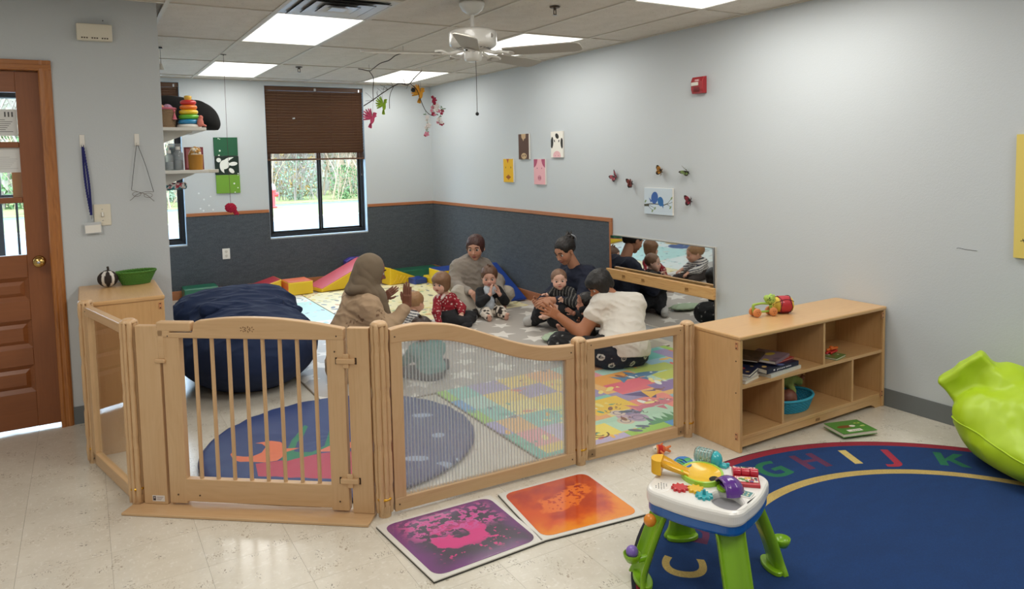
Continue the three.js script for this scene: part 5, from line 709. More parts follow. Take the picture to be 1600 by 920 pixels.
  mesh('hanging_loop', [rod([-.05, .02, 0], [-.05, .093, 0], .002), rod([.06, .02, 0], [.06, .093, 0], .002)], M.thread, roll);
  const bell = thing('hanging_bell', 'small pale bell hanging from the ceiling by the shelves', 'bell', [-3.35, H, 2.2]); mesh('hook_cap', cyl(.018, .014, .012, 14, 0, -.012, 0), M.black, bell); mesh('cord', rod([0, -.01, 0], [0, -.13, 0], .0014, 5), M.thread, bell); mesh('bell_body', lathe([[0, 0], [.006, -.002], [.012, -.02], [.022, -.05], [.018, -.05], [.008, -.02], [0, -.008]], 20).translate(0, -.128, 0), plain('bell_white', '#cfc9bd', .4), bell);
}
// ---------------------------------------------------------------- on the narrow cabinet
{
  const o = thing('fabric_pumpkin', 'round black and white segmented fabric ball with a stem on the narrow cabinet', 'ornament', [-3.843, .8005, 3.93]), N = 10;
  const g = warp(new THREE.SphereGeometry(.054, 60, 36), (p) => { const a = Math.atan2(p.z, p.x), q = 1 - .07 * Math.pow(Math.abs(Math.cos(a * 4)), 6); p.x *= q; p.z *= q; p.y *= .88; }).translate(0, .0475, 0);
  mesh('ball', tint(g, (x, y, z) => { const a = Math.atan2(z, x), u = ((a / (2 * PI) * 6) % 1 + 1) % 1 - .5, v = (y - .0475) / .0475; const petal = Math.abs(u) < .33 * Math.sqrt(Math.max(0, 1 - (v * .95) ** 2)) ; const k = petal && Math.abs(Math.abs(v) - .0) < .92 ? '#2c2320' : '#d9d4cc'; return rgbOf(Math.abs(v) > .93 ? '#2c2320' : k); }), std('pumpkin_fabric', { vertexColors: true, roughness: .9 }), o);
  mesh('stem', tube([[0, .088, 0], [.004, .10, 0], [.002, .115, .002]], .006, 10, 8), plain('stem_dark', '#3a2f28', .8), o);
}
{
  const o = thing('green_basket', 'oval green woven basket on the narrow cabinet', 'basket', [-3.70, .8005, 3.905]), gm = std('green_weave', { color: '#4a7d2a', roughness: .7 }); o.rotation.y = .15;
  const e = (k, y) => { const p = [], a = .072 + k * .032, b = .045 + k * .022; for (let i = 0; i < 64; i++) { const t = i / 64 * 2 * PI, q = 1 + .018 * (i % 2 ? 1 : -1) * (Math.round(y * 200) % 2 ? 1 : -1); p.push([Math.cos(t) * a * q, y, Math.sin(t) * b * q]); } return p; }, rings = []; for (let k = 0; k < 11; k++) rings.push(tube(e(k / 10, .004 + k * .0062), .0036, 128, 6, true));
  mesh('side', rings, gm, o); const fl = lathe([[0, .003], [1, .003], [1, 0], [0, 0]], 40).scale(.075, 1, .047); mesh('base', fl, gm, o);
  mesh('rim', [tube(e(1.05, .071), .0058, 128, 7, true), ...[0, 1].map((s) => { const p = []; for (let i = 0; i < 80; i++) { const t = i / 80 * 2 * PI; p.push([Math.cos(t) * (.106 + .004 * Math.sin(t * 26 + s * PI)), .073 + .004 * Math.cos(t * 26 + s * PI), Math.sin(t) * (.069 + .004 * Math.sin(t * 26 + s * PI))]); } return tube(p, .003, 240, 5, true); })], gm, o);
}
// ---------------------------------------------------------------- books and toys in and on the open shelf
const coverTex = (bg, draw, w = 192, h = 240) => canvasTex(w, h, (c) => { c.fillStyle = bg; c.fillRect(0, 0, w, h); draw(c, w, h); });
const blobs = (cols, seed, n, s) => (c, w, h) => { const r = rand(seed); for (let i = 0; i < n; i++) { c.fillStyle = cols[i % cols.length]; el(c, r() * w, r() * h, s * (.4 + r()), s * (.3 + r() * .6), r() * 3); } };
function book(label, [x, y, z], turn, w, d, h, bg, draw, group, tilt = 0, spineText) {      // lies flat: w along its x, d along z, spine at +z
  const o = thing('picture_book', label, 'book', [x, y, z], turn, group); o.rotation.set(tilt, turn, 0, 'YXZ'); const m = plain('cover_' + bg.slice(1), bg, .4);
  mesh('page_block', boxA(-w / 2 + .004, .0016, -d / 2 + .004, w / 2 - .003, h - .0016, d / 2 - .004), plain('book_pages', '#e6dfd0', .9), o);
  mesh('back_cover', boxA(-w / 2, 0, -d / 2, w / 2, .0018, d / 2), m, o);
  mesh('front_cover', fitUV(boxA(-w / 2, h - .0018, -d / 2, w / 2, h, d / 2), 'x', 'z', -w / 2, d / 2, w / 2, -d / 2), std('cover_print', { map: coverTex(bg, draw), roughness: .35 }), o);
  if (spineText !== undefined) { const s = mesh('spine', boxA(-w / 2, 0, d / 2 - .0015, w / 2, h, d / 2 + .0006, .0006), m, o); if (spineText) mesh('spine_print', fitUV(boxA(-w / 2 + .05, h * .2, d / 2, w / 2 - .02, h * .8, d / 2 + .001), 'x', 'y', -w / 2 + .05, h * .2, w / 2 - .02, h * .8), std('spine_text', { map: canvasTex(256, 32, (c) => { c.fillStyle = bg; c.fillRect(0, 0, 256, 32); c.fillStyle = '#e9e6ee'; c.font = 'bold 26px sans-serif'; c.fillText(spineText, 40, 25); c.fillRect(4, 6, 18, 16); }), roughness: .4 }), s); }
  return o;
}
{
  const b = SH.z0, Y = .3362, G = 'picture books in the upper left cubby';
  book('thick white-edged picture book at the bottom front left of the cubby pile', [-1.115, Y, 6.055], .25, .15, .19, .016, '#d6cfc6', blobs(['#c98fa0', '#8a5a5a', '#efe9e0'], 5, 18, 16), G);
  book('white picture book under the navy one at the front left', [-1.11, Y + .0162, 6.05], .35, .15, .185, .014, '#dedad2', blobs(['#b9b4ac'], 6, 8, 20), G);
  book('navy picture book with red and tan pictures on the front left pile', [-1.105, Y + .0304, 6.05], .42, .155, .19, .016, '#1d2746', blobs(['#a83a3e', '#c9a46a', '#314a7c'], 7, 12, 26), G);
  book('small pale stack of pages at the inner left of the cubby', [-1.155, Y + .0466, 5.965], .05, .085, .10, .02, '#cfc9bc', blobs(['#9aa0a0'], 8, 6, 20), G);
  book('wide white picture book at the bottom right of the cubby pile', [-.86, Y, 6.06], .10, .27, .2, .018, '#dcdcd4', blobs(['#b8c9c0', '#c9c4b4'], 9, 10, 30), G, 0, '');
  book('thick navy book with pale lettering on its spine', [-.87, Y + .0182, 6.055], .06, .27, .19, .024, '#161f3c', blobs(['#5c6ea8', '#d9b46a'], 10, 12, 20), G, 0, 'picture tales');
  book('red and orange picture book under the yellow-edged book', [-.80, Y + .0424, 6.03], .1, .16, .16, .008, '#b23a34', blobs(['#e7a13a'], 11, 8, 24), G);
  book('mauve picture book with a yellow edge on the cubby pile', [-.845, Y + .0506, 6.03], .32, .2, .17, .016, '#8a7480', blobs(['#6a5a6a', '#c9b040'], 12, 9, 30), G, 0, '');
  book('dark brown picture book lying on top of the cubby pile', [-.955, Y + .0668, 5.985], .5, .2, .16, .009, '#4a3a30', blobs(['#2e2420', '#6a5644'], 13, 9, 30), G);
  book('thin green and white picture book under the orange toy', [-.40, Y, 6.085], .2, .12, .15, .012, '#6b8a4a', blobs(['#e6e2d8', '#8a5a3a', '#d9d4c0'], 14, 14, 18), 'books in the upper right cubby');
  book('green board book lying on the floor at the rug edge', [-.535, .0006, 6.315], -.30, .205, .155, .020, '#4f8a3c', (c, w, h) => { c.fillStyle = '#7a4a26'; el(c, w * .36, h * .46, 44, 26); c.fillStyle = '#e9e4d6'; el(c, w * .58, h * .46, 16, 18); c.fillRect(w * .24, h * .72, w * .42, h * .17); c.fillStyle = '#3a5a3a'; c.font = 'bold 22px sans-serif'; c.fillText('1234', w * .36, h * .84); c.fillStyle = '#a8c45a'; el(c, w * .82, h * .28, 18, 12); el(c, w * .84, h * .54, 16, 10); c.fillStyle = '#2c3a22'; el(c, w * .82, h * .28, 7, 5); c.fillStyle = '#dfe6b0'; el(c, w * .86, h * .5, 12, 4); }).position.y = .0125;
}
{
  const om = plain('orange_plastic', '#e2702c', .4), rm = plain('red_plastic', '#c4302c', .4), o = thing('toy_clip', 'small orange and red plastic toy on the thin green book', 'toy', [-.375, .3492, 6.075], .3);
  mesh('red_base', join([S1([-.045, .008, 0], [.05, .008, .012], .008), S1([-.03, .008, .02], [.04, .008, .026], .007)]), rm, o); mesh('orange_top', join([S1([-.03, .022, .0], [.045, .022, .016], .0075), S1([-.01, .026, .014], [.06, .02, .022], .007), ball(.012, .012, .026, .006, 12)]), om, o);
}
function S1(a, b, r) { return join([rod(a, b, r, 10), ball(r, ...a, 10), ball(r, ...b, 10)]); }
{ // doll lying face down in a blue basket
  const bx = -.675, bz = 6.03, by = .0802, o = thing('blue_basket', 'oval turquoise woven basket in the lower middle cubby', 'basket', [bx, by, bz]), bm = plain('turquoise_weave', '#2590b0', .6);
  const e = (k, y, s) => { const p = [], a = .132 + k * .03, b = .09 + k * .02; for (let i = 0; i < 72; i++) { const t = i / 72 * 2 * PI, q = 1 + .012 * (i % 2 ? 1 : -1) * s; p.push([Math.cos(t) * a * q, y, Math.sin(t) * b * q]); } return p; }, rings = []; for (let k = 0; k < 9; k++) rings.push(tube(e(k / 8, .005 + k * .0078, k % 2 ? 1 : -1), .0046, 144, 6, true));
  mesh('side', rings, bm, o); mesh('base', lathe([[0, .004], [1, .004], [1, 0], [0, 0]], 40).scale(.132, 1, .09), bm, o); mesh('rim', tube(e(1.05, .073, 0), .0075, 144, 8, true), plain('turquoise_rim', '#37a6c4', .55), o);
  const d = thing('baby_doll', 'dark-skinned baby doll in a green outfit slumped head-down in the turquoise basket', 'doll', [bx + .035, by, bz + .01]), green = plain('doll_outfit', '#8a9a54', .85), skin = plain('doll_skin', '#7c4a3a', .5);
  const body = union([S.ell([-.03, .155, -.03], [.06, .042, .045], [0, 0, -.2]), S.cap([.02, .15, -.03], [.07, .125, -.02], .028, .024), S.cap([-.07, .165, -.03], [-.10, .15, -.02], .03, .026), S.cap([-.04, .14, 0], [-.03, .10, .02], .022, .02)], .02);
  mesh('outfit', nets((x, y, z) => body(x, y, z) + .004 * noise3(x * 50, y * 50, z * 50), [-.15, .06, -.1], [.12, .22, .06], .006), green, d);
  mesh('head', nets(union([S.ell([-.078, .078, .032], [.046, .044, .042]), S.ell([-.07, .07, .072], [.008, .007, .008]), S.ell([-.12, .075, .03], [.008, .012, .01])], .01), [-.14, .02, -.03], [-.02, .14, .09], .005), skin, d);
  mesh('hand', nets(union([S.cap([.07, .125, -.02], [.095, .14, -.015], .014, .013), S.cap([.097, .142, -.015], [.112, .150, -.012], .006, .005), S.cap([.097, .146, -.02], [.108, .158, -.022], .005, .004)], .006), [.04, .09, -.06], [.14, .18, .03], .004), skin, d);
  const p = thing('pink_card', 'small pink card lying in the turquoise basket', 'card', [bx, by, bz]); mesh('card_face', at(box(.08, .004, .055), -.01, .05, .045, .5, .3, -.25), plain('card_pink', '#d97f80', .6), p);
}
{ // crocheted drum-shaped ball and wheeled animal on the shelf top
  const Y = SH.h + .0005, o = thing('soft_drum', 'red and yellow soft drum-shaped toy lying on its side on the shelf top', 'toy', [-.622, Y + .048, 5.955], -.42);
  const yel = plain('felt_yellow', '#e0bf4a', .7), red = phys('felt_red', { color: '#b5202e', roughness: .45, clearcoat: .3 }), blk = plain('felt_black', '#241718', .8);
  mesh('core', lathe([[0, -.056], [.02, -.055], [.038, -.046], [.044, -.03], [.046, 0], [.044, .03], [.038, .046], [.02, .055], [0, .056]], 40).rotateZ(PI / 2), yel, o);
  mesh('red_panel', lathe([[.0455, -.034], [.0478, -.03], [.0488, 0], [.0478, .03], [.0455, .034]], 48).rotateZ(PI / 2), red, o);
  const ln = []; for (let k = 0; k < 4; k++) { const a = k / 4 * 2 * PI + .6; const p = []; for (let i = 0; i <= 16; i++) { const x = -.034 + i / 16 * .068, t = a + .16 * Math.sin(i / 16 * PI); const r = .0492 - .9 * x * x; p.push([x, Math.sin(t) * r, Math.cos(t) * r]); } ln.push(tube(p, .0014, 24, 5)); for (const s of [-1, 1]) ln.push(tube([[s * .034, Math.sin(a) * .046, Math.cos(a) * .046], [s * .048, Math.sin(a) * .037, Math.cos(a) * .037], [s * .0565, 0, 0]], .0012, 12, 5)); }
  for (const s of [-1, 1]) { const p = []; for (let i = 0; i < 48; i++) { const t = i / 48 * 2 * PI, x = s * (.034 - .010 * Math.pow(Math.cos(2 * (t - .6)), 2)); p.push([x, Math.sin(t) * (.0488 - .3 * (x * x)), Math.cos(t) * (.0488 - .3 * (x * x))]); } ln.push(tube(p, .0016, 96, 5, true)); }
  mesh('stitch_line', ln, blk, o);
  const w = thing('wheeled_animal', 'lime green wheeled pull toy with orange wheels on the shelf top', 'toy', [-.765, Y, 5.945], -.3), lg = plain('lime_plastic', '#9fbd4e', .4), om = plain('orange_wheel', '#d4864e', .5), pm = plain('animal_spots', '#5f7a34', .6);
  mesh('frame', join([tube([[-.062, .02, 0], [-.066, .062, 0], [-.058, .068, 0]], .008, 14, 8), tube([[-.06, .066, 0], [-.02, .07, 0], [.03, .066, 0]], .0065, 16, 8), tube([[.04, .06, 0], [.045, .03, 0]], .009, 8, 8), rod([-.055, .024, 0], [.045, .024, 0], .006)]), lg, w);
  const hd = mesh('head', nets(union([S.ell([.038, .088, 0], [.03, .026, .022]), S.ell([.016, .098, 0], [.015, .016, .018]), S.ell([.05, .11, .014], [.008, .01, .006]), S.ell([.05, .11, -.014], [.008, .01, .006])], .012), [-.02, .04, -.04], [.09, .14, .04], .004, (x, y, z) => noise3(x * 90, y * 90, z * 90) > .22 ? rgbOf('#6f8c3c') : rgbOf('#a9c65c')), std('animal_head', { vertexColors: true, roughness: .6 }), w); mesh('eye', [ball(.004, .022, .1, .0185, 10), ball(.004, .022, .1, -.0185, 10)], M.black, hd);
  for (const x of [-.055, .045]) for (const s of [-1, 1]) { const wh = mesh('wheel', lathe([[0, -.009], [.02, -.009], [.0235, -.005], [.0235, .005], [.02, .009], [.008, .011], [0, .011]], 28).rotateX(s * PI / 2).translate(x, .0238, s * .02), om, w); mesh('hub_face', [[-.006, .005], [.006, .005], [0, -.006]].map(([a, b]) => ball(.0022, x + a, .0238 + b, s * .031, 6)), plain('hub_dots', '#6a3420', .6), wh); }
}
{ // soft fish toy on the floor
  const o = thing('fish_toy', 'small red and orange stuffed fish toy on the floor by the fence', 'toy', [-1.548, .0005, 5.962], -.5); o.scale.setScalar(.68);
  mesh('body', nets((x, y, z) => union([S.ell([0, .034, 0], [.046, .034, .03]), S.ell([-.04, .036, 0], [.014, .016, .014])], .02)(x, y, z) + .002 * noise3(x * 60, y * 60, z * 60), [-.08, -.01, -.05], [.08, .09, .05], .0045, (x, y, z) => x < -.028 ? rgbOf('#e6dccb') : x < -.016 ? rgbOf('#e08a4a') : x > .02 ? rgbOf('#d9683c') : rgbOf('#c23028')), std('plush_red', { vertexColors: true, roughness: .9 }), o);
  mesh('tail_fin', nets(union([S.cap([.04, .035, 0], [.075, .055, .004], .012, .008), S.cap([.04, .035, 0], [.075, .014, -.004], .012, .009), S.cap([0, .06, 0], [.02, .078, 0], .009, .006), S.cap([0, .03, .028], [.015, .02, .046], .008, .006)], .01), [-.03, -.004, -.03], [.1, .1, .06], .0045), plain('plush_orange', '#e0824e', .9), o); mesh('eye', [ball(.0045, -.036, .046, .017, 8), ball(.0045, -.036, .046, -.017, 8)], M.black, o);
}
// ---------------------------------------------------------------- activity table
const LIME2 = phys('lime_plastic_channel', { color: '#86b81e', roughness: .35, clearcoat: .3, side: THREE.DoubleSide });
{
  const o = thing('activity_table', 'small activity table with lime green legs, white top and blue rim on the rug', 'activity table', [-2.128, .011, 6.835], .384), lime = phys('lime_plastic_leg', { color: '#86b81e', roughness: .35, clearcoat: .3 }), whiteP = phys('table_white', { color: '#e9e8e4', roughness: .32, clearcoat: .4 }), blueP = phys('table_blue', { color: '#155fae', roughness: .32, clearcoat: .4 });
  const sq = (a, r, bow = .018) => { const s = new THREE.Shape(), c = a - r; s.moveTo(-c, -a); s.quadraticCurveTo(0, -a - bow, c, -a); s.quadraticCurveTo(a, -a, a, -c); s.quadraticCurveTo(a + bow, 0, a, c); s.quadraticCurveTo(a, a, c, a); s.quadraticCurveTo(0, a + bow, -c, a); s.quadraticCurveTo(-a, a, -a, c); s.quadraticCurveTo(-a - bow, 0, -a, -c); s.quadraticCurveTo(-a, -a, -c, -a); return s; };
  const top = sq(.173, .075), h1 = .332; const well = new THREE.Path(); well.absellipse(-.082, -.098, .062, .048, 0, 2 * PI, true, .7); top.holes.push(well);
  mesh('table_top', flat(slab(top, .052, .014, 1, 16)).translate(0, h1 - .052, 0), whiteP, o); mesh('rim_skirt', flat(slab(sq(.168, .075), .046, .012, 1, 16)).translate(0, h1 - .086, 0), blueP, o);
  mesh('well_floor', flat(slab(new THREE.Shape().absellipse(-.082, -.098, .066, .052, 0, 2 * PI, false, .7), .006)).translate(0, h1 - .03, 0), plain('well_grey', '#8f8f94', .4), o);
  // legs: channel-section arches, flared at the foot
  const leg = (ang, cup) => {
    const g = new THREE.Group(); g.name = 'leg'; g.rotation.y = ang; o.add(g); const W = .048;
    const path = [[.145, .285], [.170, .23], [.198, .16], [.224, .09], [.242, .03], [.248, .0]], geos = [], P = (i) => path[i];
    const curve = new THREE.CatmullRomCurve3(path.map(([x, y]) => V(x, y, 0))), n = 22, pos = [], idx = [], prof = [[-W, .02], [-W, .004], [-W * .72, .0], [-W * .55, -.011], [W * .55, -.011], [W * .72, 0], [W, .004], [W, .02], [W * .9, .02], [W * .86, .008], [W * .5, -.004], [-W * .5, -.004], [-W * .86, .008], [-W * .9, .02]], m = prof.length;
    for (let i = 0; i <= n; i++) { const p = curve.getPoint(i / n), t = curve.getTangent(i / n), nx = t.y, ny = -t.x, fl = 1 + .35 * sstep(.72, 1, i / n) + .12 * sstep(.25, 0, i / n); prof.forEach(([z, d]) => pos.push(p.x - nx * d, Math.max(p.y - ny * d, 0), z * fl)); }
    for (let i = 0; i < n; i++) for (let k = 0; k < m; k++) { const a = i * m + k, b = i * m + (k + 1) % m; idx.push(a, a + m, b, b, a + m, b + m); } const G = new THREE.BufferGeometry(); G.setAttribute('position', new THREE.Float32BufferAttribute(pos, 3)); G.setIndex(idx); G.computeVertexNormals(); 
    mesh('channel', G, LIME2, g); mesh('foot_lip', flat(slab(new THREE.Shape().absellipse(.238, 0, .03, W * 1.3, 0, 2 * PI), .016, .004)), lime, g);
    if (cup) { mesh('ball_cup', lathe([[0, .0], [.02, .002], [.029, .018], [.031, .03], [.027, .03], [.022, .014], [0, .010]], 28).translate(.275, .075, 0), lime, g); mesh('cup_arm', rod([.222, .085, 0], [.256, .08, 0], .012), lime, g); }
    return g;
  };
  leg(PI * .75, true); leg(PI * .25, false); leg(-PI * .25, true); leg(-PI * .75, false);
  const T0 = h1; mesh('speaker', [lathe([[0, .002], [.03, .002], [.032, 0]], 24).scale(1.1, 1, 1).translate(-.118, T0, -.118)], whiteP, o); mesh('speaker_hole', (() => { const l = []; for (let i = 0; i < 5; i++) for (let j = 0; j < 3 + (i % 2); j++) l.push(ball(.0022, -.138 + i * .010, T0 + .002, -.13 + j * .010 - (i % 2) * .005, 6)); return l; })(), plain('hole_grey', '#77777a', .6), o);
  const gear = (name, c, x, z, mk, y = 0) => { const s = new THREE.Shape(); for (let k = 0; k <= 64; k++) { const a = k / 64 * 2 * PI, r = .025 + .0042 * Math.tanh(2.5 * Math.cos(a * 9)); k ? s.lineTo(Math.cos(a) * r, Math.sin(a) * r) : s.moveTo(Math.cos(a) * r, Math.sin(a) * r); } const g = mesh('gear', flat(slab(s, .012, .002)).translate(x, T0 - .002 + y, z), phys('gear_' + name, { color: c, roughness: .3, clearcoat: .4 }), o); mesh('gear_face', lathe([[0, .0115], [.012, .0115], [.0125, .0095]], 20).translate(x, T0 - .002 + y, z), plain('gear_face', mk, .5), g); return g; };
  gear('red', '#c5272e', -.100, -.060, '#f0d9d4'); gear('yellow', '#e6b81f', -.080, -.012, '#e9e2c0'); gear('teal', '#2fa7b0', -.108, .030, '#d8e9ea');
  mesh('gear_knob', cyl(.006, .005, .018, 12, -.108, T0 + .008, .03), plain('teal_knob', '#2b98a4', .3), o);
  // yellow bowl with green surround and a spoon-shaped slide
  const B = [.036, -.036]; mesh('bowl_surround', flat(slab((() => { const s = new THREE.Shape().absellipse(B[0], -B[1], .088, .074, 0, 2 * PI, false, .5), q = new THREE.Path(); q.absellipse(B[0], -B[1], .079, .065, 0, 2 * PI, true, .5); s.holes.push(q); return s; })(), .022, .003, 1, 32)).translate(0, T0 - .004, 0), phys('lime_ring', { color: '#9fce3c', roughness: .3, clearcoat: .4 }), o);
  mesh('bowl', lathe([[0, .0], [.4, .002], [.8, .008], [1, .016], [1.02, .015]], 48).scale(.08, 1, .066).rotateY(.5).translate(B[0], T0 + .0, B[1]), phys('bowl_yellow', { color: '#eabc1e', roughness: .35, clearcoat: .3, side: THREE.DoubleSide }), o);
  const sl = []; { const n = 16, pos = [], idx = [], cs = [[-.025, .03], [-.023, .012], [0, .003], [.023, .012], [.025, .03], [.022, .03], [.02, .013], [0, .0055], [-.02, .013], [-.022, .03]]; for (let i = 0; i <= n; i++) { const t = i / n, x = mix(-.028, .0, t) , z = mix(-.165, -.07, t), y = T0 + mix(.028, .006, Math.pow(t, .8)), w = mix(1.35, 1.0, sstep(.2, 1, t)), dx = .30, dz = .95; cs.forEach(([a, b]) => pos.push(x - a * w * dz, y + b * mix(1.1, .5, t), z + a * w * dx)); } const m = cs.length; for (let i = 0; i < n; i++) for (let k = 0; k < m; k++) { const a = i * m + k, b = i * m + (k + 1) % m; idx.push(a, a + m, b, b, a + m, b + m); } const G = new THREE.BufferGeometry(); G.setAttribute('position', new THREE.Float32BufferAttribute(pos, 3)); G.setIndex(idx); G.computeVertexNormals(); mesh('slide', G, phys('slide_yellow', { color: '#eab420', roughness: .35, clearcoat: .3, side: THREE.DoubleSide }), o); mesh('slide_wall', slab((() => { const s = new THREE.Shape(); s.absellipse(0, 0, .034, .032, -.2, PI + .2); return s; })(), .05).rotateX(-PI / 2).rotateY(.3).translate(-.036, T0 + .012, -.162), phys('slide_back', { color: '#eab420', roughness: .35 }), o); }
  mesh('ball_hole', lathe([[0, .0012], [.018, .0012]], 24).scale(1.2, 1, .8).translate(.022, T0 + .008, .012), plain('hole_black', '#15120f', .8), o);
  mesh('green_tab', flat(slab(new THREE.Shape().absellipse(-.022, -.058, .026, .016, 0, 2 * PI, false, .6), .008, .002)).translate(0, T0, 0), lime, o);
  // purple hooded tunnel
  const dome = new THREE.SphereGeometry(.052, 36, 24, 0, 2 * PI, 0, PI / 2).scale(1, .95, 1.05), inner = new THREE.SphereGeometry(.046, 36, 24, 0, 2 * PI, 0, PI / 2).scale(1, .93, 1.02); const cut = (g, s) => { const q = clean(g), p = q.attributes.position, keep = [], nn = []; for (let i = 0; i < p.count; i += 3) { const c = (p.getX(i) + p.getX(i + 1) + p.getX(i + 2)) / 3; if (c < -.024) continue; const ord = s > 0 ? [0, 1, 2] : [0, 2, 1]; for (const j of ord) { keep.push(p.getX(i + j), p.getY(i + j), p.getZ(i + j)); } } const r = new THREE.BufferGeometry(); r.setAttribute('position', new THREE.Float32BufferAttribute(keep, 3)); r.computeVertexNormals(); return smooth(r, 1); };
  const pu = phys('tunnel_purple', { color: '#5b2a8c', roughness: .25, clearcoat: .6, side: THREE.DoubleSide }), arch = []; for (let k = 0; k <= 20; k++) { const a = k / 20 * PI; arch.push([-.025, Math.sin(a) * .0415, Math.cos(a) * .0455]); }
  const tn = mesh('tunnel', [cut(dome, 1), cut(inner, -1), tube(arch, .004, 40, 8)].map((g) => g.rotateY(-.75).translate(-.015, T0 - .002, .078)), pu, o); mesh('tunnel_shelf', at(box(.03, .006, .07, 0, .012, 0, .002), -.02, T0 - .002, .08, 0, -.75), pu, tn);
  // roller, leaf pad, piano and button
  const rl = mesh('roller', lathe([[.0, -.034], [.026, -.034], [.029, -.028], [.029, .028], [.026, .034], [0, .034]], 32).rotateX(PI / 2).translate(.148, T0 + .026, -.07), phys('roller_clear', { color: '#cfe0de', roughness: .06, transmission: .8, thickness: 0 }), o); mesh('roller_rib', [0, 1, 2, 3, 4].map((k) => new THREE.TorusGeometry(.0285, .0016, 6, 32).translate(.148, T0 + .026, -.094 + k * .012)), plain('rib_teal', '#8fb9b8', .4), rl); mesh('roller_beads', [[0, .012, 0], [.008, .018, .01], [-.008, .02, -.012], [.004, .014, -.02]].map(([a, b, c]) => ball(.006, .148 + a, T0 + b, -.07 + c, 10)), plain('bead', '#d8d2a8', .4), rl);
  mesh('roller_end', [lathe([[0, 0], [.028, 0], [.03, .008], [.022, .022], [.012, .028], [0, .03]], 24).rotateX(PI / 2).translate(.148, T0 + .024, -.036), box(.03, .012, .03, .152, T0 + .006, -.0, .004), cyl(.006, .006, .012, 10, .156, T0 + .004, .014)], phys('end_teal', { color: '#34b0ba', roughness: .3, clearcoat: .4 }), o);
  const pad = mesh('picture_pad', flat(slab(new THREE.Shape().absellipse(.085, .128, .05, .036, 0, 2 * PI, false, .3), .014, .004)).translate(0, T0, 0), plain('pad_blue', '#2a6fb4', .35), o); mesh('pad_leaf', [[.06, -.12, '#3d8f4a'], [.085, -.142, '#b0353a'], [.108, -.122, '#2f86c0']].map(([x, z]) => lathe([[0, .0015], [.016, .001], [.017, 0]], 16).scale(1.1, 1, .7).translate(x, T0 + .0135, z)), plain('pad_green', '#3f9a56', .4), pad); mesh('pad_stripe', [0, 1, 2].map((k) => tube([[.045 + k * .018, T0 + .0145, -.112], [.058 + k * .018, T0 + .0155, -.13], [.06 + k * .018, T0 + .0145, -.15]], .0018, 12, 5)), plain('stripe_navy', '#1b3766', .4), pad);
  const pg = new THREE.Group(); pg.name = 'piano'; pg.position.set(.104, T0 - .001, .096); pg.rotation.y = .42; o.add(pg);
  mesh('piano_base', boxA(-.07, 0, -.043, .07, .013, .043, .003), phys('piano_red', { color: '#b81f2e', roughness: .3, clearcoat: .4 }), pg);
  const art = (seed) => std('piano_print', { map: canvasTex(160, 64, (c) => { c.fillStyle = '#e4dccb'; c.fillRect(0, 0, 160, 64); blobs(['#b8433c', '#4f8a4a', '#d9b040', '#6a5a8a', '#d98a9a', '#3a3a3a'], seed, 22, 14)(c, 160, 64); }), roughness: .35 });
  for (const [x, q] of [[.045, 3], [-.036, 4]]) mesh('piano_panel', fitUV(boxA(x - .019, .012, -.038, x + .019, .0155, .038), 'z', 'x', -.038, x + .019, .038, x - .019), art(q), pg);
  for (let k = 0; k < 3; k++) mesh('piano_roller', lathe([[0, -.014], [.0125, -.014], [.014, -.011], [.014, .011], [.0125, .014], [0, .014]], 20).rotateX(PI / 2).translate(.006, .022, -.029 + k * .029), phys('roller_red', { color: '#c3223a', roughness: .25, clearcoat: .6 }), pg);
  const bt = mesh('sticker_button', box(.044, .006, .044, -.014, T0 + .001, .138, .0025), whiteP, o); mesh('sticker_print', fitUV(boxA(-.032, T0 + .0035, .12, .004, T0 + .0046, .156), 'x', 'z', -.032, .156, .004, .12), std('button_print', { map: canvasTex(64, 64, (c) => { c.fillStyle = '#4f8a8a'; c.fillRect(0, 0, 64, 64); c.fillStyle = '#e6d9b0'; for (const [x, y] of [[18, 20], [44, 18], [16, 46], [42, 44]]) c.fillRect(x - 7, y - 6, 14, 11); }), roughness: .4 }), bt);
  // balls in play
  const c2 = Math.cos(.384), s2 = Math.sin(.384), W = (x, z) => [-2.128 + x * c2 + z * s2, 6.835 - x * s2 + z * c2];
  const la = PI * .75, [bx, bz] = W(Math.cos(la) * .275, -Math.sin(la) * .275); solo('play_ball', ball(.0215, 0, 0, 0, 28), phys('ball_purple', { color: '#7c62b8', roughness: .4, clearcoat: .3 }), 'small purple ball in the cup on the left table leg', 'ball', null, [bx, .011 + .11, bz]);
  const [ox, oz] = W(-.176, -.135); solo('play_ball', ball(.0215, 0, 0, 0, 28), phys('ball_orange', { color: '#e08a1e', roughness: .4, clearcoat: .3 }), 'small orange ball caught in the top of the left table leg', 'ball', null, [ox, .011 + .232, oz]);
}
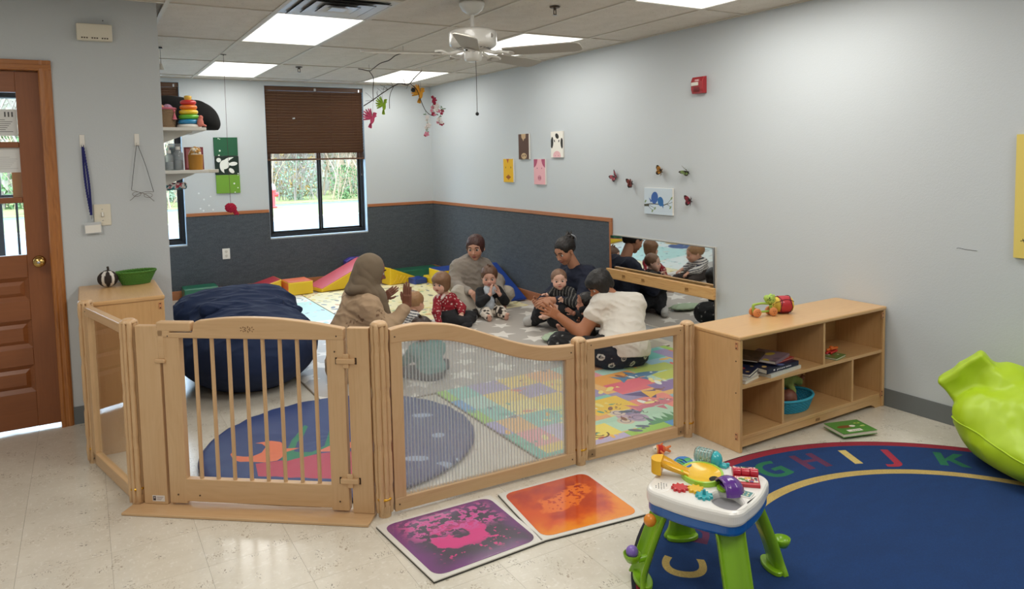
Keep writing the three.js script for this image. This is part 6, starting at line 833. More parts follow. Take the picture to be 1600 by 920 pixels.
// ---------------------------------------------------------------- twig mobile with birds and flowers, and the yarn fish on a string
{
  const bark = plain('twig_bark', '#3d302a', .9), o = thing('twig_mobile', 'bare forked twig hung under the ceiling with threads', 'twig', [0, 0, 0]);
  const br = (pts, r, n = 30) => mesh('twig', tube(pts, r, n, 7), bark, o);
  br([[-1.508, 2.024, 1.7], [-1.41, 2.085, 1.7], [-1.305, 2.155, 1.69], [-1.189, 2.227, 1.7], [-1.125, 2.254, 1.7], [-1.029, 2.247, 1.7], [-1.007, 2.263, 1.7], [-.94, 2.334, 1.7], [-.873, 2.394, 1.7]], .005, 50);
  br([[-1.475, 2.356, 1.80], [-1.417, 2.296, 1.75], [-1.414, 2.181, 1.72], [-1.408, 2.071, 1.70]], .0038); br([[-1.636, 2.351, 1.95], [-1.56, 2.36, 1.85], [-1.475, 2.356, 1.80], [-1.491, 2.36, 1.95], [-1.544, 2.368, 2.3], [-1.547, 2.366, 2.5], [-1.614, 2.364, 2.85], [-1.614, 2.362, 3.0]], .0042, 50);
  br([[-1.189, 2.222, 1.7], [-1.222, 2.158, 1.7], [-1.237, 2.089, 1.7], [-1.238, 2.001, 1.7]], .003); br([[-1.007, 2.263, 1.7], [-.934, 2.196, 1.7], [-.894, 2.097, 1.7], [-.842, 1.988, 1.7], [-.79, 1.945, 1.7], [-.744, 1.934, 1.7]], .0035);
  const r = rand(4), tw = []; for (const [x, y] of [[-1.41, 2.085], [-1.36, 2.12], [-1.305, 2.155], [-1.25, 2.19], [-1.189, 2.227], [-1.12, 2.25], [-1.06, 2.25], [-1.03, 2.247], [-.97, 2.3]]) for (let k = 0; k < 3; k++) { const dx = -.09 + r() * .12, dy = (r() - .35) * .11, dz = (r() - .5) * .12; tw.push(tube([[x, y, 1.7], [x + dx * .5, y + dy * .6, 1.7 + dz * .5], [x + dx, Math.min(y + dy, 2.39), 1.7 + dz]], .0017, 6, 5)); } mesh('twiglet', tw, bark, o);
  mesh('hanging_thread', [[-.873, 2.394, 1.7], [-1.475, 2.356, 1.8], [-1.614, 2.362, 3.0]].map(([x, y, z]) => rod([x, y, z], [x, H, z], .0012, 5)), M.thread, o);
  // paper birds: one layered wing fan, a body and a head each
  function bird(name, label, c, x, y, z, s, turn, tip, hang) {
    const b = thing('paper_bird', label, 'bird ornament', [x, y, z], 0, 'hanging paper birds'), m = std('bird_' + name, { color: c, roughness: .8 }), m2 = std('bird_' + name + '_dark', { color: new THREE.Color(c).multiplyScalar(.72), roughness: .8 }); b.rotation.set(0, turn, tip); b.scale.setScalar(s);
    const feather = (L, w) => { const q = new THREE.Shape(); q.moveTo(0, -.004); q.quadraticCurveTo(L * .5, -w, L, -w * .4); q.lineTo(L * .94, 0); q.lineTo(L, w * .4); q.quadraticCurveTo(L * .5, w, 0, .004); return slab(q, .0022); };
    for (let k = 0; k < 7; k++) mesh('wing_feather', feather(.115 - .006 * Math.abs(k - 3), .013).rotateZ(1.85 + k * .26).translate(.0, .0, (k % 2) * .003), k % 2 ? m : m2, b);
    for (let k = 0; k < 4; k++) mesh('wing_feather', feather(.07, .011).rotateY(-.5).rotateZ(1.25 + k * .2).translate(.012, .0, -.006), k % 2 ? m2 : m, b);
    for (let k = 0; k < 4; k++) mesh('tail_feather', feather(.06, .01).rotateZ(-2.0 + k * .2).translate(-.004, -.035, 0), k % 2 ? m : m2, b);
    mesh('body', nets(union([S.ell([.006, -.012, .004], [.022, .04, .012], [0, 0, -.2]), S.ell([.028, .03, .004], [.014, .015, .011]), S.cap([.04, .032, .004], [.056, .028, .004], .005, .002)], .012), [-.03, -.07, -.02], [.07, .06, .03], .0045), m, b);
    const th = mesh('thread', rod([0, .02, 0], [0, .02, 0.0001].map((v, i) => i === 1 ? hang : 0), .001, 5), M.thread, b); return b;
  }
  bird('pink', 'pink paper bird hanging at the left of the twig mobile', '#d9557e', -1.43, 1.90, 1.7, 1.05, .25, -.15, .17); bird('green', 'lime green paper bird hanging under the twig mobile', '#9cc23a', -1.30, 2.035, 1.69, 1.0, .4, .1, .12); bird('amber', 'amber paper bird hanging at the right of the twig mobile', '#e2a02c', -.895, 2.16, 1.69, 1.05, .1, -.05, .12);
  solo('black_bead', ball(.024, 0, 0, 0, 20), M.black, 'black round bead beside the amber paper bird', 'bead', null, [-.981, 2.195, 1.715]);
  const f = thing('flower_garland', 'trailing garland of small pink, white and red artificial flowers on the mobile', 'garland', [0, 0, 0]), gm = plain('garland_green', '#5a7a4e', .8), fm = [plain('petal_white', '#e9e2e0', .8), plain('petal_red', '#a8284a', .8), plain('petal_pink', '#d98aa0', .8)];
  mesh('vine', [tube([[-.845, 1.985, 1.7], [-.829, 1.877, 1.7], [-.826, 1.807, 1.7], [-.856, 1.736, 1.7]], .0022, 20, 5), tube([[-.744, 1.934, 1.7], [-.76, 2.04, 1.71], [-.745, 2.13, 1.7]], .0022, 14, 5), tube([[-.744, 1.95, 1.7], [-.69, 2.03, 1.7], [-.655, 1.985, 1.7], [-.69, 1.90, 1.7], [-.679, 1.843, 1.7]], .0022, 24, 5)], gm, f);
  const petal = ball(.011, .012, 0, 0, 10, 1, .42, .7), fl = [0, 1, 2, 3, 4].map((k) => petal.clone().rotateZ(.35).rotateY(k * 1.2566)), flower = join([...fl, ball(.006, 0, .005, 0, 8)]);
  [[-.752, 2.128, 1], [-.742, 2.10, 1], [-.756, 2.075, 1], [-.735, 2.06, 1], [-.72, 2.03, 0], [-.70, 2.045, 0], [-.708, 2.005, 0], [-.735, 2.0, 0], [-.65, 1.985, 1], [-.665, 1.96, 1], [-.69, 1.985, 2], [-.76, 1.955, 1], [-.745, 1.94, 2], [-.69, 1.90, 0], [-.672, 1.862, 0], [-.70, 1.868, 2], [-.665, 1.85, 1], [-.835, 1.92, 0], [-.829, 1.885, 0], [-.82, 1.835, 0], [-.835, 1.81, 0], [-.856, 1.732, 1], [-.846, 1.742, 2], [-.76, 2.02, 2], [-.78, 1.985, 2]].forEach(([x, y, c], i) => { const g = mesh('flower', flower, fm[c], f, [x, y, 1.7 + ((i * 7) % 5 - 2) * .008]); g.rotation.set(1.2 + .4 * Math.sin(i * 3), i, .3 * Math.cos(i)); g.scale.setScalar(.9 + .25 * ((i * 5) % 3)); });
  const leafS = slab(new THREE.Shape().absellipse(.014, 0, .014, .005, 0, 2 * PI), .001), lf = []; for (let k = 0; k < 16; k++) { const [x, y] = [[-.655, 2.01], [-.645, 2.0], [-.66, 2.02], [-.82, 1.79], [-.83, 1.775], [-.845, 1.78], [-.69, 1.93], [-.70, 1.94], [-.72, 2.06], [-.84, 1.95], [-.835, 1.94], [-.70, 1.92], [-.64, 2.01], [-.65, 2.02], [-.815, 1.775], [-.75, 1.97]][k]; lf.push(leafS.clone().rotateY(k).rotateZ(k * 2.1).translate(x, y, 1.7)); } mesh('leaf', lf, gm, f);
  const s = thing('yarn_fish', 'red crocheted yarn fish hanging on a long dark string from the ceiling', 'ornament', [-2.845, 1.095, 2.0]), ym = std('red_yarn', { color: '#b01c3c', roughness: .95 });
  mesh('body', nets((x, y, z) => union([S.ell([0, .005, 0], [.05, .042, .03], [0, 0, -.25]), S.cap([.035, -.025, 0], [.055, -.052, 0], .012, .01), S.cap([.03, -.03, 0], [.03, -.055, .006], .009, .006)], .018)(x, y, z) + .004 * Math.sin(x * 300) * Math.sin(y * 260 + x * 90), [-.08, -.08, -.05], [.09, .07, .05], .0045), ym, s);
  mesh('string', tube([[.0, .04, 0], [-.002, .5, 0], [0, H - 1.095 - .01, 0]], .0016, 12, 5), plain('string_dark', '#5a3a44', .8), s); mesh('ceiling_hook', join([box(.045, .006, .012, 0, H - 1.095 - .006, 0), cyl(.005, .005, .012, 8, 0, H - 1.095 - .014, 0)]), plain('hook_grey', '#5d5751', .5), s);
}
// ---------------------------------------------------------------- people
const frame = (F, up = [0, 1, 0]) => { const z = V(...F).normalize(), x = V(...up).cross(z).normalize(), y = z.clone().cross(x); return [x, y, z]; };
const placed = (g, [x, y, z], p, s) => g.applyMatrix4(new THREE.Matrix4().makeBasis(x, y, z).scale(V(s, s, s)).setPosition(...p));
// a head in units of its own height (chin -0.5, crown 0.5), looking along +z, left ear at +x
function headShape(baby, skin, lip, ageLines) {
  const f0 = union(baby ? [S.ell([0, .12, -.06], [.385, .385, .44]), S.ell([0, -.16, .08], [.30, .30, .29]), S.ell([.16, -.2, .2], [.15, .15, .14]), S.ell([-.16, -.2, .2], [.15, .15, .14]), S.ell([0, -.40, .2], [.10, .09, .09])] : [S.ell([0, .13, -.06], [.335, .37, .42]), S.ell([0, -.16, .08], [.255, .30, .27]), S.ell([.14, -.12, .19], [.12, .14, .13]), S.ell([-.14, -.12, .19], [.12, .14, .13]), S.ell([0, -.42, .19], [.10, .08, .09]), S.ell([0, .07, .27], [.2, .07, .09])], .1);
  const ey = baby ? -.06 : .0, ex = baby ? .145 : .135, ez = baby ? .335 : .345, face = union([f0, baby ? S.cap([0, -.06, .34], [0, -.15, .40], .03, .042) : S.cap([0, .0, .33], [0, -.14, .42], .032, .046), S.ell([.045, -.165, .36], [.032, .026, .035]), S.ell([-.045, -.165, .36], [.032, .026, .035]), S.ell([.345, -.03, -.02], [.04, .11, .07], [0, .35, .1]), S.ell([-.345, -.03, -.02], [.04, .11, .07], [0, -.35, -.1])], .035);
  const carved = carve(face, [S.ell([ex, ey, ez + .045], [.082, baby ? .046 : .034, .075]), S.ell([-ex, ey, ez + .045], [.082, baby ? .046 : .034, .075]), S.ell([.365, -.02, .02], [.02, .05, .03]), S.ell([-.365, -.02, .02], [.02, .05, .03])], .03);
  const f = union([carved, S.ell([0, -.268, .335], [.085, .022, .035]), S.ell([0, -.305, .33], [.07, .026, .035])], .022);
  const mouth = carve(f, [S.ell([0, -.287, .385], [.075, .006, .05])], .012), sk = rgbOf(skin), lp = rgbOf(lip), bl = [sk[0] * 1.04, sk[1] * .86, sk[2] * .84];
  return { ex, ey, ez, geo: nets(mouth, [-.48, -.56, -.56], [.48, .56, .5], .026, (x, y, z) => { const m = Math.hypot(x / .085, (y + .287) / .045); let c = mixc(sk, bl, .7 * sstep(.16, .05, Math.hypot(Math.abs(x) - .18, y + .15)) * (z > .1 ? 1 : 0)); return z > .26 && m < 1 ? lp : c; }) };
}
// a hand in units of its own length: wrist at 0, fingers along +y, palm faces +z, thumb on +x
function handShape(curl, spread, skin) {
  const parts = [S.rbox([0, .22, 0], [.19, .25, .075], .07), S.ell([.11, .16, .04], [.09, .16, .07]), S.ell([0, .02, 0], [.13, .12, .09])], fingers = [[.145, .46, .40, 1], [.05, .49, .46, .35], [-.05, .48, .43, -.3], [-.14, .43, .33, -1]];
  const segs = []; for (const [x, y, L, k] of fingers) { let p = [x, y, 0], a = curl * .5, s = k * spread, r = .054; for (let i = 0; i < 3; i++) { const l = L * [.45, .31, .24][i], q = [p[0] + Math.sin(s) * l * Math.cos(a), p[1] + Math.cos(a) * Math.cos(s) * l, p[2] + Math.sin(a) * l]; segs.push(S.cap(p, q, r, r * .9)); p = q; a += curl; r *= .9; } }
  const th = [[.13, .12, .03], [.25, .26, .07 + .08 * curl], [.31, .40, .09 + .14 * curl], [.32, .50, .10 + .2 * curl]], tb = [0, 1, 2].map((i) => S.cap(th[i], th[i + 1], .068 - i * .008, .062 - i * .008));
  const palm = union(parts, .08), t = union(tb, .03); const f = (x, y, z) => { let d = smin(palm(x, y, z), t(x, y, z), .05), e = 9; for (const s of segs) e = Math.min(e, s(x, y, z)); return smin(d, e, .035); };
  const sk = rgbOf(skin), nail = mixc(sk, rgbOf('#f0c8bc'), .4); return nets(f, [-.42, -.16, -.22], [.5, 1.04, .75], .026, () => sk);
}
const skinMat = (n) => phys('skin_' + n, { vertexColors: true, roughness: .55, sheen: .15, sheenColor: new THREE.Color('#ffb8a0') });
const SKIN = skinMat('all');
const eyeG = (() => { const g = new THREE.SphereGeometry(.066, 22, 16); return tint(g, (x, y, z) => { const r = Math.hypot(x, y) / .066; return z < 0 ? [.6, .57, .54] : r < .34 ? [.01, .01, .01] : r < .66 ? rgbOf('#3f2a1c') : [.6, .57, .54]; }); })();
const eyeM = phys('eye', { vertexColors: true, roughness: .15, clearcoat: .6 });
function figure(label, o) {
  const b = o.base, t = thing('person', label, 'person', b), rel = (p) => [p[0] - b[0], p[1] - b[1], p[2] - b[2]], caps = (l) => l.map(([p, q, r, r2]) => q.length ? S.cap(rel(p), rel(q), r, r2 ?? r) : S.ell(rel(p), r, r2)), sk = rgbOf(o.skin), geos = [];
  const bounds = (l, m) => { const lo = [9, 9, 9], hi = [-9, -9, -9]; for (const [p, q, r, r2] of l) for (const e of q.length ? [p, q] : [p]) for (let c = 0; c < 3; c++) { const R = (q.length ? Math.max(r, r2 ?? r) : Math.max(...r)) + m; lo[c] = Math.min(lo[c], rel(e)[c] - R); hi[c] = Math.max(hi[c], rel(e)[c] + R); } return [lo, hi]; };
  const { F, up, at: hp, hh } = o.head, fr = frame(F, up), H0 = rel(hp), loc = (x, y, z) => { const v = V(0, 0, 0).addScaledVector(fr[0], x * hh).addScaledVector(fr[1], y * hh).addScaledVector(fr[2], z * hh); return [hp[0] + v.x, hp[1] + v.y, hp[2] + v.z]; };
  const neck = [loc(0, -.2, -.1), o.neckTo, hh * (o.baby ? .19 : .2), hh * .23];
  const bones = [neck, ...o.body], [lo, hi] = bounds(bones, .03); geos.push(nets(union(caps(bones), .03), lo, hi, o.cell || .011, () => sk));
  const hd = headShape(o.baby, o.skin, o.lip || '#b0605a'); geos.push(placed(hd.geo, fr, H0, hh));
  for (const h of o.hands || []) { const y = V(...h.dir).normalize(), z0 = V(...h.palm), z = z0.addScaledVector(y, -z0.dot(y)).normalize(), x = y.clone().cross(z).multiplyScalar(h.side); const g = handShape(h.curl ?? .25, h.spread ?? .12, o.skin); const m = new THREE.Matrix4().makeBasis(x, y, z).scale(V(h.len, h.len, h.len)).setPosition(...rel(h.at)); g.applyMatrix4(m); if (h.side < 0) { const i = g.index.array; for (let k = 0; k < i.length; k += 3) { const q = i[k]; i[k] = i[k + 1]; i[k + 1] = q; } } geos.push(g); }
  for (const fo of o.feet || []) { const [a, c, len] = fo, A = rel(a), d = V(...c).normalize(), q = [A[0] + d.x * len * .55, A[1] + d.y * len * .55, A[2] + d.z * len * .55], h = [A[0] - d.x * len * .2, A[1] - d.y * len * .2, A[2] - d.z * len * .2], s = d.clone().cross(V(0, 1, 0)).normalize(), toes = []; for (let k = 0; k < 5; k++) { const w = (k - 2) * len * .085, r = len * (.075 - .008 * k); toes.push(S.cap([q[0] + s.x * w, q[1], q[2] + s.z * w], [q[0] + s.x * w + d.x * len * (.16 - .02 * k), q[1] + d.y * len * .1, q[2] + s.z * w + d.z * len * (.16 - .02 * k)], r, r * .85)); } geos.push(nets((x, y, z) => { let e = smin(S.cap(h, A, len * .17, len * .18)(x, y, z), S.cap(A, q, len * .19, len * .17)(x, y, z), .02); for (const u of toes) e = smin(e, u(x, y, z), .006); return e; }, A.map((v) => v - len * 1.1), A.map((v) => v + len * 1.1), Math.max(.0035, len * .045), () => sk)); }
  const body = mesh('body', both(geos), SKIN, t);
  for (const s of [-1, 1]) { const e = mesh('eye', placed(eyeG.clone().translate(s * hd.ex, hd.ey, hd.ez - .052), fr, H0, hh), eyeM, t); }
  for (const s of [-1, 1]) mesh('eyebrow', placed(tube([[s * .07, hd.ey + .1, .40], [s * .14, hd.ey + .125, .385], [s * .21, hd.ey + .095, .33]], o.baby ? .01 : .016, 8, 6), fr, H0, hh), plain('brow', o.brow || '#3a2820', .9), t);
  if (o.hair) { const f = o.hair.sdf, g = nets((x, y, z) => f(x, y, z) + .012 * noise3(x * (o.hair.fx || 26), y * 7, z * 12), o.hair.lo || [-.62, -.75, -.75], o.hair.hi || [.62, .9, .6], .026); mesh('hair', placed(g, fr, H0, hh), phys('hair_' + o.hair.color.slice(1), { color: o.hair.color, roughness: .48 }), t); }
  for (const c of o.wear) {
    const list = c.parts, [l2, h2] = bounds(list, .05), f = union(caps(list), c.k || .05), a = c.wr ?? .006, q = c.fq || 17; let g0 = (x, y, z) => f(x, y, z) + a * (2.4 * Math.abs(noise3(x * q * .7 + b[0], y * q * 1.15 + x * 5, z * q * .7)) - .5) + a * .9 * (Math.abs(noise3(x * q * 1.5, y * q * 1.9 + z * 9, z * q * 1.5)) - .2);
    if (c.cut) { const cc = c.cut.map(([n, p]) => [V(...n).normalize(), rel(p)]); const g1 = g0; g0 = (x, y, z) => { let d = g1(x, y, z); for (const [n, p] of cc) d = Math.max(d, n.x * (x - p[0]) + n.y * (y - p[1]) + n.z * (z - p[2])); return d; }; }
    if (c.hole) { const hs = caps(c.hole), g1 = g0; g0 = carve(g1, hs, .012); }
    const gg = (x, y, z) => Math.max(g0(x, y, z), .0135 - b[1] - y), wantsColor = !!c.paint; const g = nets(gg, l2, h2, c.cell || .0105, wantsColor ? (x, y, z) => c.paint(x + b[0], y + b[1], z + b[2]) : null);
    mesh(c.name, g, wantsColor ? phys(c.name + '_print', { vertexColors: true, roughness: .85, sheen: .2, sheenColor: new THREE.Color('#888888') }) : phys(c.name + '_' + c.color.slice(1), { color: c.color, roughness: c.rough || .85, sheen: .25, sheenColor: new THREE.Color(c.color) }), t);
  }
  return { t, loc, rel, fr, H0, hh };
}
const capHair = (grow = 0, low = -.2, fringe = .24) => carve(union([S.ell([0, .15, -.09], [.385 + grow, .39 + grow, .45 + grow]), S.ell([0, low, -.2], [.30 + grow, .26, .27 + grow])], .1), [S.ell([0, fringe - .42, .42], [.33, .42, .36]), S.ell([0, -.5, .2], [.34, .4, .4])], .06);
const babyHair = (g = 0) => carve(S.ell([0, .13, -.07], [.40 + g, .40 + g, .455 + g]), [S.ell([0, -.17, .42], [.36, .44, .36]), S.ell([0, -.52, 0], [.6, .42, .6])], .05);

{ // woman in the headscarf, kneeling side-on, right hand raised
  const F = [.93, -.2, .12], p = figure('woman in a taupe headscarf and embroidered tan coat raising her open hand', {
    base: [-2.36, .014, 3.86], skin: '#7d4f3c', lip: '#6e3b36', brow: '#2a1a14',
    head: { at: [-2.262, .722, 3.88], F, hh: .222 }, neckTo: [-2.34, .55, 3.87],
    body: [[[-2.35, .44, 3.87], [-2.40, .18, 3.86], .09, .11], [[-2.34, .51, 4.0], [-2.25, .325, 4.06], .045, .04], [[-2.25, .325, 4.06], [-2.075, .475, 4.0], .038, .027], [[-2.33, .53, 3.72], [-2.19, .36, 3.68], .045, .038], [[-2.19, .36, 3.68], [-2.135, .52, 3.79], .036, .026]],
    hands: [{ at: [-2.062, .478, 4.0], dir: [.03, 1, .03], palm: [.72, 0, -.60], side: 1, len: .172, curl: .09, spread: .02 }, { at: [-2.17, .52, 3.83], dir: [.75, .6, .35], palm: [.3, -.2, -.9], side: -1, len: .14, curl: .4, spread: .03 }],
    wear: [
      { name: 'coat', k: .09, wr: .007, fq: 13, parts: [[[-2.36, .47, 3.87], [-2.40, .30, 3.86], .128, .150], [[-2.40, .30, 3.86], [-2.41, .14, 3.87], .152, .180], [[-2.345, .515, 4.0], [-2.345, .515, 3.74], .062, .062], [[-2.335, .495, 4.02], [-2.25, .325, 4.065], .064, .058], [[-2.25, .325, 4.065], [-2.09, .455, 4.005], .057, .044], [[-2.33, .52, 3.71], [-2.19, .36, 3.67], .070, .058], [[-2.19, .36, 3.67], [-2.145, .49, 3.77], .055, .038], [[-2.5, .1, 3.92], [-2.3, .08, 4.02], .1, .1]], paint: (x, y, z) => { const base = rgbOf('#b09578'), near = Math.min(Math.hypot(x + 2.395, y - .44, z - 4.02), Math.hypot(x + 2.285, y - .47, z - 4.12), Math.hypot(x + 2.20, y - .335, z - 4.1), Math.hypot(x + 2.47, y - .40, z - 4.0) * 1.3), n = noise3(x * 55, y * 55, z * 55); return near < .045 && n > .2 ? rgbOf('#7a5c45') : base; }, cell: .0085 },
      { name: 'skirt', color: '#5a4436', parts: [[[-2.40, .12, 3.80], [-2.14, .09, 3.74], .12, .09], [[-2.40, .12, 3.94], [-2.19, .09, 3.98], .12, .085], [[-2.16, .07, 3.75], [-2.46, .06, 3.8], .07, .06]], wr: .006 },
    ] });
  const scarf = new THREE.Group(), L = p.rel, e = (c, r, rot) => S.ell(L(c), r, rot), cp = (a, c, r, s) => S.cap(L(a), L(c), r, s), fx = V(...F).normalize();
  const f0 = union([e([-2.283, .735, 3.878], [.108, .118, .102], [0, 0, -.15]), e([-2.325, .675, 3.872], [.085, .075, .10], [0, 0, .5]), e([-2.37, .628, 3.875], [.088, .045, .115], [0, 0, .42]), e([-2.29, .590, 3.89], [.09, .045, .115]), cp([-2.245, .545, 3.95], [-2.165, .34, 3.985], .045, .026), cp([-2.215, .548, 3.83], [-2.25, .54, 3.95], .036, .04)], .05);
  const open = S.ell(L([-2.142, .692, 3.895]), [.082, .116, .082], [0, 0, -.12]);
  const fold = (x, y, z) => .003 * (.62 - Math.abs(Math.sin(44 * (y * .75 + x * .9 + .35 * z) + 4 * noise3(x * 7, y * 7, z * 7)))) * (1 - sstep(.70, .80, y));
  mesh('headscarf', nets((x, y, z) => Math.max(f0(x, y, z) + fold(x, y, z) + .003 * noise3(x * 20, y * 20, z * 20), -open(x, y, z)), [-.25, .2, -.3], [.3, .95, .32], .0062), phys('scarf_cloth', { color: '#776856', roughness: .9, sheen: .25, sheenColor: new THREE.Color('#a8977e') }), p.t);
}
figure('fair-haired baby in a navy and white striped shirt seen from behind', {
  base: [-1.66, .014, 3.1], baby: true, skin: '#d9a68c', head: { at: [-1.617, .30, 3.1], F: [.90, -.1, -.42], hh: .182 }, neckTo: [-1.655, .2, 3.1], brow: '#a98560', cell: .008,
  hair: { sdf: babyHair(), color: '#9b744e' }, hands: [{ at: [-1.5, .12, 3.14], dir: [.8, -.2, .1], palm: [0, -1, 0], side: 1, len: .085, curl: .5 }, { at: [-1.56, .12, 2.98], dir: [.8, -.2, -.1], palm: [0, -1, 0], side: -1, len: .085, curl: .5 }],
  body: [[[-1.66, .19, 3.1], [-1.68, .09, 3.1], .055, .065], [[-1.66, .19, 3.17], [-1.58, .13, 3.18], .026, .022], [[-1.58, .13, 3.18], [-1.5, .12, 3.14], .022, .018], [[-1.66, .19, 3.03], [-1.6, .13, 3.0], .026, .022], [[-1.6, .13, 3.0], [-1.56, .12, 2.98], .02, .018]],
  wear: [{ name: 'shirt', cell: .005, wr: .003, k: .03, parts: [[[-1.66, .185, 3.1], [-1.68, .10, 3.1], .068, .082], [[-1.66, .195, 3.15], [-1.66, .195, 3.05], .042, .042], [[-1.66, .195, 3.16], [-1.58, .135, 3.18], .038, .034], [[-1.58, .135, 3.18], [-1.52, .125, 3.15], .033, .028], [[-1.66, .19, 3.04], [-1.6, .13, 3.0], .038, .033]], paint: (x, y, z) => (((y + x * .25) * 46) % 1 + 1) % 1 < .36 ? rgbOf('#262c40') : rgbOf('#d9d6d2') }, { name: 'trousers', color: '#3a3230', cell: .008, wr: .003, parts: [[[-1.69, .07, 3.1], [-1.66, .07, 3.1], .085, .08], [[-1.66, .06, 3.15], [-1.48, .05, 3.2], .05, .04], [[-1.66, .06, 3.05], [-1.48, .05, 2.98], .05, .04]] }] });
{ // dark-haired child behind the ribbed sheet
  figure('dark-haired child in a teal top sitting just behind the wavy fence panel', {
    base: [-1.99, .014, 4.20], baby: true, skin: '#a8765c', head: { at: [-2.025, .335, 4.15], F: [.3, -.05, -.95], hh: .178 }, neckTo: [-2.0, .22, 4.17], brow: '#2a1c16', cell: .009,
    hair: { sdf: union([babyHair(.02), S.cap([0, .42, -.2], [.06, .62, -.3], .07, .03), S.cap([.04, .55, -.27], [.16, .6, -.2], .035, .02), S.ell([0, -.12, -.25], [.3, .25, .2])], .05), color: '#33221a' },
    hands: [{ at: [-2.12, .1, 4.03], dir: [.2, -.3, -.9], palm: [0, -1, 0], side: -1, len: .1, curl: .4 }, { at: [-1.88, .1, 4.04], dir: [-.1, -.3, -.9], palm: [0, -1, 0], side: 1, len: .1, curl: .4 }],
    body: [[[-2.0, .2, 4.17], [-1.99, .1, 4.2], .06, .075], [[-2.1, .2, 4.17], [-2.12, .1, 4.03], .03, .02], [[-1.9, .2, 4.18], [-1.88, .1, 4.04], .03, .02]],
    wear: [{ name: 'top', color: '#5f9290', cell: .009, wr: .004, k: .04, parts: [[[-2.0, .195, 4.17], [-1.99, .08, 4.2], .078, .105], [[-2.07, .205, 4.17], [-1.93, .205, 4.18], .048, .048], [[-2.09, .2, 4.17], [-2.12, .11, 4.06], .042, .034], [[-1.91, .2, 4.18], [-1.88, .11, 4.07], .042, .034]] }, { name: 'trousers', color: '#34363c', cell: .009, wr: .004, parts: [[[-1.99, .06, 4.21], [-1.99, .05, 4.19], .095, .09], [[-2.04, .055, 4.2], [-2.15, .045, 4.06], .05, .04], [[-1.94, .055, 4.2], [-1.82, .045, 4.07], .05, .04]] }] });
}
figure('toddler with a brown bob in a red shirt with white marks and dark trousers', {
  base: [-1.21, .014, 2.84], baby: true, skin: '#dcae98', lip: '#a8443c', head: { at: [-1.262, .390, 2.85], F: [-.93, -.08, .52], hh: .185 }, neckTo: [-1.225, .27, 2.84], brow: '#8a6444', cell: .008,
  hair: { sdf: carve(union([S.ell([0, .14, -.07], [.44, .41, .47]), S.ell([.26, -.1, -.02], [.15, .36, .26]), S.ell([-.26, -.1, -.02], [.15, .36, .26]), S.ell([0, -.14, -.3], [.34, .32, .2]), S.ell([0, .2, .2], [.33, .18, .24])], .1), [S.ell([0, -.34, .46], [.26, .42, .42]), S.ell([0, -.75, 0], [.6, .4, .6])], .04), color: '#7d5a3e' },
  hands: [{ at: [-1.345, .055, 2.97], dir: [-.2, -.5, .6], palm: [0, -.8, -.5], side: 1, len: .10, curl: .3 }, { at: [-1.13, .12, 2.98], dir: [-.3, -.5, .6], palm: [-.3, -.8, 0], side: -1, len: .10, curl: .5 }],
  body: [[[-1.225, .22, 2.84], [-1.205, .12, 2.83], .05, .06], [[-1.295, .238, 2.855], [-1.345, .15, 2.92], .024, .024], [[-1.345, .15, 2.92], [-1.345, .06, 2.97], .022, .02], [[-1.155, .238, 2.845], [-1.1, .16, 2.92], .024, .024], [[-1.1, .16, 2.92], [-1.13, .12, 2.98], .025, .02]],
  wear: [{ name: 'shirt', cell: .006, wr: .004, k: .028, parts: [[[-1.225, .22, 2.84], [-1.205, .11, 2.83], .07, .088], [[-1.285, .245, 2.85], [-1.165, .245, 2.84], .04, .04], [[-1.30, .24, 2.855], [-1.345, .15, 2.92], .038, .036], [[-1.345, .15, 2.92], [-1.345, .075, 2.965], .034, .029], [[-1.15, .24, 2.845], [-1.1, .16, 2.92], .038, .036], [[-1.1, .16, 2.92], [-1.125, .13, 2.965], .037, .032]], paint: (x, y, z) => noise3(x * 62, y * 62, z * 62) > .36 ? rgbOf('#dccac4') : rgbOf('#8f1626') }, { name: 'collar', color: '#d9c3bd', cell: .005, wr: .001, k: .01, parts: [[[-1.255, .285, 2.895], [-1.285, .262, 2.91], .014, .012], [[-1.29, .285, 2.86], [-1.31, .262, 2.875], .014, .012]] }, { name: 'trousers', color: '#1a1b1f', cell: .008, wr: .004, parts: [[[-1.205, .08, 2.82], [-1.205, .07, 2.85], .105, .1], [[-1.24, .07, 2.86], [-1.16, .06, 3.02], .06, .05], [[-1.16, .07, 2.84], [-1.02, .065, 2.93], .065, .052], [[-1.02, .06, 2.93], [-1.12, .045, 3.05], .045, .038]] }, { name: 'sock', color: '#202024', cell: .007, wr: .001, parts: [[[-1.10, .035, 3.06], [-1.16, .035, 3.09], .03, .026]] }] });
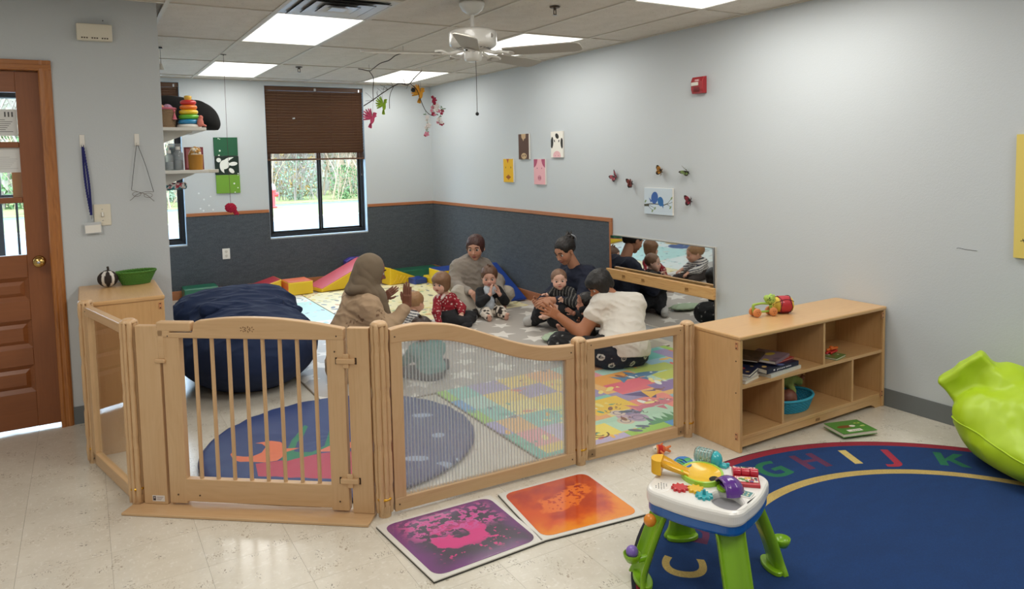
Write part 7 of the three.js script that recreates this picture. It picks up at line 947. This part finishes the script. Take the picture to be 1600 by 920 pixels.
{ // woman in the taupe sweater
  const p = figure('woman in a taupe sweater and beige trousers sitting behind two toddlers', {
    base: [-.62, .014, 2.25], skin: '#c4927a', lip: '#8f4a44', head: { at: [-.600, .592, 2.27], F: [-.62, -.16, .72], hh: .25 }, neckTo: [-.615, .42, 2.20], brow: '#3a231c',
    hair: { sdf: carve(union([S.ell([0, .16, -.08], [.365, .375, .445]), S.ell([0, -.05, -.34], [.2, .22, .14]), S.ell([.27, .02, .0], [.09, .22, .22]), S.ell([-.27, .02, .0], [.09, .22, .22])], .08), [S.ell([0, -.16, .46], [.27, .40, .40]), S.cap([0, .56, .3], [0, .585, -.1], .045, .03), S.ell([0, -.56, .1], [.4, .36, .5])], .035), color: '#40201a' },
    hands: [{ at: [-.868, .222, 2.715], dir: [.30, -.72, .55], palm: [.5, -.1, -.75], side: 1, len: .165, curl: .2, spread: .14 }, { at: [-.603, .148, 2.835], dir: [-.06, -.95, .2], palm: [-.75, 0, -.4], side: -1, len: .16, curl: .15, spread: .12 }],
    body: [[[-.62, .34, 2.20], [-.62, .14, 2.17], .085, .10], [[-.76, .39, 2.21], [-.835, .255, 2.26], .036, .036], [[-.835, .255, 2.26], [-.865, .225, 2.70], .034, .026], [[-.47, .38, 2.21], [-.425, .25, 2.38], .036, .036], [[-.425, .25, 2.38], [-.60, .15, 2.82], .034, .026]],
    wear: [{ name: 'sweater', color: '#8b8177', k: .10, wr: .007, fq: 13, parts: [[[-.63, .425, 2.2], [-.76, .375, 2.21], .055, .058], [[-.61, .425, 2.2], [-.475, .37, 2.21], .055, .058], [[-.62, .33, 2.20], [-.625, .24, 2.195], .122, .138], [[-.625, .24, 2.195], [-.62, .11, 2.17], .142, .155], [[-.74, .398, 2.205], [-.49, .39, 2.205], .058, .058], [[-.77, .392, 2.21], [-.84, .245, 2.255], .058, .054], [[-.84, .25, 2.255], [-.862, .228, 2.62], .052, .038], [[-.46, .365, 2.21], [-.42, .245, 2.38], .058, .057], [[-.42, .245, 2.38], [-.565, .175, 2.73], .052, .038], [[-.612, .445, 2.215], [-.62, .40, 2.205], .062, .08]] },
      { name: 'neckband', color: '#7b7168', k: .02, wr: 0, cell: .006, parts: [[[-.665, .452, 2.225], [-.625, .447, 2.265], .017, .017], [[-.625, .447, 2.265], [-.57, .448, 2.255], .017, .017], [[-.665, .452, 2.225], [-.66, .465, 2.18], .017, .017], [[-.57, .448, 2.255], [-.558, .46, 2.2], .017, .017]] },
      { name: 'trousers', color: '#aca396', k: .05, wr: .007, fq: 12, parts: [[[-.66, .11, 2.2], [-.58, .11, 2.2], .135, .135], [[-.70, .12, 2.22], [-.90, .20, 2.49], .095, .072], [[-.90, .20, 2.49], [-.845, .055, 2.70], .068, .05], [[-.54, .12, 2.22], [-.385, .135, 2.50], .095, .075], [[-.385, .135, 2.50], [-.60, .06, 2.52], .07, .055]] },
      { name: 'shoe', color: '#1c1d20', k: .02, wr: 0, cell: .006, rough: .5, parts: [[[-.86, .045, 2.70], [-.90, .04, 2.79], .036, .034], [[-.83, .06, 2.69], [-.86, .05, 2.74], .036, .036]] }, { name: 'shoe_sole', color: '#c9cac8', k: .01, wr: 0, cell: .0055, rough: .5, parts: [[[-.895, .055, 2.735], [-.915, .03, 2.82], .022, .024], [[-.875, .028, 2.70], [-.91, .026, 2.80], .016, .016]] }] });
}
{ // toddler with hands at the mouth
  figure('toddler in cow-print trousers and black cardigan with hands held at the mouth', {
    base: [-.75, .014, 2.80], baby: true, skin: '#d8a894', head: { at: [-.742, .385, 2.80], F: [-.50, -.16, .86], hh: .195 }, neckTo: [-.745, .265, 2.78], brow: '#6a4630', cell: .008,
    hair: { sdf: union([babyHair(.012), S.cap([0, .46, .05], [.03, .60, .1], .07, .03), S.cap([.02, .5, -.05], [-.08, .62, -.02], .06, .025)], .05), color: '#5d3f2c' },
    hands: [{ at: [-.795, .235, 2.905], dir: [.2, 1, -.1], palm: [.85, .1, .1], side: 1, len: .105, curl: .2 }, { at: [-.715, .235, 2.935], dir: [-.25, 1, -.12], palm: [-.85, .1, .1], side: -1, len: .105, curl: .2 }],
    feet: [[[-.855, .035, 2.99], [-.4, .75, .55], .085], [[-.70, .035, 3.03], [-.2, .75, .6], .085]],
    body: [[[-.745, .22, 2.78], [-.755, .12, 2.75], .05, .06], [[-.815, .24, 2.79], [-.87, .165, 2.86], .026, .025], [[-.87, .165, 2.86], [-.795, .24, 2.905], .024, .019], [[-.655, .245, 2.8], [-.64, .16, 2.89], .03, .025], [[-.64, .16, 2.89], [-.715, .24, 2.935], .024, .019], [[-.84, .06, 2.93], [-.855, .04, 2.99], .025, .022], [[-.71, .06, 2.96], [-.70, .04, 3.02], .025, .022]],
    wear: [{ name: 'cardigan', color: '#141518', cell: .0065, wr: .003, k: .028, parts: [[[-.745, .225, 2.775], [-.755, .115, 2.75], .072, .09], [[-.80, .245, 2.785], [-.685, .24, 2.79], .042, .042], [[-.835, .25, 2.79], [-.875, .165, 2.86], .046, .042], [[-.875, .165, 2.86], [-.825, .21, 2.895], .038, .034], [[-.655, .245, 2.8], [-.635, .16, 2.89], .046, .042], [[-.635, .16, 2.89], [-.685, .21, 2.92], .038, .034]] },
      { name: 'shirt', color: '#b9c2cb', cell: .006, wr: .003, k: .03, parts: [[[-.775, .265, 2.835], [-.79, .13, 2.845], .030, .038], [[-.765, .16, 2.83], [-.77, .12, 2.83], .05, .055], [[-.80, .285, 2.83], [-.80, .25, 2.85], .02, .02], [[-.72, .285, 2.86], [-.735, .25, 2.865], .02, .02]] },
      { name: 'cow_print_trousers', cell: .006, wr: .004, k: .03, parts: [[[-.76, .07, 2.76], [-.75, .07, 2.77], .095, .095], [[-.79, .065, 2.79], [-.84, .075, 2.9], .055, .048], [[-.84, .075, 2.9], [-.85, .05, 2.965], .045, .038], [[-.72, .065, 2.80], [-.70, .075, 2.92], .055, .048], [[-.70, .075, 2.92], [-.70, .05, 2.995], .045, .038]], paint: (x, y, z) => noise3(x * 34, y * 34, z * 34) > .16 ? rgbOf('#2a211e') : rgbOf('#d8cdbf') }] });
}
{ // woman in navy holding a baby
  const p = figure('woman in a navy top with dark hair in a bun holding a baby', {
    base: [-.30, .014, 3.56], skin: '#b98468', lip: '#8f4a40', head: { at: [-.415, .675, 3.555], F: [-.92, -.42, .16], hh: .228 }, neckTo: [-.305, .52, 3.55], brow: '#1c1412',
    hair: { sdf: carve(union([S.ell([0, .15, -.09], [.37, .38, .44]), S.ell([0, .02, -.36], [.2, .25, .14])], .08), [S.ell([0, -.20, .46], [.32, .42, .42]), S.ell([0, -.55, .1], [.45, .35, .5]), S.ell([.36, -.06, .05], [.1, .14, .13])], .03), color: '#17110f' },
    hands: [{ at: [-.655, .30, 3.70], dir: [-.85, -.2, -.15], palm: [.15, -.6, -.75], side: -1, len: .17, curl: .45, spread: .1 }, { at: [-.66, .24, 3.50], dir: [-.7, .1, .5], palm: [.2, .5, .7], side: 1, len: .165, curl: .4 }],
    body: [[[-.28, .41, 3.55], [-.22, .16, 3.57], .085, .10], [[-.26, .465, 3.68], [-.42, .255, 3.76], .042, .038], [[-.42, .255, 3.76], [-.655, .30, 3.70], .036, .027], [[-.28, .465, 3.42], [-.45, .25, 3.38], .042, .038], [[-.45, .25, 3.38], [-.66, .24, 3.50], .036, .027]],
    wear: [{ name: 'top', color: '#141b30', k: .07, wr: .008, fq: 13, parts: [[[-.28, .42, 3.555], [-.25, .30, 3.56], .118, .125], [[-.25, .30, 3.56], [-.22, .13, 3.57], .13, .142], [[-.265, .475, 3.67], [-.28, .475, 3.43], .062, .062], [[-.255, .47, 3.69], [-.42, .255, 3.765], .062, .055], [[-.42, .255, 3.765], [-.60, .29, 3.715], .052, .040], [[-.28, .475, 3.40], [-.45, .25, 3.375], .064, .055], [[-.45, .25, 3.375], [-.61, .245, 3.46], .052, .040]], hole: [[[-.40, .56, 3.60], [-.44, .47, 3.62], .05, .03]] },
      { name: 'trousers', color: '#15161c', k: .05, wr: .006, parts: [[[-.22, .115, 3.50], [-.22, .115, 3.64], .135, .135], [[-.26, .12, 3.66], [-.58, .13, 3.66], .095, .075], [[-.58, .13, 3.66], [-.46, .06, 3.80], .072, .055], [[-.26, .12, 3.46], [-.60, .15, 3.47], .095, .07], [[-.60, .15, 3.47], [-.62, .055, 3.36], .066, .05]] },
      { name: 'sock', color: '#b9b7b4', k: .02, wr: .001, cell: .007, parts: [[[-.66, .05, 3.34], [-.60, .042, 3.25], .042, .036], [[-.63, .075, 3.37], [-.665, .055, 3.33], .044, .04]] }, { name: 'sock', color: '#b9b7b4', k: .02, wr: .001, cell: .007, parts: [[[-.50, .05, 3.82], [-.42, .045, 3.90], .036, .034]] }] });
  const bun = (f, lo, hi) => nets(f, lo, hi, .028), hb = phys('hair_bun', { color: '#1b1310', roughness: .5 });
  mesh('hair_bun', placed(bun((x, y, z) => union([S.ell([0, .33, -.44], [.2, .19, .19]), S.cap([.02, .45, -.4], [.1, .62, -.42], .05, .015), S.cap([-.04, .45, -.45], [-.1, .6, -.54], .05, .015), S.cap([.1, .32, -.55], [.14, .2, -.68], .045, .012), S.cap([0, .42, -.52], [.02, .55, -.64], .04, .012), S.cap([.1, .4, -.36], [.22, .52, -.3], .03, .01)], .04)(x, y, z) + .02 * noise3(x * 14, y * 14, z * 14), [-.4, -.02, -.85], [.45, .8, -.1]), p.fr, p.H0, p.hh), hb, p.t);
  mesh('hair_clip', placed(tube([[.12, .46, -.46], [.2, .36, -.52], [.2, .24, -.56], [.14, .14, -.56]], .03, 16, 8), p.fr, p.H0, p.hh), plain('clip_grey', '#8f959c', .35), p.t);
}
{ // baby on her lap
  figure('baby in a black top with grey stripes held by the woman in navy', {
    base: [-.46, .16, 3.64], baby: true, skin: '#e0b4a0', head: { at: [-.55, .455, 3.66], F: [-.52, .02, .85], up: [-.08, 1, 0], hh: .172 }, neckTo: [-.51, .35, 3.65], brow: '#a07a5c', cell: .008,
    hair: { sdf: babyHair(-.005), color: '#7a5a44' },
    hands: [{ at: [-.585, .295, 3.75], dir: [-.6, .5, .3], palm: [-.2, -.3, .9], side: -1, len: .085, curl: .5 }, { at: [-.655, .33, 3.63], dir: [-.7, .3, .2], palm: [0, -.8, .3], side: 1, len: .08, curl: .5 }],
    feet: [[[-.735, .17, 3.70], [-.75, .1, .3], .085], [[-.70, .235, 3.72], [-.7, .0, .35], .08]],
    body: [[[-.505, .34, 3.65], [-.45, .22, 3.64], .055, .065], [[-.48, .34, 3.73], [-.50, .27, 3.78], .026, .022], [[-.50, .27, 3.78], [-.585, .295, 3.75], .021, .018], [[-.56, .34, 3.60], [-.655, .33, 3.63], .025, .018], [[-.58, .22, 3.72], [-.735, .17, 3.70], .034, .026], [[-.56, .25, 3.70], [-.70, .235, 3.72], .034, .026]],
    wear: [{ name: 'striped_top', cell: .005, wr: .003, k: .03, parts: [[[-.505, .335, 3.65], [-.45, .22, 3.64], .07, .085], [[-.48, .345, 3.715], [-.55, .345, 3.61], .042, .042], [[-.475, .34, 3.73], [-.495, .27, 3.785], .040, .036], [[-.495, .27, 3.785], [-.56, .29, 3.76], .034, .028], [[-.555, .34, 3.60], [-.63, .33, 3.625], .038, .03]], paint: (x, y, z) => ((x * 20 + z * 34 + 9) % 1 + 1) % 1 < .24 ? rgbOf('#6e6c68') : rgbOf('#16161a') }, { name: 'trousers', color: '#17171c', cell: .008, wr: .003, parts: [[[-.44, .2, 3.64], [-.47, .2, 3.66], .085, .085], [[-.47, .2, 3.67], [-.58, .22, 3.73], .06, .045], [[-.47, .22, 3.65], [-.58, .25, 3.70], .055, .045]] }] });
}
{ // woman in the white t-shirt, back to the camera
  const print = (x, y, z) => { const n = noise3(x * 30 + 3, y * 30, z * 30); let c = rgbOf('#17181b'); for (const [a, b, d] of [[-.91, .05, 4.80], [-.83, .10, 4.83], [-.75, .045, 4.83], [-.65, .09, 4.84], [-.58, .05, 4.82], [-.96, .11, 4.74], [-1.10, .17, 4.44], [-1.07, .1, 4.47], [-1.12, .09, 4.40], [-.69, .12, 4.85]]) { const r = Math.hypot(x - a, y - b, (z - d) * .6); if (r < .022 && r > .013) c = rgbOf('#c9c7c2'); if (r < .006) c = rgbOf('#c9c7c2'); } return n > .5 ? rgbOf('#8e8c88') : c; };
  const p = figure('woman in a white t-shirt and black printed trousers sitting with her back to the camera', {
    base: [-.76, .014, 4.66], skin: '#a46c4c', lip: '#7d453a', head: { at: [-.775, .555, 4.49], F: [-.80, -.52, -.12], hh: .212 }, neckTo: [-.675, .44, 4.565], brow: '#15100e',
    hair: { sdf: carve(union([S.ell([0, .14, -.08], [.375, .385, .455]), S.ell([0, -.12, -.30], [.3, .28, .22]), S.ell([.30, -.02, .02], [.10, .28, .22]), S.ell([-.30, -.08, .0], [.11, .33, .24]), S.ell([.0, .22, .17], [.3, .2, .24])], .08), [S.ell([0, -.28, .5], [.27, .42, .40])], .04), color: '#14100f' },
    hands: [{ at: [-1.075, .35, 4.40], dir: [-.82, .48, -.1], palm: [.1, -.1, -.95], side: -1, len: .178, curl: .16, spread: .2 }, { at: [-.68, .22, 4.30], dir: [-.7, .1, -.2], palm: [-.2, .3, .9], side: 1, len: .17, curl: .4 }],
    body: [[[-.66, .36, 4.58], [-.74, .18, 4.68], .075, .09], [[-.79, .42, 4.53], [-.945, .215, 4.50], .056, .050], [[-.945, .215, 4.50], [-1.075, .35, 4.40], .048, .030], [[-.54, .41, 4.63], [-.5, .22, 4.5], .048, .042], [[-.5, .22, 4.5], [-.68, .22, 4.30], .04, .028]],
    wear: [{ name: 't_shirt', color: '#d9d4cb', k: .07, wr: .007, fq: 12, cell: .009, parts: [[[-.655, .385, 4.58], [-.66, .28, 4.62], .105, .125], [[-.66, .28, 4.62], [-.755, .13, 4.69], .125, .176], [[-.655, .28, 4.62], [-.70, .13, 4.70], .12, .17], [[-.775, .435, 4.545], [-.56, .415, 4.62], .058, .058], [[-.79, .425, 4.53], [-.845, .355, 4.52], .068, .074], [[-.54, .41, 4.63], [-.52, .31, 4.58], .066, .064]], cut: [[[-.1, -1, .1], [-.76, .088, 4.7]]] },
      { name: 'printed_trousers', k: .06, wr: .006, cell: .007, parts: [[[-.84, .115, 4.70], [-.67, .115, 4.72], .128, .132], [[-.86, .12, 4.66], [-1.06, .14, 4.40], .10, .08], [[-1.06, .14, 4.40], [-.80, .06, 4.28], .075, .058], [[-.68, .12, 4.66], [-.46, .13, 4.36], .10, .08], [[-.46, .13, 4.36], [-.72, .06, 4.2], .072, .055]], paint: print }] });
}
figure('dark-haired baby in black sitting in the lap of the woman in the white t-shirt', {
  base: [-.74, .12, 4.24], baby: true, skin: '#b5806a', head: { at: [-.705, .365, 4.23], F: [-.8, .05, -.35], hh: .165 }, neckTo: [-.72, .27, 4.24], brow: '#1c1412', cell: .008,
  hair: { sdf: union([babyHair(.02), S.ell([0, -.1, -.24], [.33, .3, .24])], .06), color: '#17110f' },
  hands: [{ at: [-.775, .37, 4.27], dir: [-.25, .9, .1], palm: [-.5, 0, -.8], side: -1, len: .085, curl: .25 }, { at: [-.81, .30, 4.22], dir: [-.7, .5, 0], palm: [0, -.2, -.9], side: 1, len: .085, curl: .3 }], feet: [[[-.93, .19, 4.23], [-.5, .7, -.1], .085]],
  body: [[[-.72, .26, 4.24], [-.735, .16, 4.25], .055, .065], [[-.74, .26, 4.30], [-.765, .31, 4.29], .026, .021], [[-.765, .31, 4.29], [-.775, .37, 4.27], .021, .018], [[-.73, .26, 4.18], [-.81, .30, 4.22], .024, .018], [[-.86, .165, 4.24], [-.93, .19, 4.23], .027, .023]],
  wear: [{ name: 'top', color: '#121216', cell: .007, wr: .003, k: .03, parts: [[[-.72, .255, 4.24], [-.735, .15, 4.25], .072, .09], [[-.735, .265, 4.29], [-.725, .265, 4.19], .042, .042], [[-.74, .265, 4.295], [-.77, .335, 4.285], .038, .03], [[-.73, .26, 4.18], [-.785, .285, 4.21], .038, .03]] }, { name: 'trousers', color: '#15151a', cell: .008, wr: .003, parts: [[[-.74, .14, 4.25], [-.75, .14, 4.24], .09, .085], [[-.75, .14, 4.27], [-.885, .17, 4.24], .055, .040], [[-.75, .14, 4.22], [-.88, .13, 4.16], .055, .042]] }] });
{ // leaf-shaped cushion
  const o = thing('leaf_cushion', 'pale green leaf-shaped cushion lying on the star mat by the knee', 'cushion', [-.735, .013, 3.86], .5);
  const f = (x, y, z) => { const w = .095 * Math.sqrt(Math.max(0, 1 - (x / .15) ** 2)) + .001, q = Math.abs(z) / w; return S.ell([0, .028, 0], [.15, .026 * (1 - .3 * clamp(q)), .092])(x, y, z) + .0025 * Math.sin(x * 90 - Math.abs(z) * 80) + .004 * sstep(.008, .0, Math.abs(z)); };
  mesh('cover', nets(f, [-.18, -.01, -.12], [.18, .08, .12], .006), plain('leaf_fabric', '#a9bba0', .85), o); mesh('stalk', tube([[.14, .028, 0], [.165, .03, .004], [.18, .026, .012]], .006, 10, 7), plain('leaf_stalk', '#8ba183', .85), o);
}
renderer.render(scene, camera);
